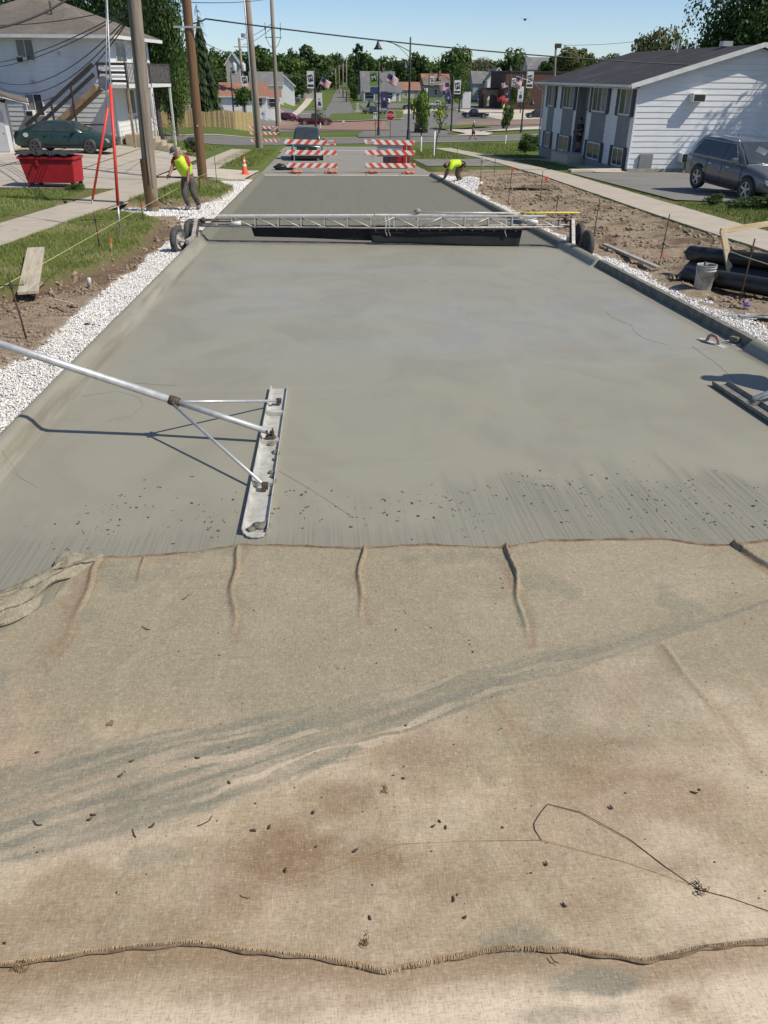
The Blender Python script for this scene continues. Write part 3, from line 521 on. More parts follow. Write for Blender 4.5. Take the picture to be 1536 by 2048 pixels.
def asphalt(name, c1, c2, joint=0):
    m, n, b = nodes(name); co = coord(n); c = mixc(n, ramp(n, noise(n, co, .5, 6, .65), .35, .65), c1, c2); c = mixc(n, ramp(n, noise(n, co, 1.0, 5, .6, (.25, 1.2, 1)), .55, .75), c, tuple(x*.82 for x in c1))
    c = mixc(n, ramp(n, noise(n, co, 50, 3, .8), .62, .3), c, tuple(x*.7 for x in c2)); L(n, c, b.inputs['Base Color']); b.inputs['Roughness'].default_value = .9; b.inputs['Specular IOR Level'].default_value = .25; bump(n, b, noise(n, co, 60, 3, .7), .3, .01); return m
M_OLD = asphalt('old_concrete_road', (.345,.325,.285), (.27,.258,.23)); M_ASP = asphalt('grey_asphalt', (.235,.225,.205), (.18,.175,.162)); M_LOTR = asphalt('worn_asphalt_lot', (.285,.275,.25), (.20,.195,.178)); M_BRICK = asphalt('brick_paving', (.36,.235,.18), (.29,.18,.135)); M_PALE = mat('pale_concrete', (.56,.50,.405), (.47,.42,.34), 1.2, .9, 0, .3, 40); M_WHITE = mat('road_paint', (.75,.75,.72), (.6,.6,.57), 3, .8)
rz_ = lambda x, y: np.interp(y, BY, BZ)
ribbon('old_road', [(-2.75,38.14),(-2.75,50),(-2.75,62),(-4.5,67),(-8,71)], [(5.32,38.14),(5.35,50),(5.45,64),(7.2,71),(10,79)], .0, M_OLD, 24, 8, zf=rz_)
mb = MB()
for i in range(5):
    x0 = -2.5+i*1.55; mb.box(x0, x0+1.5, 38.16, 38.42, -S*38.3-.01, -S*38.3+.012+.002*i)
mb.build('joint_strip', M_PALE, None, kind='structure')
ribbon('cross_street', [(-70,56),(-30,64),(-9.6,69.5),(-5,72),(2,77),(12.9,83.5),(25,93.5),(70,128)], [(-70,74),(-30,82),(-12.5,87),(-5,92),(3,96),(16.8,106),(27.7,114),(70,150)], .125, M_ASP, 60, 8)
ribbon('kerb', [(-70,55.6),(-30,63.6),(-9.6,69.0),(-8.2,69.4)], [(-70,56.1),(-30,64.1),(-9.6,69.5),(-8.2,69.9)], .16, M_PALE, 20, 2)
ribbon('kerb', [(10,81.4),(12.9,83.1),(25,93.0),(70,127)], [(10,82.0),(12.9,83.7),(25,93.8),(70,128)], .16, M_PALE, 20, 2)
ribbon('kerb', [(-70,74),(-30,82),(-12.5,87),(-5,92),(3,96),(16.8,106),(27.7,114),(70,150)], [(-70,74.7),(-30,82.7),(-12.7,87.8),(-5,92.8),(3,96.8),(16.4,106.8),(27.2,114.8),(70,151)], .17, M_PALE, 60, 2)
ribbon('stop_line', [(1.2,64.6),(5.2,65.2)], [(1.2,65.1),(5.2,65.7)], .012, M_WHITE, 6, 2, zf=rz_)
ribbon('roundabout_road', [(-34,126),(-8,120),(3,126),(14,122),(26,134),(44,150),(70,164)], [(-30,215),(-6,214),(4,216),(18,220),(34,222),(50,222),(72,224)], .14, M_ASP, 40, 14)
ribbon('approach_road', [(4.5,97),(5,110),(6.5,124)], [(17,107),(17.5,116),(20,126)], .20, M_ASP, 16, 6)
ribbon('brick_apron', [(-6,132),(0,129),(8,129),(11,131)], [(-8,158),(2,160),(9,165),(13,168)], .22, M_BRICK, 24, 8)
ribbon('brick_apron', [(24,150),(32,153),(44,160)], [(27,166),(36,170),(48,176)], .22, M_BRICK, 24, 8)
ribbon('pale_pavement', [(22,122),(32,134),(52,148)], [(26,130),(36,146),(56,160)], .24, M_PALE, 20, 6)
ribbon('pale_pavement', [(17.6,108.5),(20.5,118),(19.5,134)], [(21.6,108.5),(24.5,119),(23.8,134)], .24, M_PALE, 16, 4)
ribbon('path', [(0,76),(-4,92),(-6,110)], [(1.6,76),(-2.6,92),(-4.6,110)], .05, M_PALE, 10, 2)
ribbon('island_lawn', [(1.5,164),(8,168),(17,176)], [(3,194),(10,204),(21,212)], .36, M_LAWN, 20, 8)
ribbon('island_kerb', [(1.2,162.6),(8,166.6),(17.6,174.8)], [(1.4,164.2),(8,168.2),(17.2,176.2)], .30, M_PALE, 20, 2)
ribbon('island_lawn', [(20,132),(25,139),(30,146)], [(17.5,137),(22,146),(27,153)], .34, M_LAWN, 14, 5)
ribbon('far_street', [(0.4,180),(2.2,225),(4.1,269),(5.6,315),(7.2,357),(9.2,420)], [(7.6,180),(9,225),(10,270),(10.8,315),(11.6,359),(12.2,420)], .22, M_ASP, 40, 4)
ribbon('side_street', [(12,232),(30,231),(60,228),(90,226)], [(12,262),(30,262),(60,262),(90,262)], .2, M_ASP, 30, 6)
ribbon('far_sidewalk', [(-6.6,184),(-5.4,215),(-4.4,260),(-3.6,300)], [(-4.8,184),(-3.6,215),(-2.2,260),(-1.2,300)], .2, M_PALE, 24, 2)
ribbon('far_sidewalk', [(-34,200),(-14,198),(0,197)], [(-34,202),(-14,200),(0,199)], .2, M_PALE, 24, 2)
ribbon('house_drive', [(12,200),(20,214),(24,228)], [(22,200),(30,214),(32,228)], .2, M_PALE, 12, 4)
ribbon('parking_apron', [(38,176),(52,182),(70,190)], [(36,228),(54,228),(72,228)], .2, M_PALE, 12, 6)
# ---- left parking lot of big cast slabs, right asphalt lot, apron
M_LOT = mat('lot_concrete', (.46,.41,.335), (.345,.31,.255), 1.1, .92, 0, .4, 45, lo=.3, hi=.7)
lot = ribbon('parking_lot', [(-24,29.2),(-15,29.4),(-9,28.9),(-7.25,28.4)], [(-24,50),(-15,50),(-9,49.5),(-6.5,49)], .118, M_JOINT, 30, 24)
xs_ = [-24,-20.4,-16.9,-13.4,-10.0,-6.75]; ys_ = [29.3,33.3,37.3,41.3,45.3,49.2]
for i in range(5):
    for j in range(5):
        g_ = .035; gx = np.linspace(xs_[i]+g_, xs_[i+1]-g_, 7); gy = np.linspace(ys_[j]+g_, ys_[j+1]-g_, 7); dz = random.Random(i*9+j).uniform(0, .014)
        grid('slab', gx, gy, lambda x, y: zg(x, y)+.135+dz, M_LOT, None, None, lot)
ribbon('lot_patch', [(-16,21.2),(-11,21.6),(-8.9,22.4)], [(-16,24.4),(-11,24.2),(-9.3,23.6)], .122, M_ASP, 10, 4)
ribbon('driveway_apron', [(-6.9,35.8),(-5,35.6),(-3.2,35.7)], [(-6.7,41.2),(-5,41.2),(-2.92,41.2)], .03, M_PALE, 12, 8, zf=lambda x, y: -S*y+.09*ss(-3.4, -5.2, x))
ribbon('asphalt_lot', [(11.35,25.6),(13.2,24.8),(16,23.6),(40,22)], [(11.7,38.2),(14,38.8),(20,39.2),(40,39)], .135, M_LOTR, 20, 14)
ribbon('asphalt_lot', [(11.0,15),(14,15),(40,14)], [(10.75,17.0),(12.5,18.4),(40,21)], .13, M_LOTR, 16, 4)
ribbon('gravel_drive', [(5.6,43.6),(7,43.6),(9.8,43.6)], [(5.6,50.5),(7,50.8),(9.9,51)], .13, M_LOTR, 10, 6)
ribbon('front_walk', [(13.1,38.9),(13.3,44),(13.2,49),(12.2,51.2)], [(14.7,38.9),(14.5,44),(14.4,49),(14.2,51.6)], .14, M_PALE, 14, 2)
ribbon('front_walk', [(9.9,50.2),(13.0,50.2)], [(9.9,51.4),(13.0,51.4)], .135, M_PALE, 6, 2)
def kerb_line(name, A, B, h=.16, wd=.16, hb=.0):
    a, b_ = P(*A), P(*B); mb = MB(); mb.bar(a+Vector((0,0,hb+h/2)), b_+Vector((0,0,hb+h/2)), wd, h); return mb.build(name, M_PALE, None, bevel=.02, kind='structure')
kerb_line('apron_edge', (-6.8,35.72), (-3.15,35.66), .26, .1, -.22)
kerb_line('kerb', (11.9,39.2), (14.6,39.9), .14, .3, .1)
# ================================================================== OBJECTS on the works
M_ALU = mat('worn_aluminium', (.62,.62,.60), (.42,.42,.40), 14, .42, .75, .2, 80); M_MAG = mat('cement_caked_magnesium', (.60,.59,.54), (.40,.39,.345), 9, .65, .25, .4, 60); M_CAKE = mat('cement_paste', (.20,.195,.165), (.12,.115,.095), 22, .9, 0, .9, 60); M_DKST = mat('dark_steel', (.07,.066,.06), (.13,.10,.075), 12, .7, .6, .3, 50); M_BLACK = mat('black_rubber', (.022,.022,.023), (.035,.034,.033), 8, .75, 0, .2, 60); M_GALV = mat('galvanised_steel', (.58,.59,.59), (.44,.45,.45), 14, .45, .4); M_WPAINT = mat('chipped_white_paint', (.70,.69,.66), (.45,.42,.38), 9, .6, .1, .2, 60); M_REBAR = mat('rusty_rebar', (.12,.068,.042), (.06,.04,.03), 30, .85, .3, .5, 200); M_WOOD = mat('weathered_plank', (.52,.46,.36), (.37,.31,.23), 3, .85, 0, .4, 18, (6, .6, 6)); M_LUMB = mat('fresh_lumber', (.56,.45,.29), (.42,.32,.19), 3, .8, 0, .3, 18, (5, .5, 5))
def lump(mb, c, r, seed=0, n=10, flat=.5):
    rg_ = random.Random(seed)
    prof = []
    for i in range(7):
        t = i/6*math.pi; prof.append((math.sin(t), -math.cos(t)))
    b = len(mb.v)
    for i, (a, h) in enumerate(prof):
        for j in range(n):
            q = 2*math.pi*j/n; k = r*(1+.35*rg_.uniform(-1, 1)); mb.v.append((c[0]+a*math.cos(q)*k, c[1]+a*math.sin(q)*k, c[2]+h*r*flat*(1+.2*rg_.uniform(-1, 1))))
    for i in range(6):
        for j in range(n): mb.f.append((b+i*n+j, b+i*n+(j+1) % n, b+(i+1)*n+(j+1) % n, b+(i+1)*n+j))
    return mb
M_DMAG = mat('dull_grey_magnesium', (.27,.265,.24), (.16,.155,.135), 9, .7, .2, .3, 40)
def bull_float(label, cx, cy, rz, ln, caked, handle_pts, brace=True, fl=.046, bm=None):
    bm = bm or M_MAG
    t = thing('bull_float', label, 'bull float', (cx, cy, -S*cy+.004), rz); t.rotation_euler = (-math.atan(S)*math.cos(rz), math.atan(S)*math.sin(rz), rz); h2 = ln/2; w2 = .076   # blade along local y
    mb = MB()
    sec = [(-w2-.012,fl),(-w2,.004),(-w2+.02,0),(w2-.02,0),(w2,.004),(w2+.012,fl)]; inn = [(w2+.006,fl+.001),(w2-.006,.012),(w2-.024,.008),(-w2+.024,.008),(-w2+.006,.012),(-w2-.006,fl+.001)]
    mb.prism([(x, z) for x, z in sec+inn], 'y', -h2, h2); mb.build('blade', bm, t)
    n_r = 4
    for i in range(1, n_r): 
        y = -h2+ln*i/n_r+(.08 if i == 2 else 0); MB().box(-w2+.004, w2-.004, y-.028, y+.028, fl-.012, fl-.004).box(-w2+.002, w2-.002, y-.035, y-.0282, .009, fl-.002).build('rib', bm, t, bevel=.002)
    MB().prism([(-w2+.01,0),(w2-.01,0),(w2*.75,-.035),(w2*.3,-.055),(-w2*.3,-.055),(-w2*.75,-.035)], 'z', .002, .016).build('end_lip', M_MAG, t, bevel=.003, loc=(0, -h2, 0))
    mb = MB(); yk = .1
    mb.box(-.035, .035, yk-.05, yk+.05, .034, .06); mb.box(-.028, -.016, yk-.03, yk+.03, .06, .12); mb.box(.016, .028, yk-.03, yk+.03, .06, .12); mb.tube([(-.035, yk, .095), (.035, yk, .095)], .014, 8); lump(mb, (0, yk, .05), .045, 3)
    mb.build('knuckle', M_DKST, t)
    hp = [Vector(p) for p in handle_pts]
    MB().tube([hp[0], hp[1]], .026, 12).build('lower_handle', M_GALV, t, True); MB().tube([hp[1]-(hp[1]-hp[0]).normalized()*.03, hp[2]], .032, 14).build('upper_handle', M_GALV, t, True)
    d_ = (hp[1]-hp[0]).normalized(); mb = MB().tube([hp[1]-d_*.045, hp[1]-d_*.02, hp[1]+d_*.02, hp[1]+d_*.045], [.038,.042,.042,.038], 12); mb.tube([hp[1]+Vector((0,-.07,0)), hp[1]+Vector((0,.07,0))], .012, 8); mb.build('clamp_collar', M_DKST, t, True)
    if brace:
        for s_ in (-1, 1):
            e = Vector((.02, yk+s_*.95-.02, .05)); MB().tube([hp[1]+Vector((0, s_*.04, -.02)), e], .0125, 10).build('brace', M_GALV, t, True)
            m2 = MB().box(.0, .045, e.y-.03, e.y+.03, .03, .07); lump(m2, (.02, e.y, .06), .03, 5+s_); m2.build('brace_foot', M_DKST, t)
    for k, (x, y, r) in enumerate(caked): lump(MB(), (x, y, .014), r*.62, k, flat=.5).build('cement_clump', M_CAKE, t, True)
    return t
bull_float('long aluminium bull float with braced steel handle resting on the wet concrete', -.485, 5.955, rad(-.5), 3.05, [(.02,-1.43,.07),(-.03,-1.47,.05),(.06,-1.40,.05),(.055,-.15,.055),(.06,-.30,.04),(.05,-.55,.05),(.07,-.70,.04),(.06,-.62,.035),(.07,-.95,.03),(.01,.02,.05)], [(.0,.1,.095),(-.79,.21,.345),(-3.2,.36,1.20)])
bull_float('short grey bull float cut off at the right edge of the frame', 4.13, 6.1, rad(1), 2.55, [(.03,.3,.03)], [(.0,.6,.08),(1.2,1.0,.35),(3.4,1.9,.95)], False, .050, M_DMAG)
# hand float and edger lying on the slab
t = thing('hand_float', 'small magnesium hand float with curved pinkish handle near the right kerb', 'hand float', (4.80,9.0,-S*9+.003), rad(20))
MB().prism([(-.045,-.2),(.045,-.2),(.045,.2),(.03,.215),(-.03,.215),(-.045,.2)], 'z', 0, .010).build('blade', M_MAG, t, bevel=.003)
MB().tube([(0,-.09,.012),(0,-.085,.06),(0,-.04,.095),(0,.03,.098),(0,.075,.07),(0,.09,.012)], [.02,.021,.022,.022,.021,.02], 10).build('handle', mat('worn_pink_handle', (.36,.25,.21), (.25,.17,.14), 20, .7), t, True)
t = thing('edging_tool', 'grey edging tool with block handle beside the raw kerb', 'edger', (5.06,8.98,-S*8.98+.003), rad(35))
MB().prism([(-.07,-.11),(.07,-.11),(.07,.11),(-.07,.11)], 'z', 0, .007).build('plate', M_MAG, t, bevel=.003); MB().prism([(-.035,-.06),(.035,-.06),(.04,.05),(-.03,.06)], 'z', .02, .085).build('grip', M_CAKE, t, bevel=.015); MB().tube([(0,0,.005),(0,0,.03)], .014, 8).build('stem', M_DKST, t)
# ------------------------------------------------------------------ wheeled truss with drag cloths
tr = thing('concrete_finishing_bridge', 'long silver wheeled truss bridge with black drag cloths spanning the street', 'work bridge', (-2.95,17.88,-S*17.88), math.atan2(-1.07, 8.57)); LT = 8.64
def tz(x): return .49+.165*(max(0., x)/LT)**.5
M_TRUSS = mat('truss_steel', (.58,.56,.51), (.33,.30,.26), 16, .55, .35, .3, 60); M_TOP = mat('splattered_white_plate', (.74,.73,.70), (.52,.50,.46), 10, .7)
MB().bar((.72,0,tz(.7)),(4.1,0,tz(4.1)),.10,.035).build('top_plate', M_TOP, tr, bevel=.004); MB().bar((4.13,0,tz(4.13)+.006),(7.75,0,tz(7.75)+.006),.10,.035).build('top_plate', M_TOP, tr, bevel=.004)
for yy in (-.10, .12): MB().tube([(.35,yy,tz(.4)-.19),(4.2,yy,tz(4.2)-.24),(8.3,yy,tz(8.3)-.19)], .017, 8).build('bottom_chord', M_TRUSS, tr, True)
MB().tube([(.1,-.03,tz(.1)-.045),(LT-.2,-.03,tz(LT)-.05)], .013, 8).build('upper_rail', M_TRUSS, tr, True)
xv = np.arange(1.05, 8.1, .5)
for i, x in enumerate(xv):
    for yy in (-.10, .12): MB().bar((x, yy*.45, tz(x)-.02), (x, yy, tz(x)-.235), .026, .026).build('upright', M_TRUSS, tr)
    if i < len(xv)-1:
        a, b_ = (x, x+.5) if (i < 6 or i % 2) else (x+.5, x)
        MB().tube([(a, -.05, tz(a)-.03), (b_, -.10, tz(b_)-.232)], .014, 6).build('diagonal', M_TRUSS, tr, True)
    MB().tube([(x, -.10, tz(x)-.238), (x, .12, tz(x)-.238)], .010, 6).build('cross_tie', M_TRUSS, tr, True)
M_DRAG = mat('black_drag_cloth', (.008,.008,.009), (.015,.015,.016), 5, .8, 0, .3, 26)
def drag(x0, x1, yo, top, seed, lean):
    n = 40; V = []
    for i in range(n+1):
        u = i/n; 
        for j in range(9):
            v = j/8; tw = (u-.5); xx = x0+(x1-x0)*u; edge = .07*v*max(0, 1-u*9)-.05*v*max(0, 1-(1-u)*9)
            V.append((xx+edge, yo-.05*v*lean-.02*math.sin(u*9+seed)*v, (tz(xx)-top)*(1-v)+v*(.14-.016*xx)))
    F = [(i*9+j, i*9+j+1, (i+1)*9+j+1, (i+1)*9+j) for i in range(n) for j in range(8)]
    o = link('drag_cloth', np_mesh('drag_cloth', V, F, [M_DRAG], True), tr); m_ = o.modifiers.new('s', 'SOLIDIFY'); m_.thickness = .012; return o
c1 = drag(1.42, 4.3, .10, .245, 1, .6); c2 = drag(4.0, 7.28, -.04, .275, 2, 1.2)
for o_, x0, x1, yo, tp in ((c1, 1.2, 4.35, .10, .245), (c2, 3.95, 7.42, -.05, .27)):
    MB().bar((x0, yo, tz(x0)-tp+.012), (x1, yo, tz(x1)-tp+.012), .03, .03).build('hanging_rail', M_DKST, o_)
for i in range(14): MB().box(-.008, .008, -.008, .002, -.008, .008).build('rivet', M_GALV, c2, loc=(4.15+i*.23, -.068, tz(4.15+i*.23)-.285))
for x in (4.35, 4.42, 6.9): MB().tube([(x,-.07,tz(x)-.02),(x+.03,-.085,tz(x)-.16),(x+.01,-.09,tz(x)-.30),(x+.05,-.09,tz(x)-.40)], .008, 6).build('tie_rope', M_TOP, tr, True)
M_TYRE = mat('dusty_tyre', (.045,.045,.047), (.085,.083,.08), 7, .85, 0, .5, 40); M_RIMW = mat('dirty_white_rim', (.55,.53,.5), (.2,.17,.14), 8, .6, .2)
def cart(x0, sgn):
    """end cart: two wheels in tandem, posts, axle and a cluttered head"""
    for k, dy in enumerate((-.96, -.10)):
        R_ = .27; zc = R_-.075+(.0 if sgn < 0 else .075); cx = x0+(.0 if k == 0 else -.02*sgn)
        wh = link('wheel', None, tr); wh.location = (cx, dy, zc); wh.rotation_euler = (0, 0, rad(12*sgn if k == 0 else 6*sgn))
        mb = MB().lathe([(R_*.66,-.045),(R_*.75,-.054),(R_*.93,-.052),(R_,-.035),(R_*1.005,0),(R_,.035),(R_*.93,.052),(R_*.75,.054),(R_*.66,.045)], axis='x', n=28); mb.build('tyre', M_TYRE, wh, True)
        mb = MB().lathe([(R_*.64,-.05),(R_*.60,-.045),(R_*.50,-.02),(R_*.22,-.015),(R_*.18,-.055),(0,-.06)], axis='x', n=20).lathe([(R_*.64,.05),(R_*.60,.045),(R_*.50,.02),(R_*.22,.015),(R_*.18,.055),(0,.06)], axis='x', n=20); mb.build('rim', M_RIMW if sgn < 0 else M_TYRE, wh, True)
    xi = x0-sgn*.20
    MB().bar((xi,-1.0,.17),(xi,.16,.17),.07,.09).build('axle_beam', M_TRUSS, tr, bevel=.006); MB().tube([(x0,-.96,.18),(xi,-.96,.17)], .03, 8).build('stub_axle', M_TRUSS, tr, True)
    for a in (-.62, -.34): MB().bar((xi, a, .12), (xi, a*.25, tz(x0)-.03), .07, .045, (0,1,0)).build('post', M_TRUSS, tr, bevel=.004)
    MB().bar((xi,-.45,.10),(xi,-.1,tz(x0)-.05),.11,.09,(0,1,0)).build('jack_tube', M_DKST, tr, bevel=.01)
    MB().bar((xi-.28,-.02,tz(x0)-.15),(xi+.42,-.02,tz(x0)-.15) if sgn < 0 else (xi-.42,-.02,tz(x0)-.15),.10,.07).build('head_beam', M_TRUSS, tr, bevel=.006)
    r_ = random.Random(8+sgn)
    for i in range(5):
        xa = xi+r_.uniform(-.25, .3); MB().tube([(xa, -.06+i*.03, tz(x0)-.08+r_.uniform(-.02, .05)), (xa-sgn*r_.uniform(.25, .6), r_.uniform(-.1, .1), tz(x0)-.06+r_.uniform(-.03, .06))], .013, 6).build('linkage_rod', M_DKST if i % 2 else mat('faded_red_paint', (.22,.075,.055), (.13,.06,.05), 20, .7), tr, True)
    MB().lathe([(.0,-.05),(.055,-.05),(.06,0),(.055,.05),(.0,.05)], (xi-sgn*.12, -.05, tz(x0)-.06), 'y', 12).build('winch_drum', M_DKST, tr, True)
    MB().tube([(xi-sgn*.95,-.08,tz(x0)-.10),(xi-sgn*.72,-.08,tz(x0)-.12)], .045, 10).build('counterweight', M_TOP, tr, True)
    MB().tube([(xi+sgn*.18,-.04,tz(x0)-.10),(xi+sgn*.36,-.05,tz(x0)-.10),(xi+sgn*.40,-.05,tz(x0)-.05),(xi+sgn*.36,-.05,tz(x0)+.0),(xi+sgn*.2,-.04,tz(x0)+.0)], .009, 6).build('loop_handle', M_DKST, tr, True)
cart(.10, -1); cart(8.50, 1)
t = thing('yellow_pole', 'yellow pole lying on the right end of the truss bridge', 'pole', (0,0,0)); yb = lambda x: 17.88-1.07*(x+2.95)/8.57
MB().tube([(3.6,yb(3.6)+.02,-.018),(5.45,yb(5.45)+.02,.015)], .019, 10).build('shaft', mat('yellow_fibreglass', (.72,.60,.10), (.62,.50,.08), 8, .5), t, True); MB().tube([(2.7,yb(2.7)+.02,-.028),(3.61,yb(3.61)+.02,-.0175)], .016, 8).build('lower_shaft', M_GALV, t, True)
t = thing('white_pipe', 'thin white pipe lying on top of the truss bridge', 'pipe', (0,0,0)); MB().tube([(1.9,yb(1.9)-.03,-.03),(4.2,yb(4.2)-.03,-.01)], .013, 8).build('tube', M_WPAINT, t, True); MB().tube([(4.2,yb(4.2)-.03,-.01),(4.28,yb(4.28)-.03,-.0095)], .017, 8).build('cap', M_DKST, t, True)
o = lump(MB(), (2.05, yb(2.05), -.01), .07, 4, 12, .8).build('cement_lump', mat('dried_cement', (.42,.40,.36), (.3,.28,.25), 14, .95, 0, .8, 40), None, True); tag(o, 'dried cement lump sitting on the middle of the truss bridge', 'lump')
# ------------------------------------------------------------------ stakes, string, lumber, pipes, bucket
M_STR = mat('string_line', (.62,.58,.30), (.5,.47,.25), 30, .8)
def rebar(x, y, ht, lean, label, arm=None, hf=hR):
    z = float(hf(np.array([x]), np.array([y]))[0]); t = thing('rebar_stake', label, 'stake', (x, y, z))
    MB().tube([(0,0,-.2),(lean[0]*.3,lean[1]*.3,ht*.3),(lean[0],lean[1],ht)], .0115, 7).build('rod', M_REBAR, t, True)
    if arm: 
        k = .82; MB().tube([(lean[0]*k-arm, lean[1]*k, ht*k), (lean[0]*k+arm*.5, lean[1]*k, ht*k+.015)], .007, 6).build('line_arm', M_REBAR, t, True); MB().box(lean[0]*k-.02, lean[0]*k+.02, lean[1]*k-.02, lean[1]*k+.02, ht*k-.03, ht*k+.03).build('clamp', M_DKST, t, bevel=.004)
for a in [(6.29,11.27,.92,(.02,.02),'leaning rebar stake in front of the black pipes',.3),(6.60,15.07,.88,(.03,.02),'rebar stake standing beside the grey board on the right verge',None),(6.31,18.29,.86,(.04,.05),'rebar stake right behind the truss bridge wheel at right',.1),(6.73,23.0,.55,(.02,.02),'short rebar stake in bare dirt on the right verge',.12),(7.10,26.2,.9,(0,.03),'rebar stake on the right verge near the sidewalk edge',None),(5.98,25.9,1.0,(.05,.02),'rebar stake beside the right kerb beyond the bridge',None),(6.41,33.0,.95,(.03,.03),'rebar stake at the gravel pile by the bending worker',.1),(8.1,38.4,.9,(0,0),'rebar stake where the right verge meets the gravel drive',None),(7.6,46.5,1.0,(.05,0),'tall thin stake on the corner grass near the white tree trunk',None)]: rebar(*a)
for a in [(-3.74,9.82,.80,(-.06,.0),'rusty rebar stake leaning left in front of the loose plank',.32),(-4.37,16.15,.62,(0,.0),'rebar stake with cross arm in the left verge grass',.28),(-4.35,20.33,.62,(0,0),'rebar stake in the grass just before the gravel trench',None),(-4.75,25.8,.6,(0,0),'rebar stake behind the standing worker on the left',.1),(-4.2,29.5,.95,(.02,0),'rebar stake right beside the brown utility pole',.25),(-3.85,31.5,.95,(.0,0),'rebar stake between the brown pole and the traffic cone',None),(-4.1,28.6,.6,(.0,0),'short rebar stake at the foot of the brown utility pole',None)]: rebar(*a, hf=hL)
def string(label, pts):
    mb = MB(); q = []
    for a, b_ in zip(pts[:-1], pts[1:]):
        for i in range(6): q.append(Vector(a).lerp(Vector(b_), i/6))
    q.append(Vector(pts[-1])); mb.tube(q, .0045, 5); tag(mb.build('string_line', M_STR, None, True), label, 'string')
RR = lambda x, y, h: (x, y, -S*y+h)
string('yellow guide string running along the left verge', [RR(-3.95,6,.56),RR(-4.0,9.8,.55),RR(-4.18,16.15,.5),RR(-4.22,20.3,.5),RR(-4.05,28.6,.6),RR(-3.9,31.5,.6)])
string('thin guide string running along the right verge above the pipes', [RR(6.1,6,.72),RR(6.12,11.25,.70),RR(6.42,15.07,.66),RR(6.25,18.3,.66),RR(5.98,25.9,.7),RR(6.41,33,.7),RR(8.1,38.4,.7)])
def plank(label, a, b_, wd, th, matl=M_WOOD, name='plank', roll=(0,0,1), cat='plank'):
    a = Vector(a); b_ = Vector(b_); d = (b_-a); o = MB().box(-wd/2, wd/2, 0, d.length, -th/2, th/2).build(name, matl, None, bevel=.004)
    y = d.normalized(); x = y.cross(Vector(roll)).normalized(); z = x.cross(y); o.matrix_world = Matrix(((x.x,y.x,z.x,a.x),(x.y,y.y,z.y,a.y),(x.z,y.z,z.z,a.z),(0,0,0,1))); return tag(o, label, cat)
plank('wide weathered plank bridging from the dirt onto the left lawn', RR(-4.39,11.95,.10), RR(-5.16,14.9,.30), .29, .045)
plank('grey two by four lying along the right gravel strip', RR(6.08,16.9,.04), RR(6.08,13.9,.06), .10, .045, mat('grey_lumber', (.42,.40,.35), (.3,.285,.25), 4, .85, 0, .3, 20, (5,.5,5)))
plank('short thin stick of wood on the left dirt', RR(-3.95,11.7,.06), RR(-3.6,11.4,.05), .03, .012, M_LUMB, 'stick', cat='stick')
plank('leaning two by four stake standing in front of the black pipes', RR(6.86,12.55,-.1), RR(6.70,13.05,.82), .095, .045, M_LUMB, 'lumber_stake', (0,1,0), 'stake')
plank('pale lumber rail running off to the right from the leaning stake', RR(6.68,13.08,.80), RR(8.6,14.3,.83), .04, .09, M_LUMB, 'lumber_rail', cat='rail')
for lab, x, y, hf, ht in [('orange topped survey stake in the left verge grass', -4.05, 15.7, hL, .22), ('orange survey stake beside the grey board at right', 6.40, 14.6, hR, .2), ('orange survey stake beside the gravel trench at left', -4.9, 22.9, hL, .35)]:
    z = float(hf(np.array([x]), np.array([y]))[0]); t = thing('survey_stake', lab, 'stake', (x, y, z)); MB().bar((0,0,-.1),(0.02,.02,ht*.6),.045,.025).build('shaft', M_LUMB, t); MB().bar((.02,.02,ht*.6),(.03,.03,ht),.047,.027).build('painted_tip', mat('orange_paint', (.72,.17,.04), (.55,.13,.04), 9, .7), t)
M_PIPE = mat('black_drain_pipe', (.011,.011,.012), (.022,.022,.023), 6, .42, 0, .05, 40)
for lab, a, b_, r_ in [('front black drain pipe of the stack behind the bucket', RR(6.12,12.85,.16), RR(7.75,9.65,.16), .135),('middle black drain pipe of the stack', RR(6.46,13.45,.17), RR(8.15,10.75,.17), .125),('top black drain pipe of the stack beside the sidewalk', RR(6.43,13.52,.40), RR(8.2,10.9,.40), .125),('rear black drain pipe lowest in the stack next to the orange flag', RR(6.72,13.75,.15), RR(8.5,11.3,.15), .12)]:
    a, b_ = Vector(a), Vector(b_); d = (b_-a).normalized(); t = thing('drain_pipe', lab, 'pipe', a, 0, 'black drain pipes'); q = [d*s_ for s_ in np.linspace(0, (b_-a).length, 12)]; q = [p+Vector((0,0,.02*math.sin(i*.5+r_*40))) for i, p in enumerate(q)]
    MB().tube([q[0]-d*.0+Vector((0,0,0))]+q, [r_*.93]+[r_]*12, 20, False).build('pipe_wall', M_PIPE, t, True); MB().tube([q[0]-d*.035, q[0]-d*.028, q[0], q[0]+d*.03], [r_*.55, r_*.8, r_*.97, r_], 20).build('taped_end', M_PIPE, t, True)
t = thing('bucket', 'cement splattered grey bucket in front of the black pipes', 'bucket', P(6.13,12.2,.0)); bz = float(hR(np.array([6.13]), np.array([12.2]))[0]); t.location.z = bz-.01
M_BKT = mat('splattered_bucket', (.50,.50,.47), (.27,.265,.24), 9, .75, 0, .2, 40); MB().lathe([(0,.012),(.125,.012),(.13,0),(.133,.01),(.147,.30),(.155,.302),(.155,.318),(.148,.32),(.149,.345),(.157,.347),(.157,.362),(.149,.364),(.150,.38),(.156,.382),(.156,.395),(.146,.395),(.142,.35),(.128,.03),(0,.03)], n=28).build('pail', M_BKT, t, True)
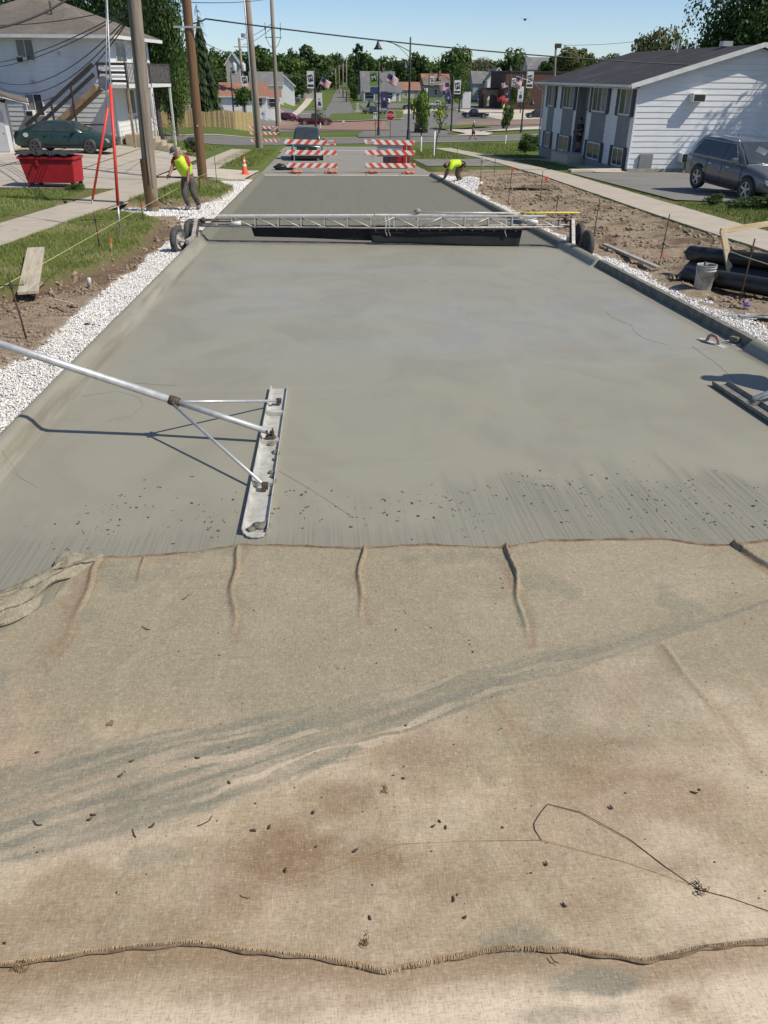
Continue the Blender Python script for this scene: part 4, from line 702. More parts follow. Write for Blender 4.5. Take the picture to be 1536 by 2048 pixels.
MB().tube([(-.155,0,.34),(-.15,-.1,.25),(-.06,-.165,.15),(.06,-.165,.15),(.15,-.1,.25),(.155,0,.34)], .004, 6).build('bail_handle', M_DKST, t, True); MB().tube([(-.02,.02,.1),(-.045,-.01,.44)], [.016,.02], 8).build('tool_grip', M_DKST, t, True)
def hammer(label, x, y, rz, ln=.32):
    z = float(hR(np.array([x]), np.array([y]))[0]); t = thing('sledge_hammer', label, 'hammer', (x, y, z+.035), rz); MB().tube([(0,0,0),(ln,0,.01)], [.016,.019], 8).build('handle', M_LUMB, t, True); MB().tube([(0,-.07,0),(0,-.05,0),(0,.05,0),(0,.07,0)], [.026,.03,.03,.026], 8).build('head', M_DKST, t)
hammer('hammer with tan handle lying left of the bucket', 5.98, 13.0, rad(-110), .25); hammer('hammer with pale handle lying right of the bucket', 6.33, 12.3, rad(10), .42); hammer('hammer leaning in the dirt behind the bucket', 6.36, 12.62, rad(40), .4)
r_ = random.Random(4); M_TGR = mat('grey_tool_handle', (.42,.42,.40), (.2,.2,.19), 12, .6)
for i in range(7):
    x = 6.0+.07*i; y = 10.35-.03*i+r_.uniform(-.05, .05); z = float(hR(np.array([x]), np.array([y]))[0]); t = thing('hand_tool', ['grey float tool with wide flat blade in the tool pile at the right edge','black handled trowel in the tool pile at the right edge','pale wooden handled tool in the tool pile at the right edge','bent steel rod tool in the tool pile at the right edge','silver jointer tool in the tool pile at the right edge','dark edging rod at the back of the tool pile at right','rusty bar at the front of the tool pile at right'][i], 'tool', (x, y, z+.03), rad(-20+r_.uniform(-14, 14)))
    MB().tube([(-.15,0,.0),(0,0,.03),(.35,0,.03+.01*i)], [.012,.015,.016], 8).build('handle', [M_TGR,M_BLACK,M_LUMB,M_GALV,M_GALV,M_DKST,M_REBAR][i], t, True); MB().box(-.38,-.10,-.045,.045,-.006,.006).build('blade', M_MAG if i % 2 == 0 else M_GALV, t, bevel=.002)
o = MB().lathe([(.025,-.02),(.045,-.022),(.048,0),(.045,.022),(.025,.02)], axis='z', n=14).build('tape_roll', mat('purple_tape', (.25,.12,.48), (.18,.09,.36), 8, .5), None, True, loc=(6.05,10.62,float(hR(np.array([6.05]), np.array([10.62]))[0])+.06)); tag(o, 'small purple tape roll on the tool pile at the right edge', 'tape')
for lab, x, y in [('orange marker flag standing behind the black pipes', 7.88,15.34),('red marker flag on the sidewalk edge by the asphalt lot', 8.9,32.5),('red marker flag next to the dirt far up the right verge', 8.6,37.2)]:
    z = float(hR(np.array([x]), np.array([y]))[0]); t = thing('marker_flag', lab, 'flag', (x, y, z)); MB().tube([(0,0,-.1),(0,0,.34)], .003, 5).build('wire_stem', M_GALV, t); MB().slab([(0,0,.18),(.12,.02,.16),(.11,-.01,.33),(0,0,.34)], .003).build('flag_cloth', mat('orange_flag', (.8,.10,.03), (.7,.08,.03), 8, .6), t)
gl = MB(); lump(gl, (0,0,.03), .075, 5, 10, .55); lump(gl, (.1,-.02,.025), .055, 6, 10, .6)
for a in (-.5,-.2,.1,.4): gl.tube([(.12,-.02,.03),(.19,-.02+a*.09,.03),(.23,-.02+a*.14,.015)], [.016,.014,.012], 6)
o = gl.build('work_glove', M_BLACK, None, True, loc=(-3.22,10.62,-S*10.62-.12)); tag(o, 'black work glove dropped on the white gravel', 'glove')
o = MB().tube([(0,0,-.1),(.02,-.03,.05),(.04,-.06,.14)], .03, 10).build('pipe_stub', M_WPAINT, None, True, loc=P(-3.85,13.2,-.05)); tag(o, 'short white pipe stub sticking out of the left bank', 'pipe')
M_CONP = mat('traffic_orange', (.80,.095,.03), (.68,.08,.03), 5, .55)
def stripe_mat(name, flip):
    m, n, b = nodes(name); co = coord(n); sp = N(n, 'ShaderNodeSeparateXYZ'); L(n, co, sp.inputs[0]); a = math_(n, 'ADD', sp.outputs[0], math_(n, 'MULTIPLY', sp.outputs[2], flip)); f = math_(n, 'FRACT', math_(n, 'DIVIDE', math_(n, 'ADD', a, 10), .40), 0); f = math_(n, 'GREATER_THAN', f, .5)
    c = mixc(n, f, (.78,.79,.78), (.74,.095,.025)); c = mixc(n, math_(n, 'MULTIPLY', ramp(n, noise(n, co, 6, 5, .7), .55, .75), .35), c, (.42,.38,.33)); L(n, c, b.inputs['Base Color']); b.inputs['Roughness'].default_value = .5; return m
M_ST1 = stripe_mat('barricade_stripes_left', -1.0); M_ST2 = stripe_mat('barricade_stripes_right', 1.0)
M_BAG = mat('orange_sandbag', (.62,.20,.10), (.45,.16,.09), 9, .9, 0, .5, 30)
def barricade(label, x, y, rz, sm, panel=False, zf=None):
    z = -S*y if zf is None else zf; t = thing('road_barricade', label, 'barricade', (x, y, z+.0), rz, 'striped road barricades')
    for px in (-.80, .80):
        MB().bar((px,.0,.04),(px,.0,1.46),.04,.04).build('post', M_GALV, t, bevel=.004); MB().bar((px,-.55,.025),(px,.55,.025),.045,.045).build('foot', M_GALV, t, bevel=.004)
    for k, h in enumerate((.33,.89,1.33)):
        o = MB().box(-1.2,1.2,-.012,.012,-.10,.10).build('board', sm, t, bevel=.004, loc=(-.03*(k-1),-.036,h)); o.rotation_euler = (0, rad(1.2 if k == 2 else .5), 0)
    if panel:
        pn = MB().box(-.62,.62,.012,.018,.72,1.24).build('sign_panel', mat('sign_back_aluminium', (.40,.41,.40), (.33,.34,.33), 4, .5, .5), t); MB().box(-.10,.10,-.004,.0,-.06,.06).build('sticker', M_WPAINT, pn, loc=(.0,.010,1.0))
    st = MB().box(-.17,.17,-.003,.0,-.06,.06).build('name_plate', M_WPAINT, t, loc=(-.93 if panel else .93,-.052,1.33)); text_mesh('ROAD', .09, mat('plate_red', (.5,.06,.04), None, 5, .6), st, Matrix.Translation((0,-.005,0)) @ Matrix.Rotation(rad(90), 4, 'X'))
    return t
barricade('striped barricade on the left in front of the green pickup', -.38, 39.95, rad(1.5), M_ST1, False)
barricade('striped barricade on the right with a grey sign panel behind', 3.36, 40.1, rad(2.5), M_ST2, True)
barricade('striped barricade standing beyond the grey pole at the left corner', -4.6, 73.2, rad(6), M_ST2, False, float(zg(-4.6, 73.2))+.12); bb = [o for o in bpy.data.objects if o.name.startswith('road_barricade')][-1]
pn = MB().box(-.62,.62,.012,.018,.98,1.24).build('sign_panel', mat('sign_back_aluminium', (.4,.41,.4)), bb)
for k, (x, y, lab) in enumerate([(-1.15,39.45,'orange sandbag on the left foot of the left barricade'),(.50,39.5,'orange sandbag on the right foot of the left barricade'),(2.45,39.55,'orange sandbag on the left foot of the right barricade'),(4.12,39.2,'bright orange sandbag on the right foot of the right barricade')]):
    mb = MB(); lump(mb, (0,0,.07), .17, k, 12, .42); lump(mb, (.22,.03,.06), .14, k+9, 12, .42); lump(mb, (-.2,-.02,.05), .10, k+19, 10, .4); o = mb.build('sandbag', M_BAG if k != 3 else mat('bright_sandbag', (.80,.27,.15), (.66,.2,.1), 9, .9), None, True, loc=(x, y, -S*y+.02)); tag(o, lab, 'sandbag')
t = thing('traffic_cone', 'orange traffic cone standing on the pale driveway apron at left', 'cone', (-3.4,38.5,-S*38.5+.03))
MB().box(-.19,.19,-.19,.19,0,.03).build('base', M_CONP, t, bevel=.01); MB().lathe([(.15,.03),(.135,.06),(.03,.72),(.0,.725)], n=20).build('body', M_CONP, t, True)
for h0, h1 in ((.34,.44),(.54,.61)): MB().lathe([(.137-.105*(h0-.06)/.66, h0),(.137-.105*(h1-.06)/.66, h1)], n=20).build('reflective_collar', mat('reflective_white', (.8,.8,.78), None, 5, .4), t, True)
mb = MB(); lump(mb, (0,0,.14), .30, 2, 12, .5); lump(mb, (.45,.05,.08), .28, 4, 12, .32); o = mb.build('rubbish_bag', mat('black_plastic', (.012,.012,.012), (.03,.03,.03), 6, .35, 0, .3, 20), None, True, loc=(-1.95,42.2,-S*42.2)); tag(o, 'black plastic bag on the kerb beside the left barricade', 'bag')
t = thing('red_steel_bin', 'red steel bin with black end panel behind the right barricade', 'bin', (4.0,43.9,-S*43.9), rad(2))
M_REDP = mat('red_painted_steel', (.40,.010,.016), (.30,.008,.013), 2.5, .7, 0, .1, 20); MB().prism([(-.62,.22),(.66,.22),(.70,1.18),(-.66,1.18)], 'y', -.5, .6).build('box', M_REDP, t, bevel=.02); MB().box(-.66,-.10,-.515,-.502,.25,.78).build('black_panel', M_BLACK, t); MB().box(-.6,.64,-.45,.55,.06,.22).build('dark_base', M_BLACK, t)  # dark base block fills in for the black shadow under the bin
for x in (-.3,0,.3,.55): MB().bar((x,-.515,.26),(x,-.515,1.12),.03,.03,(0,1,0)).build('rib', M_REDP, t)
# ================================================================== PEOPLE
M_SKIN = mat('skin', (.46,.27,.19), (.40,.22,.15), 9, .6); M_DSKIN = mat('tanned_skin', (.30,.16,.10), (.24,.12,.08), 9, .6)
def skin(name, V, E_, R_, matl, parent, sub=2):
    me = bpy.data.meshes.new(name); me.from_pydata([tuple(v) for v in V], E_, []); me.materials.append(matl); o = link(name, me, parent); md = o.modifiers.new('skin', 'SKIN'); md.use_smooth_shade = True
    if not me.skin_vertices: me.attributes.new('skin', 'FLOAT', 'POINT')
    for i, r in enumerate(R_):
        d = me.skin_vertices[0].data[i]; q = r if isinstance(r, tuple) else (r, r); d.radius = (q[0]*1.28, q[1]*1.28); d.use_root = (i == 0)
    s_ = o.modifiers.new('sub', 'SUBSURF'); s_.levels = sub; s_.render_levels = sub; return o
def person(label, loc, rz, J, cloth, look=(0,-1,0), sc=1.0):
    """J: joint -> (x, y, z); one continuous body, clothes as children"""
    t = thing('person', label, 'person', loc, rz); t.scale = (sc,)*3; J = {k: Vector(v) for k, v in J.items()}; V = []; E_ = []; R_ = []
    def ch(pts, start=None):
        p = start
        for v, r in pts:
            V.append(Vector(v)); R_.append(r); i = len(V)-1
            if p is not None: E_.append((p, i))
            p = i
        return p
    pel = ch([(J['pelvis'], (.13,.10))]); ch_ = ch([(J['pelvis'].lerp(J['chest'], .5), (.13,.10)), (J['chest'], (.15,.11))], pel); nk = ch([(J['chest'].lerp(J['neck'], .7), .085), (J['neck'], .056)], ch_)
    up = (J['head']-J['neck']).normalized(); lk = Vector(look).normalized(); ch([(J['head']-up*.075+lk*.015, .066), (J['head'], .088), (J['head']+up*.075-lk*.01, .07)], nk)
    for s_ in 'LR':
        a = ch([(J['sh'+s_], .065), (J['sh'+s_].lerp(J['el'+s_], .5), .050), (J['el'+s_], .042), (J['el'+s_].lerp(J['wr'+s_], .4), .040), (J['wr'+s_], .029)], ch_)
        d = (J['wr'+s_]-J['el'+s_]).normalized(); q = d.cross(lk); q = q.normalized() if q.length > .1 else Vector((1,0,0)); pm_ = ch([(J['wr'+s_]+d*.05, .034)], a)
        for k, (o_, l) in enumerate([(-.028,.085),(-.010,.095),(.010,.09),(.027,.075)]): ch([(J['wr'+s_]+d*.085+q*o_, .011), (J['wr'+s_]+d*(.085+l*.45)+q*o_*1.1+lk*.008, .0095), (J['wr'+s_]+d*(.085+l*.8)+q*o_*1.1+lk*.03, .008)], pm_)
        ch([(J['wr'+s_]+d*.05+q*-.038+lk*.012, .011), (J['wr'+s_]+d*.085+q*-.05+lk*.03, .009)], pm_)
        ch([(J['hip'+s_], .09), (J['hip'+s_].lerp(J['kn'+s_], .5), .072), (J['kn'+s_], .055), (J['kn'+s_].lerp(J['an'+s_], .4), .052), (J['an'+s_], .036), (J['to'+s_], .034)], pel)
    b = skin('body', V, E_, R_, cloth.get('skin', M_SKIN), t)
    fx = lk.cross(up).normalized(); mb = MB()
    for s_ in (-1, 1): lump(mb, J['head']+lk*.083+fx*.032*s_+up*.005, .011, 1, 8, 1)
    lump(mb, J['head']+lk*.085-up*.055, .016, 2, 8, .4); mb.build('eyes_and_mouth', mat('dark_face_detail', (.06,.035,.03)), b, True); lump(MB(), J['head']+lk*.094-up*.02, .017, 3, 8, 1.2).build('nose', cloth.get('skin', M_SKIN), b, True)
    mb = MB()
    for s_ in (-1, 1): lump(mb, J['head']+fx*.087*s_-up*.01, .022, 4, 8, 1.3)
    mb.build('ears', cloth.get('skin', M_SKIN), b, True)
    def garment(name, chains, matl, sub=2):
        V2 = []; E2 = []; R2 = []; idx = {}
        for c in chains:
            p = None
            for key, r in c:
                v = J[key] if isinstance(key, str) else (J[key[0]].lerp(J[key[1]], key[2])); kk = key if isinstance(key, str) else tuple(key)
                if kk not in idx: V2.append(v); R2.append(r); idx[kk] = len(V2)-1
                if p is not None: E2.append((p, idx[kk]))
                p = idx[kk]
        return skin(name, V2, E2, R2, matl, t, sub)
    if 'shirt' in cloth: garment('shirt', [[('pelvis',(.148,.12)),(('pelvis','chest',.5),(.155,.125)),('chest',(.17,.135)),(('chest','neck',.75),.095)]]+[[('chest',(.17,.135)),('sh'+s_,.088),(('sh'+s_,'el'+s_,.8),.066)] for s_ in 'LR'], cloth['shirt'])
    if 'vest' in cloth:
        v_ = garment('vest', [[('pelvis',(.165,.135)),(('pelvis','chest',.5),(.172,.142)),('chest',(.187,.15)),(('chest','neck',.80),.125)],[('chest',(.187,.15)),(('chest','shL',.92),.112)],[('chest',(.187,.15)),(('chest','shR',.92),.112)]], cloth['vest'])
        garment('reflective_band', [[(('pelvis','chest',.42),(.179,.149)),(('pelvis','chest',.52),(.181,.151))]], cloth['band']).parent = v_
    if 'pants' in cloth:
        k = cloth.get('pants_to', .92); garment('trousers', [[('pelvis',(.15,.122)),(('pelvis','chest',.25),(.142,.115))]]+[[('pelvis',(.15,.122)),('hip'+s_,.112),(('hip'+s_,'kn'+s_,.5),.094),('kn'+s_,.075)]+([(('kn'+s_,'an'+s_,.45),.072),(('kn'+s_,'an'+s_,k),.062)] if k > .4 else []) for s_ in 'LR'], cloth['pants'])
    if 'boots' in cloth:
        for s_ in 'LR': garment('boot', [[(('kn'+s_,'an'+s_,cloth.get('boot_top', .55)),.062),('an'+s_,.052),('to'+s_,.046)]], cloth['boots'])
    if 'gloves' in cloth:
        for s_ in cloth.get('glove_hands', 'LR'): d = (J['wr'+s_]-J['el'+s_]).normalized(); lump(MB(), J['wr'+s_]+d*.08, .058, 6, 10, .9).build('glove', cloth['gloves'], t, True)
    if 'cap' in cloth:
        h = J['head']+up*.03; M3 = Matrix(((fx.x,lk.x,up.x),(fx.y,lk.y,up.y),(fx.z,lk.z,up.z))); mb = MB(); mb.lathe([(.104,-.01),(.105,.03),(.095,.065),(.07,.092),(.03,.106),(0,.108)], n=18)
        c_ = mb.build('cap', cloth['cap'], t, True); c_.matrix_local = Matrix.Translation(h) @ M3.to_4x4()
        bq = MB().prism([(-.085,.06),(-.075,.13),(-.04,.175),(.04,.175),(.075,.13),(.085,.06)], 'z', -.012, -.004).build('brim', cloth.get('brim', cloth['cap']), c_)
    elif 'hair' in cloth: lump(MB(), J['head']+up*.035-lk*.02, .105, 7, 14, .95).build('hair', cloth['hair'], t, True)
    return t
M_LIME = mat('lime_vest', (.58,.80,.03), (.48,.70,.03), 6, .7); M_BAND = mat('silver_band', (.55,.56,.54), (.45,.46,.44), 9, .35); M_JEAN = mat('cement_stained_trousers', (.115,.105,.098), (.06,.055,.055), 8, .9, 0, .3, 30); M_BOOT = mat('rubber_boots', (.13,.125,.115), (.2,.19,.17), 9, .75); M_CAP = mat('grey_cap', (.075,.08,.085), (.10,.105,.11), 9, .8); M_HAIR = mat('brown_hair', (.06,.035,.02), (.04,.025,.015), 20, .7)
person('worker in lime vest, red shirt and grey cap stooping beside the brown pole', (-3.86,24.7,-S*24.7-.075), 0, dict(pelvis=(.02,.05,.90),chest=(-.10,-.06,1.28),neck=(-.20,-.15,1.50),head=(-.25,-.21,1.61),shL=(.05,-.08,1.40),elL=(.09,-.16,1.12),wrL=(.06,-.30,.88),shR=(-.28,-.04,1.41),elR=(-.36,-.16,1.20),wrR=(-.44,-.30,1.03),hipL=(.10,.05,.86),knL=(.13,-.06,.50),anL=(.24,.16,.11),toL=(.22,.0,.045),hipR=(-.07,.05,.86),knR=(-.12,-.12,.50),anR=(-.03,-.02,.11),toR=(-.14,-.12,.045)),
    dict(shirt=mat('red_shirt', (.38,.025,.03), (.28,.02,.025), 9, .85), vest=M_LIME, band=M_BAND, pants=M_JEAN, boots=M_BOOT, gloves=M_BLACK, glove_hands='R', cap=M_CAP, brim=mat('pale_brim', (.5,.5,.47)), skin=M_DSKIN), (-.55,-.65,-.45))
person('worker in lime shirt bending over to trowel the right kerb', (5.85,34.4,-S*34.4-.05), 0, dict(pelvis=(.05,.1,.76),chest=(-.34,-.02,.80),neck=(-.54,-.06,.80),head=(-.64,-.08,.72),shL=(-.42,.16,.74),elL=(-.58,.10,.48),wrL=(-.70,.02,.20),shR=(-.42,-.20,.74),elR=(-.56,-.26,.48),wrR=(-.72,-.20,.20),hipL=(.06,.20,.76),knL=(-.16,.22,.42),anL=(-.02,.22,.10),toL=(-.2,.22,.05),hipR=(.06,.0,.76),knR=(-.12,-.04,.42),anR=(.06,-.04,.10),toR=(-.1,-.06,.05)),
    dict(shirt=M_LIME, pants=mat('tan_work_trousers', (.22,.16,.11), (.14,.10,.075), 8, .9, 0, .3, 30), boots=M_BOOT, gloves=M_BLACK, hair=M_HAIR, skin=M_DSKIN), (-.75,-.1,-.65))
t = thing('hand_trowel', 'dark trowel under the hands of the bending worker', 'trowel', (5.08,34.3,-S*34.3+.012), rad(80)); MB().box(-.25,.25,-.06,.06,0,.008).build('blade', M_DKST, t, bevel=.003); MB().tube([(-.1,0,.008),(-.09,0,.06),(.09,0,.06),(.1,0,.008)], .016, 8).build('handle', M_LUMB, t, True)
stand = dict(pelvis=(0,0,.93),chest=(0,-.01,1.32),neck=(0,-.02,1.54),head=(0,-.04,1.68),shL=(.18,0,1.43),elL=(.24,.04,1.15),wrL=(.24,-.10,.92),shR=(-.18,0,1.43),elR=(-.24,.04,1.15),wrR=(-.22,-.12,.93),hipL=(.09,0,.9),knL=(.10,-.03,.5),anL=(.1,.02,.08),toL=(.1,-.1,.04),hipR=(-.09,0,.9),knR=(-.10,-.03,.5),anR=(-.1,.02,.08),toR=(-.1,-.1,.04))
walk = dict(stand); walk.update(knL=(.09,-.20,.52),anL=(.09,-.28,.1),toL=(.09,-.42,.07),knR=(-.09,.06,.5),anR=(-.09,.36,.14),toR=(-.09,.25,.05),wrL=(.22,.10,.95),wrR=(-.22,-.22,.97))
person('pedestrian in navy top and shorts walking on the cross street', P(16.6,91.2,.13), rad(75), walk, dict(shirt=mat('navy_top', (.03,.035,.075), None, 9, .85), pants=mat('navy_shorts', (.035,.04,.07), None, 9, .85), pants_to=.2, boots=mat('dark_shoes', (.05,.05,.05)), boot_top=.85, hair=mat('white_hat', (.7,.7,.68))))
door_p = dict(stand); door_p.update(elL=(.26,-.05,1.18), wrL=(.12,-.26,1.16), elR=(-.26,-.05,1.18), wrR=(-.1,-.28,1.1))
person('person in dark clothes standing in the apartment doorway', (14.72,47.4,-1.24), rad(-78), door_p, dict(shirt=mat('black_top', (.02,.02,.022), None, 9, .85), pants=mat('black_shorts', (.018,.018,.02), None, 9, .85), pants_to=.1, boots=mat('dark_shoes', (.05,.05,.05)), boot_top=.6, hair=M_HAIR, skin=M_DSKIN), sc=.98)
off_p = dict(stand); off_p.update(elL=(.30,-.02,1.15), wrL=(.28,-.22,.98))  # pose of an unseen worker, added to throw the shadow near the short float
person('unseen worker in lime shirt added by the right kerb to cast a shadow', (5.55,7.0,-S*7.0+.0), rad(-90), off_p, dict(shirt=M_LIME, pants=M_JEAN, boots=M_BOOT, cap=M_CAP, skin=M_DSKIN))
# ================================================================== VEHICLES
M_GLASS = mat('car_glass', (.035,.045,.05), (.05,.06,.065), 3, .08, 0, spec=.8); M_CHR = mat('chrome', (.62,.63,.64), (.5,.5,.5), 6, .2, .9); M_LAMP = mat('headlamp', (.62,.63,.6), (.45,.45,.42), 12, .15, .3, spec=.8); M_TAIL = mat('tail_lamp', (.32,.015,.015), (.22,.01,.01), 9, .25); M_TRIM = mat('black_trim', (.018,.018,.019), (.03,.03,.03), 6, .6); M_PLATE = mat('plate', (.6,.6,.58), None, 5, .5)
def loft(mb, rings):
    n = len(rings[0]); b = len(mb.v)
    for r in rings: mb.v += [tuple(p) for p in r]
    for i in range(len(rings)-1):
        for j in range(n): mb.f.append((b+i*n+j, b+i*n+(j+1) % n, b+(i+1)*n+(j+1) % n, b+(i+1)*n+j))
    mb.f.append(tuple(b+j for j in range(n))[::-1]); mb.f.append(tuple(b+(len(rings)-1)*n+j for j in range(n))); return mb
KIND = {   # x from the tail (-) to the nose (+): stations (x, z bottom, z top, half width); glasshouse (rear base, rear roof, front roof, front base, z belt, z roof, half width belt, roof)
 'sedan': dict(L=4.8, wb=(-1.36,1.36), r=.31, st=[(-2.40,.42,.80,.72),(-2.30,.30,.95,.82),(-1.9,.25,1.0,.86),(-1.0,.22,.98,.88),(0,.22,.95,.885),(.9,.22,.93,.88),(1.5,.24,.84,.87),(2.1,.28,.74,.83),(2.34,.36,.66,.74)], gh=(-1.95,-1.05,.25,1.15,.93,1.40,.80,.60)),
 'suv': dict(L=4.65, wb=(-1.35,1.36), r=.36, st=[(-2.28,.55,1.0,.78),(-2.22,.38,1.12,.86),(-1.8,.30,1.10,.90),(-1.0,.28,1.08,.915),(0,.28,1.06,.92),(.85,.28,1.05,.915),(1.4,.30,1.02,.905),(1.95,.34,.93,.87),(2.24,.42,.78,.78)], gh=(-2.18,-1.75,.15,1.05,1.04,1.66,.86,.66)),
 'pickup': dict(L=5.6, wb=(-1.65,1.75), r=.38, st=[(-2.75,.55,1.02,.86),(-2.7,.48,1.06,.92),(-1.5,.45,1.06,.95),(-.4,.42,1.07,.95),(.8,.42,1.07,.95),(1.2,.44,1.09,.945),(2.1,.46,1.06,.93),(2.65,.50,1.06,.90),(2.78,.56,1.03,.86)], gh=(-.55,-.42,.75,1.35,1.05,1.78,.86,.70)),
}
def wheel(parent, x, y, r, sgn, rimmat, wd=.20, spokes=5):
    wh = link('wheel', None, parent); wh.location = (x, y, r); MB().lathe([(r*.66,-wd*.45),(r*.8,-wd*.5),(r*.96,-wd*.46),(r,-wd*.3),(r,wd*.3),(r*.96,wd*.46),(r*.8,wd*.5),(r*.66,wd*.45)], axis='y', n=24).build('tyre', M_TYRE, wh, True)
    mb = MB().lathe([(r*.68,sgn*wd*.44),(r*.63,sgn*wd*.38),(r*.60,sgn*wd*.15),(0,sgn*wd*.15)], axis='y', n=24)
    rim = mb.build('rim', M_TRIM, wh, True); mb = MB()
    for k in range(spokes): a = 2*math.pi*k/spokes+.3; mb.bar((0,sgn*wd*.36,0),(math.cos(a)*r*.63,sgn*wd*.40,math.sin(a)*r*.63),r*.20,.02,(0,1,0))
    mb.lathe([(r*.16,sgn*wd*.36),(r*.14,sgn*wd*.44),(0,sgn*wd*.45)], axis='y', n=12).lathe([(r*.68,sgn*wd*.43),(r*.61,sgn*wd*.42)], axis='y', n=24); mb.build('spokes', rimmat, wh)
def vehicle(name, label, cat, x, y, rz, kind, paint, rimmat=None, sc=1.0, z=None, rack=False, badge=None, face=None, pitch=0.0):
    K = KIND[kind]; t = thing(name, label, cat, P(x, y, .13) if z is None else (x, y, z), rz); t.scale = (sc,)*3; t.rotation_euler = (0, pitch, rz); rimmat = rimmat or M_ALU; rings = []
    for sx, zb, zt, w_ in K['st']:
        h = zt-zb; rings.append([(sx,-w_*.80,zb),(sx,-w_*.97,zb+.10*h),(sx,-w_,zb+.42*h),(sx,-w_*.985,zb+.70*h),(sx,-w_*.93,zb+.93*h),(sx,-w_*.82,zt),(sx,0,zt+.025),(sx,w_*.82,zt),(sx,w_*.93,zb+.93*h),(sx,w_*.985,zb+.70*h),(sx,w_,zb+.42*h),(sx,w_*.97,zb+.10*h),(sx,w_*.80,zb)])
    body = loft(MB(), rings).build('body', paint, t, True)
    rb, rr, fr, fb, zb, zr, w0, w1 = K['gh']
    def sec(px, pz, w_, fl=0): return [(px,-w0,zb-.06),(px,-w0,zb),(px,-w_,pz-.03),(px,-w_*.9,pz),(px,0,pz+.03),(px,w_*.9,pz),(px,w_,pz-.03),(px,w0,zb),(px,w0,zb-.06)]
    gh = loft(MB(), [sec(rb, zb+.02, w0*.97), sec((rb*.35+rr*.65), zb+(zr-zb)*.72, w1+(w0-w1)*.3), sec(rr, zr-.03, w1), sec((rr+fr)/2, zr+.01, w1), sec(fr, zr-.03, w1), sec((fb*.45+fr*.55), zb+(zr-zb)*.58, w1+(w0-w1)*.45), sec(fb, zb+.02, w0*.97)]).build('cabin', paint, t, True)
    def at(u, v, side): yy = w0+(w1-w0)*v; return (u, side*(yy+.012), zb+.015+(zr-zb-.06)*v)
    cuts = {'sedan': [(rb+.45,rr-.02,-.42,-.42,0),( -.36,-.36,fr+.02,fb-.34,1)], 'suv': [(rb+.28,rr+.12,-1.05,-1.05,0),(-.99,-.99,-.18,-.18,1),(-.10,-.10,fr+.0,fb-.38,1)], 'pickup': [(rb+.10,rr+.08,.05,.05,0),(.11,.11,fr+.0,fb-.32,1)]}[kind]
    for side in (-1, 1):
        for a0, a1, b1, b0, dr in cuts:
            q = [at(a0,.06,side),at(b0,.06,side),at(b1,.90,side),at(a1,.90,side)]; MB().slab(q if side < 0 else q[::-1], .02).build('side_window', M_GLASS, t)
    e = .012
    def glass(px0, px1, zlo, zhi, name):                            # sloping front / rear pane
        s_ = 1 if px0 > px1 else -1; q = [(px0+s_*e*2,-w0*.90,zlo+.03),(px0+s_*e*2,w0*.90,zlo+.03),(px1+s_*e*2,w1*.88,zhi-.05),(px1+s_*e*2,-w1*.88,zhi-.05)]; d = .035; q = [(a, b, c+d) for a, b, c in q]; MB().slab(q if s_ > 0 else q[::-1], .02).build(name, M_GLASS, t)
    glass(fb-.02, fr+.02, zb, zr, 'windscreen'); glass(rb+.02, rr-.02, zb, zr, 'rear_window')
    xf = K['st'][-1][0]; xr = K['st'][0][0]; zf = K['st'][-1][2]; wf = K['st'][-1][3]; zrr = K['st'][0][2]; wr_ = K['st'][0][3]
    for s_ in (-1, 1):
        for wx in K['wb']:
            r = K['r']; MB().lathe([(r*1.16,0),(r*1.16,.012),(r*.2,.014)] if s_ > 0 else [(r*1.16,0),(r*1.16,-.012),(r*.2,-.014)], (wx, s_*K['st'][4][3]*.975, r+.03), 'y', 24).build('wheel_arch', M_TRIM, t, True); wheel(t, wx, s_*(K['st'][4][3]-.085), r, s_, rimmat)
        if kind == 'pickup': MB().box(xf-.05,xf+.015,s_*wf*.97-(.28 if s_ > 0 else 0),s_*wf*.97+(0 if s_ > 0 else .28),zf-.32,zf-.06).build('headlight', M_LAMP, t, bevel=.02)
        else: MB().prism([(xf-.42,zf+.05),(xf-.02,zf-.06),(xf+.0,zf-.18),(xf-.32,zf-.08)], 'y', s_*wf*.62, s_*wf*1.045).build('headlight', M_LAMP, t, bevel=.015)
        MB().box(xr-.012,xr+.10,s_*wr_*.98-(.16 if s_ > 0 else 0),s_*wr_*.98+(0 if s_ > 0 else .16),zrr-.30,zrr-.04).build('tail_light', M_TAIL, t, bevel=.015)
        MB().bar((fb-.42,s_*w0,zb+.06),(fb-.42,s_*(w0+.12),zb+.08),.05,.04).add([], []).build('mirror_stalk', M_TRIM, t); MB().box(fb-.50,fb-.38,s_*(w0+.14)-.09,s_*(w0+.14)+.09,zb+.02,zb+.18).build('mirror', paint, t, bevel=.03)
        for dx in ([-.75, .25] if kind != 'pickup' else [.15]): MB().box(dx-.09,dx+.09,s_*K['st'][4][3]-.012,s_*K['st'][4][3]+.022,zb-.17,zb-.135).build('door_handle', M_CHR if kind == 'suv' else M_TRIM, t, bevel=.008)
        for dx in ([-.86, -.40, .92] if kind == 'sedan' else [-.95, -.12, .95] if kind == 'suv' else [-.42, .98]): MB().box(dx-.006,dx+.006,s_*K['st'][4][3]*.985-.004,s_*K['st'][4][3]*1.002+.004,.34,zb-.02).build('door_seam', M_TRIM, t)
        MB().bar((-K['L']*.19,s_*K['st'][4][3]*.985,.30),(K['L']*.19,s_*K['st'][4][3]*.985,.30),.05,.09).build('sill', M_TRIM, t)
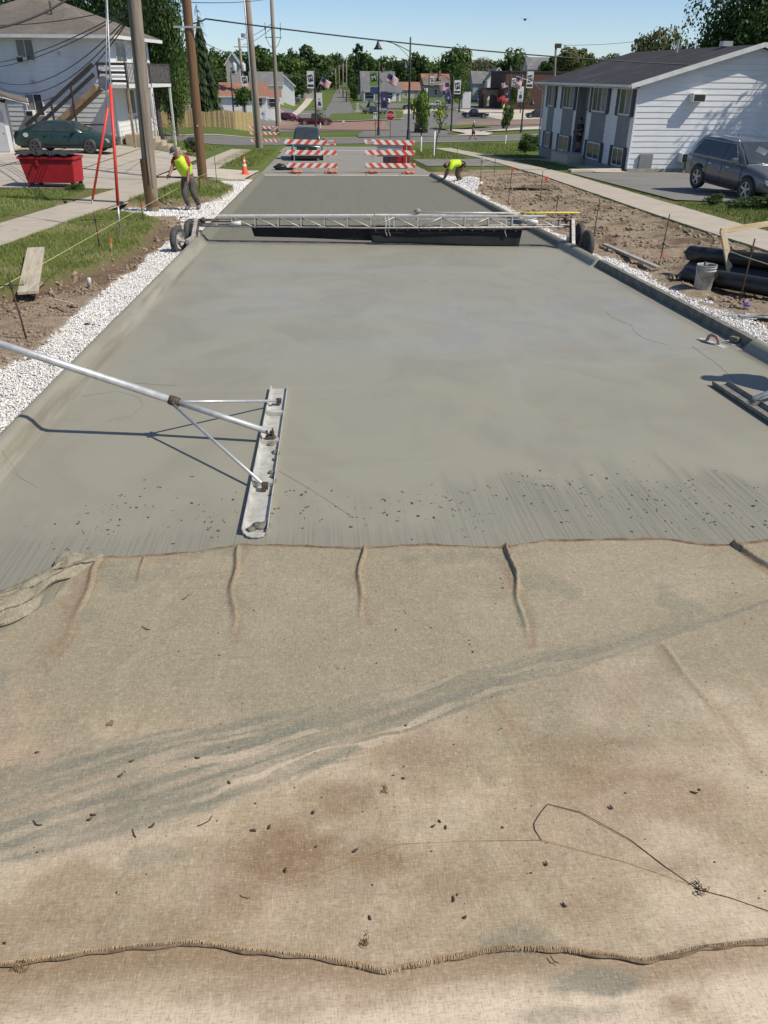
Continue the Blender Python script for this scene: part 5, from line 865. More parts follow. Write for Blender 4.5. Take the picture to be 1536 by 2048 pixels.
    if kind == 'pickup':
        MB().box(xf-.03,xf+.02,-wf*.70,wf*.70,zf-.34,zf-.04).build('grille', M_TRIM, t, bevel=.01); MB().box(xf-.05,xf+.06,-wf*1.0,wf*1.0,zf-.54,zf-.38).build('bumper', M_CHR if badge else M_TRIM, t, bevel=.02); MB().box(xf-.05,xf+.03,-wf*.95,wf*.95,.36,zf-.54).build('air_dam', M_TRIM, t)
        MB().box(K['st'][0][0]+.12,-.68,-.80,.80,1.05,1.085).build('bed_floor', M_TRIM, t)
        if badge: MB().prism([(-.11,0),(-.04,.012),(-.04,.035),(.04,.035),(.04,.012),(.11,0),(.04,-.012),(.04,-.035),(-.04,-.035),(-.04,-.012)], 'x', xf+.02, xf+.03).build('badge', mat('gold_badge', (.55,.42,.12), None, 5, .4, .6), t, loc=(0,0,zf-.14))
    else:
        MB().box(xf-.08,xf+.012,-wf*.55,wf*.55,zf-.16,zf-.04).build('grille', M_TRIM, t, bevel=.012); MB().box(xf-.10,xf+.004,-wf*.7,wf*.7,zf-.36,zf-.25).build('lower_grille', M_TRIM, t, bevel=.012)
    MB().box(xr-.02,xr+.01,-.16,.16,zrr-.36,zrr-.26).build('licence_plate', M_PLATE, t)
    MB().box(K['st'][0][0]+.2,K['st'][-1][0]-.2,-.6,.6,.20,.34).build('underbody', M_TRIM, t)
    if rack:
        for s_ in (-1, 1): MB().tube([(rr+.1,s_*w1*.92,zr-.02),(rr+.22,s_*w1*.92,zr+.055),(fr-.15,s_*w1*.92,zr+.055),(fr+.02,s_*w1*.92,zr-.02)], .018, 8).build('roof_rail', M_CHR, t, True)
        MB().tube([(fb-.12,-.55,zb+.09),(fb-.22,-.1,zb+.16),(fb-.22,.25,zb+.17)], .010, 6).build('wiper', M_TRIM, t)
        for s_ in (-1, 1):
            q = [at(rb+.26,.02,s_),at(fb-.34,.02,s_)]; MB().tube([Vector(q[0])+Vector((0,s_*.012,0)),Vector(q[1])+Vector((0,s_*.012,0))], .012, 6).build('window_trim', M_CHR, t, True); q = [at(rb+.26,.03,s_),at(rr+.08,.92,s_),at(fr,.94,s_),at(fb-.36,.03,s_)]; MB().tube([Vector(p)+Vector((0,s_*.012,0)) for p in q], .010, 6).build('window_trim', M_CHR, t, True)
    return t
def paint(name, c, c2=None, rough=.28, coat=.6): return mat('paint_'+name, c, c2 or tuple(x*.85 for x in c), 1.5, rough, .25, coat=coat)
vehicle('parked_car', 'grey crossover car parked on the asphalt lot by the apartment gable', 'car', 14.45, 27.5, rad(-80), 'suv', paint('graphite', (.15,.155,.165)), M_ALU, z=float(zg(13.9,27))+.135, rack=True, pitch=0.04)
t = vehicle('parked_car', 'dark green sedan with a white patch parked below the exterior stairs', 'car', -12.55, 43.9, rad(-6), 'sedan', paint('teal_green', (.018,.052,.047), (.026,.064,.057), .4, .3), mat('steel_wheel', (.10,.10,.10), (.06,.06,.06), 6, .6), z=float(zg(-12.5,43.9))+.15)
MB().prism([(-1.72+.13*math.cos(k*.52), .80+.10*math.sin(k*.52)) for k in range(12)], 'y', -.885, -.862).build('white_patch', M_WPAINT, t); 
vehicle('pickup_truck', 'dark green pickup facing the camera behind the left barricade', 'pickup', -.72, 53.3, rad(-90), 'pickup', paint('forest_green', (.035,.075,.065)), z=-S*53.3+.01, badge=True, pitch=0.04)
# ================================================================== LEFT LOT: bin, garage, house
t = thing('dumpster', 'red steel dumpster with black lid standing at the edge of the lot', 'dumpster', P(-9.2,29.85,.14), rad(-3))
MB().prism([(-.80,.16),(.80,.16),(.86,.98),(-.98,1.02)], 'y', -.45, .55).build('box', M_REDP, t, bevel=.012)
MB().bar((-1.0,-.47,.95),(.88,-.47,.93),.06,.07).bar((.88,-.47,.93),(.88,.57,.93),.05,.07).build('rim', M_REDP, t, bevel=.006)
for x in (-.35,): MB().prism([(x-.03,.70),(x+.03,.70),(x+.05,.9),(x-.05,.9)], 'y', -.49, -.45).build('lift_lug', M_REDP, t)
for x in (-.7,.7):
    for y in (-.35,.45): MB().box(x-.06,x+.06,y-.06,y+.06,-.02,.16).build('foot', M_BLACK, t)
n = 26; V = []
for i in range(n):
    for j in range(5): V.append((-1.02+1.92*i/(n-1), -.52+1.12*j/4, 1.03+.035*math.sin(i*1.1)*(.3+.7*(j in (0,)))+.05*math.sin(j/4*math.pi)))
o = link('lid', np_mesh('lid', V, [(i*5+j, i*5+j+1, (i+1)*5+j+1, (i+1)*5+j) for i in range(n-1) for j in range(4)], [M_BLACK], True), t); m_ = o.modifiers.new('s', 'SOLIDIFY'); m_.thickness = .04
M_SIDE = mat('white_siding', (.76,.765,.77), (.66,.67,.68), 1.3, .6, 0, .08, 20, (1,1,4)); M_SIDEB = mat('old_white_siding', (.72,.735,.75), (.60,.61,.61), 1.1, .7, 0, .1, 20); M_BACK = mat('wall_core', (.30,.31,.32), None, 3, .9); M_FRAME = mat('window_frame', (.72,.72,.70), (.6,.6,.58), 4, .6); M_PANE = mat('window_pane', (.03,.035,.04), (.06,.065,.07), 1.2, .12, spec=.7); M_CURT = mat('curtain', (.33,.31,.30), (.18,.165,.16), 3, .9, 0, 0, None, (14,14,1)); M_SHUT = mat('navy_shutter', (.022,.026,.045), (.03,.035,.055), 4, .6); M_PANEL = mat('grey_panel', (.235,.245,.25), (.20,.21,.215), 2, .75); M_BLOCK = mat('painted_block', (.42,.40,.35), (.32,.30,.26), 3, .9, 0, .3, 20)
def shingle(name, c1, c2):
    m, n, b = nodes(name); co = coord(n); sp = N(n, 'ShaderNodeSeparateXYZ'); L(n, co, sp.inputs[0])
    c = mixc(n, ramp(n, noise(n, co, 5, 4, .7, (1,1,3)), .35, .65), c1, c2); c = mixc(n, ramp(n, noise(n, co, 1.0, 3, .7, (3,3,40)), .5, .62), c, tuple(x*.72 for x in c1)); c = mixc(n, ramp(n, noise(n, co, .5, 4, .6), .5, .7), c, tuple(min(1, x*1.18) for x in c1)); L(n, c, b.inputs['Base Color']); b.inputs['Roughness'].default_value = .95; b.inputs['Specular IOR Level'].default_value = .2; bump(n, b, noise(n, co, 1.0, 3, .6, (4,4,45)), .5, .03); return m
M_SHB = shingle('brown_grey_shingles', (.19,.165,.142), (.125,.108,.094)); M_SHD = shingle('charcoal_shingles', (.062,.062,.068), (.04,.04,.045)); M_SHG = shingle('grey_shingles', (.20,.20,.205), (.15,.15,.155)); M_SHR = shingle('red_brown_shingles', (.33,.17,.12), (.26,.13,.09))
def board_mesh(ln, ht, axis, out, matl):                            # a lap board, thicker at its lower edge
    mb = MB(); p = [(0,0),(0,ht),(-.006*out,ht),(-.026*out,.0)]
    if axis == 'x': mb.prism([(b, c) for b, c in p], 'x', 0, ln)
    else: mb.prism([(a, c) for a, c in p], 'y', 0, ln)
    o = mb.build('siding_board', matl, None); me = o.data; bpy.data.objects.remove(o); return me
def boards(parent, matl, axis, start, ln, z0, z1, step, const, out=1):
    me = board_mesh(ln-.006, step-.004, axis, out, matl); z = z0
    while z+step <= z1+.02:
        o = link('siding_board', me, parent); o.location = (start+.003, const, z) if axis == 'x' else (const, start+.003, z); z += step
def window(parent, axis, u0, u1, z0, z1, c, curtain=True, shutters=False, sill=True, mull=1):
    """window in a wall of constant c; axis = wall direction; outside is towards -c"""
    def bx(mb, a0, a1, d0, d1, b0, b1): return mb.box(a0, a1, c+d0, c+d1, b0, b1) if axis == 'x' else mb.box(c+d0, c+d1, a0, a1, b0, b1)
    f = .06; mb = MB(); bx(mb, u0, u1, -.05, .02, z1-f, z1); bx(mb, u0, u1, -.05, .02, z0, z0+f); bx(mb, u0, u0+f, -.05, .02, z0+f, z1-f); bx(mb, u1-f, u1, -.05, .02, z0+f, z1-f); fr_ = mb.build('window', M_FRAME, parent)
    w_ = (u1-u0-2*f)/(mull+1)
    for k in range(mull+1):
        bx(MB(), u0+f+k*w_+.015, u0+f+(k+1)*w_-.015, -.016, -.010, z0+f, z1-f).build('pane', M_PANE, fr_)
        if k < mull: bx(MB(), u0+f+(k+1)*w_-.02, u0+f+(k+1)*w_+.02, -.035, -.005, z0+f, z1-f).build('mullion', M_FRAME, fr_)
    if curtain: bx(MB(), u0+f+.02, u0+(u1-u0)*.48, -.0175, -.0165, z0+f, z1-f).build('curtain', M_CURT, fr_)
    if shutters:
        for a0, a1 in ((u0-.38, u0-.02), (u1+.02, u1+.38)): bx(MB(), a0, a1, -.06, -.025, z0-.05, z1+.05).build('shutter', M_SHUT, fr_, bevel=.006)
    return fr_
def ac_unit(parent, cx, cy, cz, wd=.62, ht=.38, dp=.40):
    a = MB().box(cx-wd/2, cx+wd/2, cy-dp, cy, cz-ht/2, cz+ht/2).build('air_conditioner', M_FRAME, parent, bevel=.015); MB().box(cx-wd/2+.06, cx+wd/2-.04, cy-dp-.006, cy-dp-.001, cz-ht/2+.04, cz+ht/2-.05).build('grille', M_TRIM, a)
    return a
# ---- left two-storey house (local origin: south-east corner at the ground)
H = thing('two_storey_house', 'white two storey house with hip roof and exterior wooden stairs', 'house', (-11.35,50,-1.05), rad(-9.0)); W_, D_ = 9.8, 6.5
MB().box(-W_+.05,-.05,.05,D_-.05,-.6,5.3).build('wall', M_BACK, H); MB().box(-W_,0,0,D_,-.7,.32).build('foundation', M_BLOCK, H)
boards(H, M_SIDEB, 'x', -W_, W_, .32, 5.25, .245, .05); 
me = board_mesh(D_, .241, 'y', -1, M_SIDEB); z = .32
while z < 5.1: o = link('siding_board', me, H); o.location = (-.05, 0, z); z += .245
MB().box(-.06,.02,-.02,.06,.32,5.25).build('corner_trim', M_FRAME, H)
zo = 5.28; ov = .68; pk = (-W_/2, D_/2, 7.35); ra, rb_ = (-W_/2-.4, D_/2, 7.30), (-W_/2+.4, D_/2, 7.30); c4 = [(-W_-ov,-ov,zo),(ov,-ov,zo),(ov,D_+ov,zo),(-W_-ov,D_+ov,zo)]
MB().add(c4+[ra, rb_], [(0,1,5,4),(1,2,5),(2,3,4,5),(3,0,4)]).build('roof', M_SHB, H)
rf = [o for o in H.children if o.name.startswith('roof')][0]
MB().bar((-W_-ov,-ov,zo-.09),(ov,-ov,zo-.09),.03,.17).bar((ov,-ov,zo-.09),(ov,D_+ov,zo-.09),.03,.17).build('gutter', M_FRAME, rf); MB().box(-W_-ov+.02,ov-.02,-ov+.02,D_+ov-.02,zo-.12,zo-.03).build('soffit', M_FRAME, rf); MB().box(-W_/2-.25,-W_/2+.25,D_/2-.2,D_/2+.2,7.1,7.55).build('vent_cap', M_FRAME, rf); MB().tube([(-W_/2+1.5,D_/2-2,6.3),(-W_/2+1.5,D_/2-2,6.9)], .05, 8).build('vent_pipe', M_DKST, rf)
w1 = window(H, 'x', -5.2, -4.15, 4.02, 5.08, .02); ac_unit(w1, -4.92, .0, 4.1, .45, .32, .35)
w2 = window(H, 'x', -5.25, -4.2, 1.30, 2.45, .02); ac_unit(w2, -4.98, .0, 1.45, .45, .32, .35)
MB().lathe([(0,-.08),(.07,-.08),(.08,0)], (-2.82,.0,4.4), 'y', 12).build('vent_hood', M_GALV, H); MB().box(-4.72,-4.6,-.07,.03,2.95,3.12).box(-4.56,-4.44,-.07,.03,2.95,3.12).build('meter_box', M_GALV, H)
def winE(u0, u1, z0, z1):
    f = MB().box(-.06,.03,u0,u1,z0,z1).build('window', M_FRAME, H); MB().box(.032,.036,u0+.08,(u0+u1)/2-.03,z0+.08,z1-.08).box(.032,.036,(u0+u1)/2+.03,u1-.08,z0+.08,z1-.08).build('pane', M_PANE, f)
winE(1.0,2.6,4.0,5.05); winE(1.6,3.0,1.35,2.7); winE(5.0,6.0,4.0,5.05)
d_ = MB().box(-.05,.035,3.7,4.7,.45,2.6).build('door', M_FRAME, H); MB().box(.036,.042,3.9,4.5,1.4,2.4).build('pane', M_PANE, d_); MB().tube([(.04,3.8,1.4),(.09,3.8,1.4)], .03, 8).build('door_knob', M_CHR, d_); d_ = MB().box(-.05,.035,3.4,4.4,2.95,5.0).build('door', M_FRAME, H); MB().box(.036,.042,3.6,4.2,3.9,4.8).build('pane', M_PANE, d_)
M_DWOOD = mat('dark_weathered_timber', (.035,.029,.026), (.07,.06,.053), 5, .9, 0, .3, 20, (3,3,3)); M_BWOOD = mat('brown_worn_timber', (.27,.17,.09), (.36,.28,.19), 3, .9, 0, .3, 20); M_GWOOD = mat('grey_slats', (.22,.21,.205), (.10,.095,.09), 5, .9)
bal = MB().box(.0,1.35,-1.25,6.0,2.78,2.95).build('balcony_deck', M_FRAME, H)
for i in range(34): y = -1.2+i*.212; MB().box(1.30,1.34,y,y+.05,3.0,3.92).build('baluster', M_GWOOD, bal)
MB().bar((1.32,-1.22,3.96),(1.32,6.0,3.96),.07,.06).bar((1.32,-1.22,3.02),(1.32,6.0,3.02),.05,.05).build('rail', M_DWOOD, bal)
for k in range(5): MB().bar((-.22,-1.24,3.12+.2*k),(1.32,-1.24,3.12+.2*k),.03,.13).build('slat', M_DWOOD if k % 2 == 0 else M_FRAME, bal)
for x, y in ((-.22,-1.22),(1.32,-1.22),(1.32,2.4),(1.32,6.0)): MB().bar((x,y,2.8),(x,y,4.02),.09,.09).build('rail_post', M_DWOOD, bal)
for x, y in ((1.25,-1.15),(1.25,2.4),(1.25,5.9)): MB().bar((x,y,-.6),(x,y,2.8),.11,.11).build('deck_post', M_BWOOD if y < 0 else M_FRAME, bal)
stt = link('stairs', None, H); s0 = Vector((-3.95,-1.2,.25)); s1 = Vector((-.25,-1.2,2.85))
for yy in (-.5, .5): MB().bar(s0+Vector((0,yy,0)), s1+Vector((0,yy,0)), .06, .30).build('stringer', M_BWOOD, stt)
for i in range(12): q = s0.lerp(s1, (i+.5)/12); MB().box(q.x-.16,q.x+.16,q.y-.46,q.y+.46,q.z+.10,q.z+.14).build('tread', M_BWOOD, stt)
for off in (1.05, .58): MB().bar(s0+Vector((-.65,-.55,off-.40)), s1+Vector((0,-.55,off)), .05, .18).build('handrail', M_DWOOD, stt)
for f in (.0, .28, .62): q = s0.lerp(s1, f); MB().bar(Vector((q.x,q.y-.55,-.4 if f > .5 else q.z-.15)), q+Vector((0,-.55,1.05)), .09, .09).build('stair_post', M_DWOOD, stt)
MB().bar((-1.75,-1.75,1.0),(-.1,-1.75,1.02),.05,.08).build('cross_brace', M_DWOOD, stt)
t = thing('satellite_dish', 'round grey satellite dish on the stair landing of the white house', 'satellite dish', (-11.42,48.35,1.95), rad(-25))
MB().lathe([(0,.10),(.16,.075),(.28,.03),(.36,-.02),(.355,-.03),(.27,.015),(0,.085)], axis='y', n=24).build('reflector', mat('dish_grey', (.36,.365,.37), None, 4, .5), t, True); MB().tube([(0,-.02,-.33),(0,-.40,-.22)], .015, 6).build('feed_arm', M_GALV, t); MB().tube([(0,.1,0),(0,.2,-.1),(0,.2,-.5)], .025, 8).build('mast', M_GALV, t)
t = thing('concrete_steps', 'tan concrete entrance steps with thin iron railing beside the white house', 'steps', (-10.0,51.0,-1.75))
M_STEP = mat('tan_concrete', (.50,.41,.30), (.40,.33,.24), 3, .9, 0, .3, 30)
for k in range(6): MB().box(-.15+.36*k if k else -1.1, .22+.36*k,-.9,.9,-.5,1.12-.19*k).build('step', M_STEP, t, bevel=.012)
for yy in (-.85, .85):
    MB().tube([(-.8,yy,1.98),(.1,yy,1.98),(2.0,yy,1.02)], .018, 6).build('railing', M_DKST, t)
    for k in range(9): x = -.7+k*.32; zt = 1.98 if x < .1 else 1.98-(x-.1)*.505; MB().tube([(x,yy,1.12-max(0,x)*.5),(x,yy,zt)], .009, 5).build('baluster', M_DKST, t)
t = thing('grill', 'black barbecue grill standing at the foot of the concrete steps', 'grill', P(-7.3,50.6,.1)); MB().lathe([(0,.55),(.2,.58),(.28,.72),(.28,.78),(.2,.92),(0,.98)], n=18).build('kettle', M_BLACK, t, True); MB().bar((-.55,0,.8),(.3,0,.8),.4,.03).build('shelf', M_BLACK, t)
for a in (0,2.1,4.2): MB().tube([(math.cos(a)*.15,math.sin(a)*.15,.6),(math.cos(a)*.3,math.sin(a)*.3,0)], .015, 6).build('leg', M_DKST, t)
G_ = thing('garage', 'corner of a white garage with brown roof at the left edge', 'garage', (-14.98,43.0,-.95), rad(18))
MB().box(-7,0,0,6,-.5,2.1).build('wall', mat('garage_white', (.74,.74,.73), (.6,.6,.59), 2, .8, 0, .3, 15, (1,1,.3)), G_); MB().box(-1.0,-.18,-.03,.0,.0,1.75).build('door', mat('grey_door', (.42,.43,.44), None, 3, .7), G_); MB().tube([(-.3,-.05,.8),(-.3,-.03,.8)], .03, 8).build('door_knob', M_DKST, G_)
MB().slab([(-3.5,-.5,3.3),(1.05,-.5,2.16),(1.05,6.5,2.16),(-3.5,6.5,3.3)], .10).slab([(-8,-.5,2.16),(-3.5,-.5,3.3),(-3.5,6.5,3.3),(-8,6.5,2.16)], .10).build('roof', M_SHB, G_); MB().add([(-7,0,2.09),(0,0,2.09),(-3.5,0,3.2),(-7,.1,2.09),(0,.1,2.09),(-3.5,.1,3.2)], [(0,1,2),(5,4,3),(0,3,4,1),(1,4,5,2),(2,5,3,0)]).build('gable', M_SIDEB, G_); MB().bar((1.06,-.5,2.08),(1.06,6.5,2.08),.03,.16).bar((-3.5,-.51,3.2),(1.05,-.51,2.08),.03,.16,(0,1,0)).build('fascia', M_FRAME, G_)
# ---- right apartment building (local x along the gable, local y along the front)
B = thing('apartment_building', 'white sided split level apartment building with navy shutters and dark roof', 'building', (14.91,39.8,-1.40), math.atan2(.0387,.9992)); GW, FD, WH, PK = 11.1, 14.8, 3.64, 5.20; R0, R1 = 6.52, 8.40
MB().box(.03,GW-.03,.03,R0,-.6,WH).box(.55,GW-.03,R0,R1,-.6,WH).box(.03,GW-.03,R1,FD-.03,-.6,WH).build('wall', M_BACK, B)
for y0, y1 in ((0,.52),(2.1,3.70),(5.88,R0),(R1,8.82),(10.84,12.44),(13.72,FD)): boards(B, M_SIDE, 'y', y0, y1-y0, .0, WH, .25, .03)
boards(B, M_SIDE, 'x', 0, GW, .0, WH-.1, .25, .03)
z = 3.5; sl = (PK-WH)/(GW/2)
while z < PK-.05:
    a0 = max(0, (z+.02-WH)/sl); a1 = max(0, (z+.25-WH)/sl); zt = min(z+.246, PK); a1 = min(a1, GW/2-.02); MB().add([(a0,.004,z),(GW-a0,.004,z),(GW-a1,.024,zt),(a1,.024,zt),(a0,.04,z),(GW-a0,.04,z),(GW-a1,.04,zt),(a1,.04,zt)], [(0,1,2,3),(7,6,5,4),(0,4,5,1),(1,5,6,2),(2,6,7,3),(3,7,4,0)]).build('siding_board', M_SIDE, B); z += .25
MB().box(-.01,.05,-.01,.05,0,WH).build('corner_trim', M_SIDE, B)
for (u0, u1, m_) in ((.57,2.05,1),(3.76,5.82,2),(8.88,10.78,2),(12.5,13.66,1)):
    window(B, 'y', u0, u1, 2.31, 3.48, .0, True, True, mull=m_); MB().box(.0,.03,u0-.02,u1+.02,.90,2.31).build('grey_panel', M_PANEL, B); MB().box(.0,.03,u0-.02,u1+.02,3.49,WH).build('head_panel', M_SIDE, B); window(B, 'y', u0+.08, u1-.02, .05, .88, .0, False, True, mull=1 if m_ == 1 else 1)
MB().box(.5,.56,R0,R1,0,WH).box(.02,.5,R0-.0,R0+.02,0,WH).box(.02,.5,R1-.02,R1,0,WH).build('recess_lining', M_PANEL, B); d_ = MB().box(.44,.50,6.95,7.95,.20,2.28).build('door', mat('pale_grey_door', (.42,.44,.45), None, 3, .6), B); MB().box(.42,.44,6.88,6.95,.2,2.34).box(.42,.44,7.95,8.02,.2,2.34).box(.42,.44,6.95,7.95,2.28,2.35).build('door_frame', M_TRIM, d_); MB().tube([(.40,7.82,1.2),(.44,7.82,1.2)], .03, 8).build('door_handle', M_CHR, d_)
MB().box(-.9,.5,6.3,9.2,-.4,.12).build('door_step', M_PALE, B, bevel=.02)
ov = .52; th = .12; ro = MB().slab([(-ov,-.36,WH-.02-ov*sl+.10),(GW/2,-.36,PK+.10),(GW/2,FD+.36,PK+.10),(-ov,FD+.36,WH-.02-ov*sl+.10)][::-1], -th).slab([(GW/2,-.36,PK+.10),(GW+ov,-.36,WH-.02-ov*sl+.10),(GW+ov,FD+.36,WH-.02-ov*sl+.10),(GW/2,FD+.36,PK+.10)][::-1], -th).build('roof', M_SHD, B)
ez = WH-.02-ov*sl+.10
for s_ in (-1, 1):
    a, b_ = ((-ov, ez), (GW/2, PK+.10)) if s_ < 0 else ((GW/2, PK+.10), (GW+ov, ez)); MB().bar((a[0],-.37,a[1]-.02),(b_[0],-.37,b_[1]-.02),.03,.20,(0,0,1)).build('rake_board', M_FRAME, ro)
MB().bar((-ov-.04,-.36,ez-.02),(-ov-.04,FD+.36,ez-.02),.10,.11).build('gutter', M_FRAME, ro); MB().box(-ov+.01,.02,-.3,FD+.3,ez-.13,ez-.10).build('soffit', mat('soffit_white', (.66,.66,.64), None, 3, .8), ro); MB().tube([(-ov-.02,FD+.25,ez-.06),(-.3,FD+.15,ez-.3),(-.05,FD+.06,ez-.42),(-.05,FD+.06,.1)], .045, 8).build('downspout', M_FRAME, B, True)
MB().tube([(GW/2-.8,7,PK-.1),(GW/2-.8,7,PK+.5)], .06, 8).build('vent_pipe', M_GALV, ro); MB().box(GW/2-.3,GW/2+.2,3.0,3.4,PK+.1,PK+.32).build('roof_vent', M_GALV, ro)
ac_unit(B, 2.84, .0, 3.12, .64, .36, .42); ac_unit(B, 2.82, .0, .56, .66, .42, .42); MB().box(.54,1.2,-.10,.0,.02,.70).build('vent_grille', M_PANEL, B)
MB().box(-.02,GW,-.12,-.04,-.4,.06).build('foundation', M_BLOCK, B)
# ================================================================== POLES AND WIRES
M_POLE = mat('weathered_grey_pole', (.30,.255,.205), (.20,.165,.13), 3, .9, 0, .5, 12, (6,6,.35)); M_POLEB = mat('brown_pole', (.20,.115,.055), (.13,.072,.034), 3, .85, 0, .5, 12, (6,6,.35)); M_WIRE = mat('black_cable', (.02,.02,.022), None, 5, .6); M_REDG = mat('red_guy_guard', (.72,.055,.03), (.62,.045,.03), 4, .5)
def upole(label, base, top, r0, r1, matl, extra=None):
    b = Vector(base); t = thing('utility_pole', label, 'utility pole', b); tp = Vector(top)-b; MB().tube([-tp.normalized()*1.0, (0,0,0), tp*.5, tp], [r0,r0,(r0+r1)/2,r1], 18).build('shaft', matl, t, True)
    return t, tp
t, tp = upole('grey wooden utility pole standing in the gravel trench at left', (-4.90,24.40,-0.90), (-4.45,24.4,9.5), .185, .155, M_POLE)
MB().lathe([(.192,.0),(.19,.8),(.186,1.25)], n=18).build('dark_butt', M_POLEB, t, True); MB().tube([(.02,-.19,.6),(.12,-.17,5),(.2,-.16,9)], .018, 6).build('ground_wire', M_WIRE, t); MB().tube([(.10,-.16,.5),(.2,-.14,5),(.3,-.12,9)], .02, 6).build('conduit', M_POLEB, t)
t, tp = upole('brown wooden utility pole in the grass behind the stooping worker', (-4.70,34.00,-1.29), (-4.62,34,10.5), .185, .155, M_POLEB); MB().lathe([(0,-.02),(.03,-.02),(.03,0),(0,.0)], (.02,-.18,2.0), 'y', 10).build('tag', M_WPAINT, t); MB().bar((-.5,-.17,5.25),(.5,-.17,5.25),.06,.06).build('bracket', M_GALV, t)
t, tp = upole('grey wooden utility pole with metal conduit at the left street corner', (-4.61,67.00,-2.61), (-4.87,67.00,9.31), .24, .19, M_POLE); MB().tube([(-.27,-.12,0),tuple(tp*.5+Vector((-.25,-.12,0))),tuple(tp+Vector((-.22,-.12,0)))], .055, 8).build('conduit', M_GALV, t, True); MB().lathe([(.26,8.0),(.26,8.25)], (-.6,0,-.6), n=14).build('strap', M_GALV, t)
t, tp = upole('tall utility pole with wire insulators beyond the left corner', (-5.04,108.00,-3.46), (-5.01,108.00,11.88), .27, .2, M_POLE)
for s_ in (-1, 1): MB().tube([(0,0,8.5),(s_*.5,0,8.9),(s_*.85,0,9.6),(s_*.9,0,11.2)], .035, 6).build('cable_loop', M_WIRE, t, True); MB().lathe([(.03,0),(.11,.05),(.05,.1),(.11,.16),(.05,.22),(.1,.28),(.02,.34)], (s_*.9,0,10.4), n=8).build('insulator', M_DKST, t, True)
MB().bar((-1.0,0,9.7),(1.0,0,9.7),.08,.08).build('cross_arm', M_POLE, t)
t, tp = upole('leaning utility pole with two pale transformer cans far left', (-12.38,150.00,-3.11), (-12.61,150.00,7.55), .24, .2, M_POLE); MB().bar((-1.2,0,9.4),(1.2,0,9.4),.12,.12).build('cross_arm', M_POLE, t)
for s_ in (-1, 1): MB().lathe([(0,0),(.36,0),(.38,.1),(.38,1.0),(.3,1.15),(.1,1.2),(.08,1.4),(0,1.42)], (s_*.75-.6,0,5.9), n=14).build('transformer', mat('pale_transformer', (.55,.57,.57), None, 4, .5), t, True)
for k, (a, b_, y) in enumerate([(693,113,270),(686,128,300),(678,130,330),(671,137,365),(664,141,400)]):
    q = [(693,205),(686,197),(679,190),(672,185),(666,181)][k]
    bs = [(8.91,270.00,-5.18), (8.71,300.00,-4.83), (8.28,330.00,-4.41), (7.72,365.00,-4.24), (7.34,400.00,-4.10)][k]; tp_ = [(9.08,270.00,7.23), (8.88,300.00,5.71), (8.28,330.00,5.53), (7.70,365.00,4.60), (6.63,400.00,4.00)][k]
    t, tp = upole(['nearest and tallest wooden pole along the far street','second wooden pole along the far street','third wooden pole along the far street','fourth wooden pole along the far street','farthest leaning wooden pole along the far street'][k], bs, tp_, .2, .15, M_POLE); MB().bar((-1.3,0,tp.z-.5),(1.3,0,tp.z-.5),.12,.12).build('cross_arm', M_POLE, t)
def guy(label, a, g0, g1, top):
    t = thing('guy_wire', label, 'guy wire', a); A = Vector(a); q = [Vector(p)-A for p in (g0, g1, top)]; MB().tube([(0,0,-.2), q[0]], .012, 6).build('anchor_rod', M_GALV, t, True); MB().tube([q[0], q[1]], .034, 10).build('red_guard', M_REDG, t, True); MB().tube([q[1]-(q[1]-q[0]).normalized()*.3, q[2]], .016, 6).build('wire', M_GALV, t, True); MB().tube([q[0]*.25, q[0]*.95], .022, 8).build('sleeve', M_GALV, t, True); return t
guy('guy wire with bright red guard anchored in the left verge grass', (-4.53,18.60,-0.69), (-4.51,18.70,-0.09), (-4.46,19.40,2.23), (-4.41,20.20,4.20))
guy('guy wire with red guard anchored beside the left sidewalk', (-6.64,24.40,-0.87), (-6.58,24.40,-0.71), (-5.77,24.45,1.64), (-5.36,24.60,4.57))
def wire(label, a, b_, sag, r):
    a, b_ = Vector(a), Vector(b_); n = 28; q = []
    for i in range(n+1): f = i/n; p = a.lerp(b_, f); p.z -= sag*4*f*(1-f); q.append(p)
    tag(MB().tube(q, r, 6).build('overhead_cable', M_WIRE, None, True), label, 'cable')
wire('thick black cable crossing the street from the brown pole to the right', (-4.04,34.20,4.24), (24.21,42.00,3.01), .35, .028)
wire('short black cable end curling onto the brown pole', (-4.72,34.00,4.06), (-4.04,34.20,4.24), .04, .03)
wire('thin cable running off right from the brown pole near the top edge', (-4.54,34.00,4.73), (-2.72,60.00,6.75), .1, .015)
for k, (p0, p1, sg) in enumerate([((-4.79,24.30,3.83), (-16.70,46.00,2.25), .9),((-4.79,24.30,3.79), (-16.73,46.00,2.12), 1.15),((-4.80,24.30,3.76), (-16.76,46.00,1.99), 1.4),((-4.78,24.30,3.90), (-16.98,47.00,2.61), .3),((-4.77,24.30,3.95), (-16.93,47.00,2.78), .25)]):
    wire('%s service cable sagging between the white house and the grey pole' % ['lower', 'lowest but one', 'lowest', 'upper', 'uppest'][k].replace('uppest', 'topmost'), p0, p1, sg, .016)
wire('heavy black cable crossing the roof of the white house at top left', (-7.06,20.00,3.25), (-5.56,22.00,4.07), .12, .024)
wire('thin cable across the hip roof of the white house', (-10.40,30.00,3.76), (-4.76,24.30,3.99), .12, .012)
wire('upper thin wire between the corner pole and the transformer pole', (-5.04,108.00,7.69), (-12.63,150.00,7.27), .3, .03); wire('lower thin wire between the corner pole and the transformer pole', (-4.88,108.00,7.39), (-12.03,150.00,6.57), .3, .03); wire('thin wire from the brown pole to the transformer pole', (-4.49,34.10,3.63), (-12.57,150.00,6.00), .5, .014)
wire('thin wire above the apartment roof', (27.08,100.00,5.64), (37.18,90.00,6.35), .3, .02)
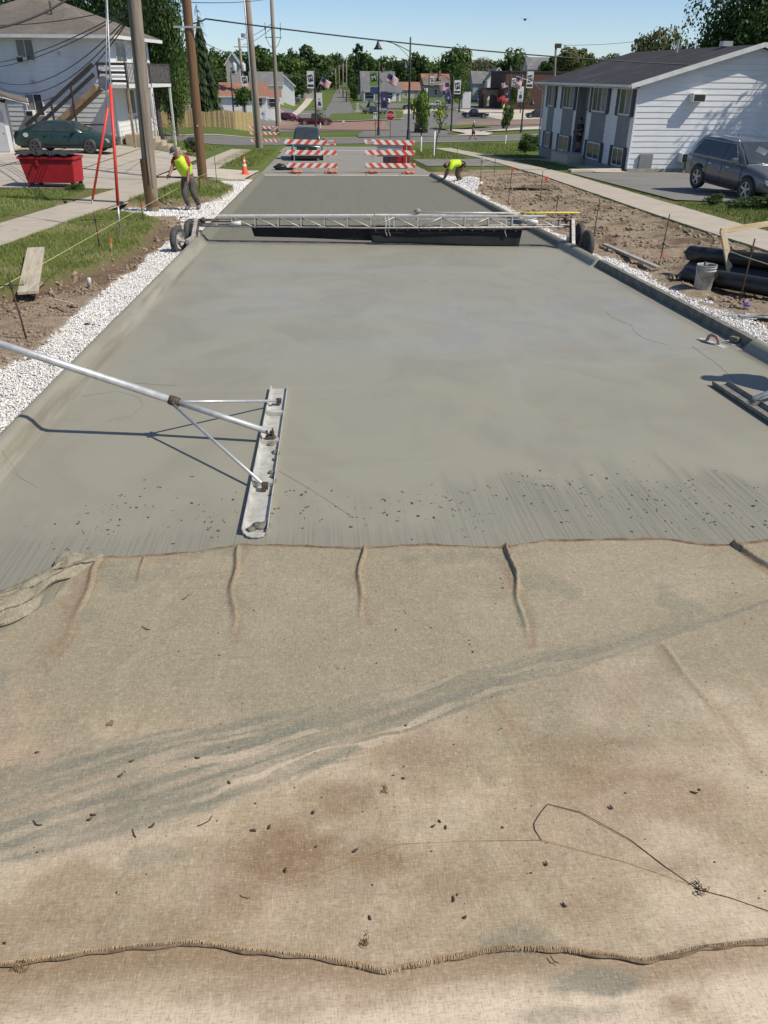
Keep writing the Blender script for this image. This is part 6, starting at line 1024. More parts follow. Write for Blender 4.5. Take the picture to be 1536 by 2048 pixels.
t, tp = upole('wooden pole with a lamp head rising behind the apartment roof', (27.33,100.00,1.68), (27.09,100.00,5.54), .13, .12, M_POLE); MB().box(-.35,.35,-.2,.2,tp.z-.2,tp.z+.25).build('lamp_head', M_DKST, t, bevel=.05)
# ================================================================== STREET LAMPS, SIGNS, BANNERS, FLAGS
M_LPOST = mat('black_lamp_post', (.013,.013,.014), (.02,.02,.021), 5, .5); M_SGREEN = mat('banner_green', (.16,.30,.045), (.13,.25,.04), 4, .7); M_SBLUE = mat('banner_blue', (.02,.045,.16), (.025,.05,.14), 4, .7); M_BNW = mat('banner_white', (.72,.73,.73), (.62,.63,.63), 3, .7); M_INK = mat('banner_ink', (.012,.013,.016), None, 4, .7); M_NAVY = mat('banner_navy', (.03,.03,.10), (.05,.04,.12), 4, .7); M_PALEF = mat('banner_figure', (.45,.40,.42), (.3,.27,.3), 6, .7)
def flag_mat():
    m, n, b = nodes('flag_cloth'); sp = N(n, 'ShaderNodeSeparateXYZ'); L(n, coord(n), sp.inputs[0]); f = math_(n, 'GREATER_THAN', math_(n, 'FRACT', math_(n, 'MULTIPLY', sp.outputs[2], 13/2.0/.95)), .5); c = mixc(n, f, (.72,.70,.70), (.42,.025,.045))
    k = math_(n, 'MULTIPLY', math_(n, 'LESS_THAN', sp.outputs[0], .62), math_(n, 'GREATER_THAN', sp.outputs[2], .44)); c = mixc(n, k, c, (.03,.04,.13)); L(n, c, b.inputs['Base Color']); b.inputs['Roughness'].default_value = .85; return m
M_FLAG = flag_mat()
def banner(parent, x, z, w_, h, bg, strip=True, y=-.06):
    b = MB().box(x, x+w_, y-.012, y, z-h, z).build('banner', bg, parent); cx = x+w_/2; cz = z-h*.42; s_ = w_*.36; R_ = Matrix.Translation((cx, y-.016, cz)) @ Matrix.Rotation(rad(-12), 4, 'Y')
    o = MB().box(-s_,s_,-.004,0,-s_*1.2,s_*1.2).build('emblem', M_INK, b, bevel=.02); o.matrix_local = R_; text_mesh('M', s_*2.1, M_BNW, b, R_ @ Matrix.Translation((0,-.008,-.02)) @ Matrix.Rotation(rad(90), 4, 'X'))
    if strip: MB().box(x+.06,x+w_-.06,y-.018,y-.012,z-h*.92,z-h*.78).build('caption_bar', M_INK if bg is M_BNW else M_SBLUE, b)
    return b
def portrait(parent, x, z, w_, h, y=-.06, pale=False):
    b = MB().box(x, x+w_, y-.012, y, z-h, z).build('portrait_banner', M_BNW if pale else M_NAVY, parent); m2 = MB(); cx = x+w_/2; lump(m2, (cx, y-.02, z-h*.38), w_*.15, 2, 10, 1.2); m2.v = [(a, y-.016+(b_-y+.02)*.03, c) for a, b_, c in m2.v]; m2.build('figure_head', M_PALEF, b)
    MB().prism([(cx-w_*.3,z-h*.78),(cx+w_*.3,z-h*.78),(cx+w_*.2,z-h*.52),(cx-w_*.2,z-h*.52)], 'y', y-.02, y-.013).build('figure_bust', M_INK if not pale else M_NAVY, b); MB().box(x+.05,x+w_-.05,y-.02,y-.012,z-h*.97,z-h*.86).build('caption_bar', M_PALEF, b)
def flag(label, px, pz, root, s_=1, tilt=35, sc=1.0):
    """flag on a short staff fixed to a lamp post"""
    t = thing('flag', label, 'flag', (root.location.x+px, root.location.y-.15, root.location.z+pz), 0, 'flags on the lamp posts'); t.scale = (s_*sc, sc, sc); t.rotation_euler = (0, rad(tilt*s_), 0); V = []; n_u, n_v = 16, 8
    for i in range(n_u+1):
        for j in range(n_v+1): u = i/n_u*1.5; V.append((u*.95, .10*math.sin(u*4.2+j*.2)*min(1, u*2), j/n_v*.95+.02*math.sin(u*5)))
    o = link('cloth', np_mesh('cloth', V, [(i*(n_v+1)+j, (i+1)*(n_v+1)+j, (i+1)*(n_v+1)+j+1, i*(n_v+1)+j+1) for i in range(n_u) for j in range(n_v)], [M_FLAG], True), t); md = o.modifiers.new('s', 'SOLIDIFY'); md.thickness = .01
    MB().tube([(0,0,-1.3),(0,0,1.1)], .018, 6).build('staff', M_GALV, t)
def lamp(label, x, y, ht, arms, z=None):
    t = thing('street_lamp', label, 'street lamp', P(x, y, .12) if z is None else (x, y, z), 0, 'black street lamps'); MB().lathe([(.24,-.3),(.24,.12),(.18,.2),(.17,.9),(.12,1.0),(.115,ht*.5),(.08,ht),(0,ht+.05)], n=12).build('post', M_LPOST, t, True)
    for s_, ln, za, drop, bell in arms:
        q = [(0,0,za-.9)]+[(s_*ln*f, 0, za-.9+.9*math.sin(f*math.pi*.55)*1.0) for f in (.2,.4,.6,.8,1.0)]; MB().tube(q, .035, 7).build('arm', M_LPOST, t, True); MB().tube([(0,0,za-1.5)]+[(s_*ln*f, 0, za-1.5+1.42*math.sin(f/.7*math.pi*.5)) for f in (.15,.35,.55,.7)], .025, 6).build('arm_brace', M_LPOST, t, True)
        e = q[-1]; MB().lathe([(.04,.05),(.10,-.05),(.16,-.25),(.30,-.52),(.48,-.72),(.46,-.74),(0,-.66)], (e[0], 0, e[2]), n=16).build('lamp_shade', M_LPOST, t, True)
    return t
l1 = lamp('tall black street lamp with curved arm behind the right barricade', 9.57, 91.0, 9.35, [(-1,3.3,9.0,0,1)])
l2 = lamp('black street lamp with green banner and flag behind the right barricade', 7.35,105.00, 8.0, [(1,3.1,8.0,0,1),(-1,1.1,3.9,0,1)]); banner(l2, -1.08, 6.9, .92, 1.5, M_SGREEN, False); MB().box(-1.02,-.1,-.07,-.06,4.55,5.3).build('blue_banner', M_SBLUE, l2); portrait(l2, .25, 4.85, .85, 2.1); flag('flag hanging beside the green banner lamp', .75, 5.9, l2, 1, 25)
l0 = lamp('black street lamp with white banner behind the red pickup', -0.38,136.00, 8.3, [(1,2.6,8.1,0,1)]); banner(l0, -1.15, 7.9, 1.05, 2.3, M_BNW); portrait(l0, .2, 5.0, .9, 2.3, pale=True); flag('flag hanging beside the lamp behind the red pickup', .7, 6.2, l0, 1, 28, 1.1)
l3 = lamp('black street lamp with white banner in the middle of the far lawn', 19.61,126.00, 7.2, [(-1,2.2,7.3,0,1)]); banner(l3, .15, 6.7, .95, 1.75, M_BNW); portrait(l3, -1.1, 5.1, .95, 1.7); flag('flag hanging left of the lamp in the far lawn', -.5, 5.5, l3, -1, 12)
l4 = lamp('black street lamp with white banner left of the apartment building', 30.17,126.00, 8.6, [(-1,2.4,8.6,0,1),(1,1.3,4.4,0,1)]); banner(l4, .15, 7.9, .95, 2.1, M_BNW); portrait(l4, -1.0, 6.0, .85, 2.0, pale=True); flag('flag blowing left of the lamp by the apartment building', -.4, 7.0, l4, -1, 75)
l5 = lamp('thin black street lamp in front of the brown brick building', 42.24,190.00, 8.4, [(1,2.4,8.4,0,1)]); banner(l5, .2, 7.6, .9, 1.6, M_BNW); portrait(l5, -1.05, 5.3, .9, 1.9); flag('flag hanging from the lamp before the brown brick building', -.5, 5.9, l5, -1, 12)
l6 = lamp('black street lamp with small white banner before the grey house', 25.54,200.00, 8.6, [(1,2.2,8.6,0,1)]); banner(l6, .2, 7.8, .9, 1.8, M_BNW); portrait(l6, -1.1, 5.4, .9, 1.9, pale=True)
l7 = lamp('thin black street lamp with white banner behind the picket fence', -13.46,140.00, 6.4, []); banner(l7, 1.6, 5.9, 1.0, 1.4, M_BNW, False)
M_SGND = mat('sign_post', (.10,.11,.10), None, 5, .6); M_SRED = mat('sign_red', (.42,.012,.018), (.36,.012,.016), 4, .4); M_SYEL = mat('sign_fluorescent', (.72,.78,.03), (.68,.72,.03), 4, .5); M_SORG = mat('sign_orange', (.62,.25,.03), None, 4, .5); M_SWH = mat('sign_white', (.74,.74,.72), None, 4, .5)
def sign(label, x, y, z, hb, kind, sc=1.0, rz=0.0):
    """z = height of the plate centre above sea level, hb = its height above the ground"""
    t = thing('road_sign', label, 'sign', (x, y, z), rz); MB().bar((0,.03,-hb),(0,.03,.3*sc),.06,.04,(0,1,0)).build('post', M_SGND, t)
    if kind == 'stop':
        oc = lambda r: [(r*math.cos(math.pi/8+k*math.pi/4), r*math.sin(math.pi/8+k*math.pi/4)) for k in range(8)]; MB().prism(oc(.50*sc), 'y', -.008, 0).build('rim', M_SWH, t); MB().prism(oc(.46*sc), 'y', -.014, -.008).build('face', M_SRED, t); text_mesh('STOP', .37*sc, M_SWH, t, Matrix.Translation((0,-.018,0)) @ Matrix.Rotation(rad(90), 4, 'X'))
    elif kind in ('ped', 'orange', 'back'):
        r = .62*sc; MB().prism([(0,-r),(r,0),(0,r),(-r,0)], 'y', -.01, 0).build('face', {'ped': M_SYEL, 'orange': M_SORG, 'back': M_BNW}[kind], t)
        if kind == 'ped':
            m2 = MB(); m2.bar((0,-.016,-.05*sc),(.12*sc,-.016,-.3*sc),.012,.07*sc,(0,1,0)).bar((0,-.016,-.05*sc),(-.12*sc,-.016,-.3*sc),.07*sc,.012).bar((0,-.016,.17*sc),(0,-.016,-.06*sc),.10*sc,.012,(0,1,0)).bar((0,-.016,.13*sc),(.15*sc,-.016,.0),.05*sc,.012,(0,1,0)); m2.lathe([(0,-.02),(.06*sc,-.018),(.06*sc,-.012),(0,-.01)], (0,0,.25*sc), 'y', 10); m2.build('walking_figure', M_INK, t); MB().box(-.28*sc,.28*sc,-.01,0,-1.05*sc,-.68*sc).build('arrow_plate', M_SYEL, t); MB().prism([(-.16*sc,-.80*sc),(.08*sc,-.80*sc),(.08*sc,-.72*sc),(.2*sc,-.86*sc),(.08*sc,-1.0*sc),(.08*sc,-.92*sc),(-.16*sc,-.92*sc)], 'y', -.014, -.010).build('arrow', M_INK, t)
    elif kind == 'lane':
        MB().box(-.32*sc,.32*sc,-.01,0,-.45*sc,.45*sc).build('face', M_SWH, t); m2 = MB()
        for s_, k in ((-.17,1),(.13,-1)): m2.bar((s_*sc,-.014,-.05*sc if k > 0 else -.28*sc),(s_*sc,-.014,.2*sc),.07*sc,.008,(0,1,0)); m2.prism([((s_-.11)*sc,.12*sc),((s_+.11)*sc,.12*sc),((s_+.11)*sc,.32*sc),((s_-.11)*sc,.32*sc)], 'y', -.016, -.012)
        m2.build('lane_arrows', M_INK, t)
    elif kind == 'chevron':
        MB().box(-.75*sc,.75*sc,-.01,0,-.36*sc,.36*sc).build('face', M_SWH, t); m2 = MB()
        for k in range(3): x0 = (-.62+.38*k)*sc; m2.prism([(x0,-.3*sc),(x0+.12*sc,-.3*sc),(x0+.34*sc,0),(x0+.12*sc,.3*sc),(x0,.3*sc),(x0+.22*sc,0)], 'y', -.014, -.010)
        m2.build('chevrons', M_INK, t); yl = MB().prism([(.42*sc,.36*sc),(1.22*sc,.36*sc),(.82*sc,-.36*sc)], 'y', -.02, -.012).build('yield_triangle', M_SRED, t); MB().prism([(.62*sc,.24*sc),(1.02*sc,.24*sc),(.82*sc,-.12*sc)], 'y', -.026, -.020).build('yield_centre', M_SWH, yl)
    return t
sign('red octagonal stop sign behind the right barricade', *(7.21,86.00,-1.01), 3.2, 'stop', 1.02)
sign('white lane arrow sign left of the stop sign', *(6.64,100.00,-1.60), 3.5, 'lane', .74); sign('small orange diamond plate below the lane arrow sign', *(6.71,101.00,-2.48), 1.8, 'orange', .36)
sign('white chevron board with yield triangle behind the stop sign', *(10.91,150.00,-2.64), 3.0, 'chevron', .95)
sign('yellow green pedestrian sign in front of the black parked car', *(18.95,170.00,-2.23), 4.0, 'ped', .95); sign('yellow green pedestrian sign over the leaning young tree', *(18.21,128.00,-2.41), 2.8, 'ped', .92); sign('yellow green pedestrian sign seen at an angle near the brick arch', *(41.15,190.00,-3.32), 2.5, 'ped', 1.0, rad(62)); sign('red stop sign at the far side by the brick arch', *(40.96,185.00,-3.35), 2.3, 'stop', .85, rad(20))
sign('white diamond sign back on the far lawn near the left lamp', *(4.39,150.00,-4.62), 1.8, 'back', .42); sign('white diamond sign back left of the red sedan', *(-9.15,150.00,-3.09), 1.6, 'back', .55)
# ================================================================== FAR BUILDINGS
def house(label, name, x, y, z, rz, W, D_, Hh, RH, wallm, roofm, wins=(), door=None, chim=False, porch=None, dormer=None, ridge='x', cat='house'):
    t = thing(name, label, cat, (x, y, z), rz); w2 = W/2; MB().box(-w2,w2,0,D_,-2.5,Hh).build('wall', wallm, t); e = .4
    if ridge == 'x':
        MB().prism([(0,Hh),(D_,Hh),(D_/2,Hh+RH)], 'x', -w2+.001, w2-.001).build('gable_wall', wallm, t); r = MB().slab([(-w2-e,-e,Hh-e*RH/(D_/2)+.02),(w2+e,-e,Hh-e*RH/(D_/2)+.02),(w2+e,D_/2,Hh+RH+.02),(-w2-e,D_/2,Hh+RH+.02)], -.15).slab([(-w2-e,D_/2,Hh+RH+.02),(w2+e,D_/2,Hh+RH+.02),(w2+e,D_+e,Hh-e*RH/(D_/2)+.02),(-w2-e,D_+e,Hh-e*RH/(D_/2)+.02)], -.15).build('roof', roofm, t); MB().bar((-w2-e,-e-.03,Hh-e*RH/(D_/2)+.06),(w2+e,-e-.03,Hh-e*RH/(D_/2)+.06),.06,.22).build('fascia', M_FRAME, r)
    else:
        MB().prism([(-w2,Hh),(w2,Hh),(0,Hh+RH)], 'y', .001, D_-.001).build('gable_wall', wallm, t); k = e*RH/w2; r = MB().slab([(-w2-e,-e,Hh-k+.02),(0,-e,Hh+RH+.02),(0,D_+e,Hh+RH+.02),(-w2-e,D_+e,Hh-k+.02)], -.15).slab([(0,-e,Hh+RH+.02),(w2+e,-e,Hh-k+.02),(w2+e,D_+e,Hh-k+.02),(0,D_+e,Hh+RH+.02)], -.15).build('roof', roofm, t)
        for s_ in (-1, 1): MB().bar((s_*(w2+e),-e-.03,Hh-k+.05),(0,-e-.03,Hh+RH+.05),.06,.25,(0,0,1)).build('rake_board', M_FRAME, r)
    for (a, b_, c, d) in wins:
        f = MB().box(a-.12,b_+.12,-.06,.0,c-.12,d+.12).build('window', M_FRAME, t); MB().box(a,b_,-.075,-.062,c,d).build('pane', M_PANE, f); MB().box(a,b_,-.09,-.076,(c+d)/2-.05,(c+d)/2+.05).build('sash_bar', M_FRAME, f)
    if door: d_ = MB().box(door-.5,door+.5,-.07,.0,.1,2.2).build('door', M_PANEL, t); MB().box(door+.3,door+.38,-.1,-.07,1.0,1.1).build('handle', M_CHR, d_)
    if chim: MB().box(w2*.3,w2*.3+.8,D_/2-.4,D_/2+.4,Hh+RH*.6,Hh+RH+1.1).build('chimney', mat('chimney_brick', (.25,.13,.10), None, 6, .9), r)
    if porch:
        p0, p1, dp = porch; pr_ = MB().slab([(p0,-dp,2.55),(p1,-dp,2.55),(p1,0,3.05),(p0,0,3.05)], -.14).build('porch_roof', roofm, t); MB().box(p0,p1,-dp,-.01,-.5,.15).build('porch_floor', M_PALE, pr_)
        for q in (p0+.15, (p0+p1)/2, p1-.15): MB().box(q-.14,q+.14,-dp+.05,-dp+.33,.15,2.5).build('porch_column', M_FRAME, pr_)
    if dormer:
        for (dx, dw, dz, dh) in dormer: dm = MB().prism([(dx-dw,dz),(dx+dw,dz),(dx+dw,dz+dh),(dx,dz+dh+dw*.8),(dx-dw,dz+dh)], 'y', D_*.16, D_*.45).build('dormer', wallm, t); MB().box(dx-dw*.5,dx+dw*.5,D_*.16-.05,D_*.16-.005,dz+.2,dz+dh).build('dormer_window', M_PANE, dm); MB().slab([(dx-dw-.25,D_*.16-.3,dz+dh-.2),(dx,D_*.16-.3,dz+dh+dw*.8+.1),(dx,D_*.48,dz+dh+dw*.8+.1),(dx-dw-.25,D_*.48,dz+dh-.2)], -.12).slab([(dx,D_*.16-.3,dz+dh+dw*.8+.1),(dx+dw+.25,D_*.16-.3,dz+dh-.2),(dx+dw+.25,D_*.48,dz+dh-.2),(dx,D_*.48,dz+dh+dw*.8+.1)], -.12).build('dormer_roof', roofm, dm)
    return t
M_FW = mat('far_white_siding', (.74,.75,.76), (.68,.69,.70), 2, .7, 0, .2, 9, (.3,.3,3)); M_FG = mat('far_grey_siding', (.36,.37,.385), (.31,.32,.33), 2, .8, 0, .2, 9, (.3,.3,3)); M_FT = mat('far_tan_siding', (.46,.43,.40), None, 2, .8); M_BRK = mat('dark_brown_brick', (.105,.052,.038), (.075,.04,.03), 2.5, .9, 0, .3, 12); M_STN = mat('tan_stone', (.36,.27,.19), (.25,.18,.13), 2, .9, 0, .3, 9)
house('white house with steep grey roof and porch on the far corner', 'porch_house', *(19.41,278.00,-4.91), rad(2), 10.5, 8, 3.1, 5.2, M_FW, M_SHG, [(-4.2,-1.6,.9,2.4),(2.6,4.4,.8,2.6)], .4, True, (-4.9,1.8,2.2), [(-.3,1.4,4.2,1.5)])
house('small low annex with sloping grey roof beside the porch house', 'house_annex', *(24.79,279.00,-4.89), rad(2), 3.6, 7, 3.0, 2.4, M_FW, M_SHG, [], .8)
house('small pale garage with brown roof left of the black street lamp arm', 'garage', *(32.34,303.00,-4.56), rad(4), 6.4, 6, 2.9, 2.0, M_FT, M_SHR, [(-2,-1.2,1.0,2.0)], 2.0, cat='garage')
house('grey two storey house with red roof behind the parked pickup', 'grey_house', *(42.26,310.00,-4.65), rad(3), 9.6, 8, 4.0, 3.6, M_FG, M_SHR, [(-3.4,-2.5,1.2,2.8),(-.6,.3,1.2,2.8),(2.4,3.3,1.2,2.8),(-2,-1,3.2,3.9)], None, True)
MB().slab([(-5,-1.4,4.0),(5,-1.4,4.0),(5,2.6,6.4),(-5,2.6,6.4)], -.2).build('mansard_slope', M_SHB, [o for o in bpy.data.objects if o.name.startswith('grey_house')][0])
wh_ = house('tall white house with front gable left of the brick building', 'white_house', *(61.52,297.00,-4.63), rad(2), 7.2, 9, 6.0, 3.6, M_FW, M_SHG, [(-1.2,-.2,4.3,6.0),(.2,1.2,4.3,6.0),(-1.2,1.2,1.2,2.8)], None, ridge='y'); house('lower wing of the tall white house with grey roof', 'house_wing', *(57.93,301.00,-4.76), rad(2), 8.4, 7, 5.4, 3.2, M_FG, M_SHG, [(-2.5,-1.6,1.5,3.0)], None, True); house('right wing of the tall white house with dark roof', 'house_wing', *(65.37,296.00,-5.03), rad(2), 6, 6, 4.0, 2.6, M_FW, M_SHG)
house('grey house half hidden behind the round street tree', 'grey_house', *(52.62,306.00,-4.93), rad(2), 6, 6, 3.4, 3.0, M_FG, M_SHG, [(-1.5,-.6,1,2.4),(.6,1.5,1,2.4)])
house('grey roofed house with white dormer above the brick building', 'dormer_house', *(79.30,300.00,-1.19), rad(2), 14, 8, 6.2, 3.2, M_FT, M_SHG, [], None, False, None, [(-1.2,1.6,6.4,.6)])
house('white cottage with red brown roof behind the picket fence', 'cottage', *(-12.47,150.00,-3.12), rad(3), 7.6, 6, 2.35, 1.75, M_FW, M_SHR, [(-1.9,-1.0,.9,1.9),(2.2,3.0,.8,1.9)], None); house('small white porch wing with red brown roof beside the cottage', 'cottage_wing', *(-8.09,158.00,-3.14), rad(3), 2.6, 4, 2.0, 1.1, M_FW, M_SHR, [(-.6,.6,.4,1.8)], None)
house('white gabled house with dark dormer left of the far street', 'white_house', *(-9.20,240.00,-4.46), rad(4), 6.0, 9, 4.2, 2.6, M_FW, M_SHG, [(-2.2,-1.1,2.6,4.3)], None, ridge='y')
house('white house with wide grey roof behind the cottage', 'white_house', *(-12.74,225.00,-4.51), rad(4), 8, 9, 4.6, 2.7, M_FW, M_SHG, [], None); house('tall narrow house with blue gable behind the transformer pole', 'tower_house', *(-21.87,235.00,-2.54), rad(0), 3.6, 5, 7.2, 2.4, M_FT, mat('blue_grey_shingles', (.16,.19,.22), (.12,.15,.18), 3, .9), [(-.5,.5,5,6.4)], None, ridge='y'); house('dark roofed house deep in the trees left of the far street', 'dark_house', *(-5.78,290.00,-4.41), rad(0), 9, 8, 3.2, 3.4, M_FT, M_SHD, [(-2.6,-1.4,.9,2.2)], 1.0); house('red brick house between the trees right of the far street', 'brick_house', *(17.53,330.00,-5.50), rad(0), 7, 7, 3.2, 3.0, mat('far_red_brick', (.30,.14,.10), None, 4, .9), M_SHG, [(-1,.2,.8,2.2)], None)
# brick building with stone arch
t = thing('brick_building', 'dark brown brick building with flat roof left of the apartment building', 'building', (57.22,232.00,-5.51), rad(3)); MB().box(-7.2,11,0,16,-2,9.0).build('wall', M_BRK, t); MB().box(-7.4,11.2,-.2,16.2,9.0,9.3).build('parapet', M_TRIM, t); text_mesh('PIZ', .9, M_BNW, t, Matrix.Translation((6.9,-.05,7.6)) @ Matrix.Rotation(rad(90), 4, 'X'))
for x in (-5.2,-2.2): f = MB().box(x-.6,x+.6,-.06,.0,1.0,3.0).build('window', M_TRIM, t); MB().box(x-.5,x+.5,-.08,-.062,1.1,2.9).build('pane', M_PANE, f)
d_ = MB().box(5.3,6.4,-.06,0,.0,2.3).build('door', M_STN, t); MB().box(5.45,5.6,-.09,-.06,.9,1.4).build('door_handle', M_BNW, d_)
t = thing('brick_arch', 'brown brick and stone arch portal beside the brick building', 'arch', (48.36,238.00,-5.43), rad(3)); ar = []
for k in range(13): a = math.pi*k/12; ar.append((-1.55*math.cos(a)-.2, 2.0+1.55*math.sin(a)))
MB().prism([(-3.1,-1),(-1.75,-1)]+ar+[(1.35,-1),(3.4,-1),(3.4,4.7),(-3.1,4.7)], 'y', 0, .8).build('arch_wall', M_STN, t); MB().box(-3.4,3.6,-.15,.95,4.7,4.95).build('coping', M_TRIM, t); MB().box(-3.35,-2.75,-.12,3.0,-1,4.7).build('side_wall', M_BRK, t)
for x in (-3.05,1.6): MB().box(x-.2,x+.2,2.5,3.0,-1,4.7).build('rear_pier', M_BRK, t)
MB().slab([(-3.3,0,4.95),(3.5,0,4.95),(3.5,4,4.95),(-3.3,4,4.95)], -.2).build('flat_roof', M_TRIM, t)
t = thing('red_umbrella', 'red sunshade beside the brick arch', 'umbrella', (48.90,228.00,-5.19)); MB().lathe([(0,3.3),(.6,3.1),(1.5,2.4),(1.6,1.9),(1.5,2.0),(0,2.9)], n=10).build('canopy', mat('red_canvas', (.33,.02,.03), None, 4, .8), t); MB().tube([(0,0,0),(0,0,3)], .05, 6).build('pole', M_GALV, t)
t = thing('price_sign', 'white pylon sign beside the dark car near the round tree', 'sign', (40.71,236.00,-5.29)); MB().box(-1.3,1.0,-.3,.3,-.5,4.0).build('panel', M_BNW, t, bevel=.05); MB().box(-1.5,-1.3,-.2,.2,-.5,3.6).build('pillar', M_FG, t)
t = thing('utility_box', 'pale utility cabinet on the far corner lawn', 'cabinet', (9.57,210.00,-5.17)); MB().box(-.35,.35,-.3,.3,-.3,1.7).build('cabinet', M_FT, t, bevel=.03); MB().box(-.8,.8,-.6,.6,-.4,.08).build('plinth', M_PALE, t)
# picket fence
FA, FB, FC = Vector((-19.64,101.00,-3.11)), Vector((-9.98,104.00,-3.27)), Vector((-8.02,108.00,-3.53)); t = thing('picket_fence', 'tan wooden picket fence with uneven tops beyond the cross street', 'fence', FA); M_PICK = [mat('picket_tan', (.40,.30,.155), (.30,.22,.11), 3, .9), mat('picket_dark', (.27,.205,.115), (.2,.15,.08), 3, .9), mat('picket_light', (.46,.345,.17), (.38,.28,.14), 3, .9)]
pm_ = []
for k in range(3): o = MB().prism([(0,-.3),(.142,-.3),(.142,1.80),(.10,1.86),(.04,1.86),(0,1.80)], 'y', 0, .025).build('picket', M_PICK[k], None); pm_.append(o.data); bpy.data.objects.remove(o)
i = 0; rf_ = random.Random(5)
for A_, B_ in ((FA, FB), (FB, FC)):
    d = B_-A_; n = int(d.length/.155); az = math.atan2(d.y, d.x)
    for k in range(n): o = link('picket', pm_[rf_.randrange(3) if A_ is FA else 2], t); o.location = A_-FA+d*(k/n)+Vector((0,0,rf_.uniform(-.04,.05)+(.1*math.sin(k*.25)))); o.rotation_euler = (0, rf_.uniform(-.012,.012), az)
    for h in (.4,1.5): MB().bar(A_-FA+Vector((0,.06,h)), B_-FA+Vector((0,.06,h)), .04, .09).build('rail', M_PICK[1], t)
    for q in np.linspace(0, 1, 6): p_ = A_-FA+d*q; MB().bar(p_+Vector((0,.1,-.5)), p_+Vector((0,.1,1.85)), .10, .10).build('post', M_PICK[1], t)
# ================================================================== FAR VEHICLES
vehicle('pickup_truck', 'dark red pickup driving through the roundabout', 'pickup', -0.66,148.00, rad(4), 'pickup', paint('maroon', (.10,.008,.014)), sc=1.05)
vehicle('passenger_car', 'red sedan turning at the left of the roundabout', 'car', -5.63,167.50, rad(-32), 'sedan', paint('crimson', (.22,.012,.03)))
vehicle('passenger_car', 'black car seen from behind under the young tree', 'car', 14.54,121.00, rad(82), 'suv', paint('black', (.012,.012,.013)))
vehicle('pickup_truck', 'black pickup heading left across the roundabout', 'pickup', 33.63,183.50, rad(176), 'pickup', paint('black', (.012,.012,.013)), sc=1.02)
vehicle('passenger_car', 'white hatchback parked before the porch house', 'car', 19.21,256.00, rad(178), 'suv', paint('white', (.70,.71,.72)), sc=.97)
vehicle('pickup_truck', 'silver pickup parked before the grey house', 'pickup', 32.97,237.00, rad(182), 'pickup', paint('silver', (.55,.56,.57)))
vehicle('pickup_truck', 'blue grey pickup beyond the island lawn', 'pickup', 12.94,196.50, rad(180), 'pickup', paint('slate', (.06,.085,.10)))
vehicle('passenger_car', 'black hatchback half hidden by the tall lamp post', 'car', 24.38,226.50, rad(178), 'suv', paint('black', (.012,.012,.013)))
vehicle('passenger_car', 'dark car at the left end of the apartment building', 'car', 47.48,185.50, rad(175), 'suv', paint('charcoal', (.03,.032,.036)), sc=1.05)
vehicle('passenger_car', 'dark blue car parked beside the white pylon sign', 'car', 48.64,270.50, rad(175), 'sedan', paint('dark_blue', (.03,.04,.06)))
vehicle('passenger_car', 'white car parked behind the brick arch', 'car', 57.23,272.00, rad(5), 'suv', paint('white', (.70,.71,.72)))
vehicle('passenger_car', 'dark car in the drive of the far white house', 'car', -6.66,257.50, rad(60), 'suv', paint('charcoal', (.03,.032,.036)))
vehicle('passenger_car', 'dark car parked low on the far street', 'car', 0.33,240.00, rad(90), 'suv', paint('charcoal', (.03,.032,.036)), sc=.95)
# ================================================================== TREES AND SHRUBS
def leaf_mat(name, c1, c2, c3):
    m, n, b = nodes(name); t = attr(n, 'tint'); c = mixc(n, t, c1, c2); c = mixc(n, ramp(n, attr(n, 'clump'), .5, 1.0), c, c3); L(n, c, b.inputs['Base Color']); b.inputs['Roughness'].default_value = .65; b.inputs['Specular IOR Level'].default_value = .25
    tr_ = N(n, 'ShaderNodeBsdfTranslucent'); L(n, mixc(n, .5, c, (0.127,0.203,0.025)), tr_.inputs[0]); mx = N(n, 'ShaderNodeMixShader'); mx.inputs[0].default_value = .22; L(n, b.outputs[0], mx.inputs[1]); L(n, tr_.outputs[0], mx.inputs[2]); L(n, mx.outputs[0], n.nodes['Material Output'].inputs[0]); return m
ML = [leaf_mat('leaf_mid', (0.044,0.084,0.021), (0.092,0.153,0.033), (0.121,0.178,0.044)), leaf_mat('leaf_dark', (0.025,0.053,0.016), (0.057,0.099,0.025), (0.076,0.127,0.033)), leaf_mat('leaf_bright', (0.083,0.146,0.023), (0.153,0.242,0.038), (0.190,0.246,0.051)), leaf_mat('needle', (0.021,0.043,0.018), (0.046,0.076,0.025), (0.064,0.102,0.035)), leaf_mat('leaf_olive', (0.076,0.095,0.035), (0.134,0.153,0.057), (0.166,0.166,0.076))]
M_BARK = mat('bark', (.10,.08,.06), (.06,.048,.036), 6, .95, 0, .6, 20, (4,4,.6)); M_TGUARD = mat('white_tree_guard', (.78,.78,.76), None, 6, .6)
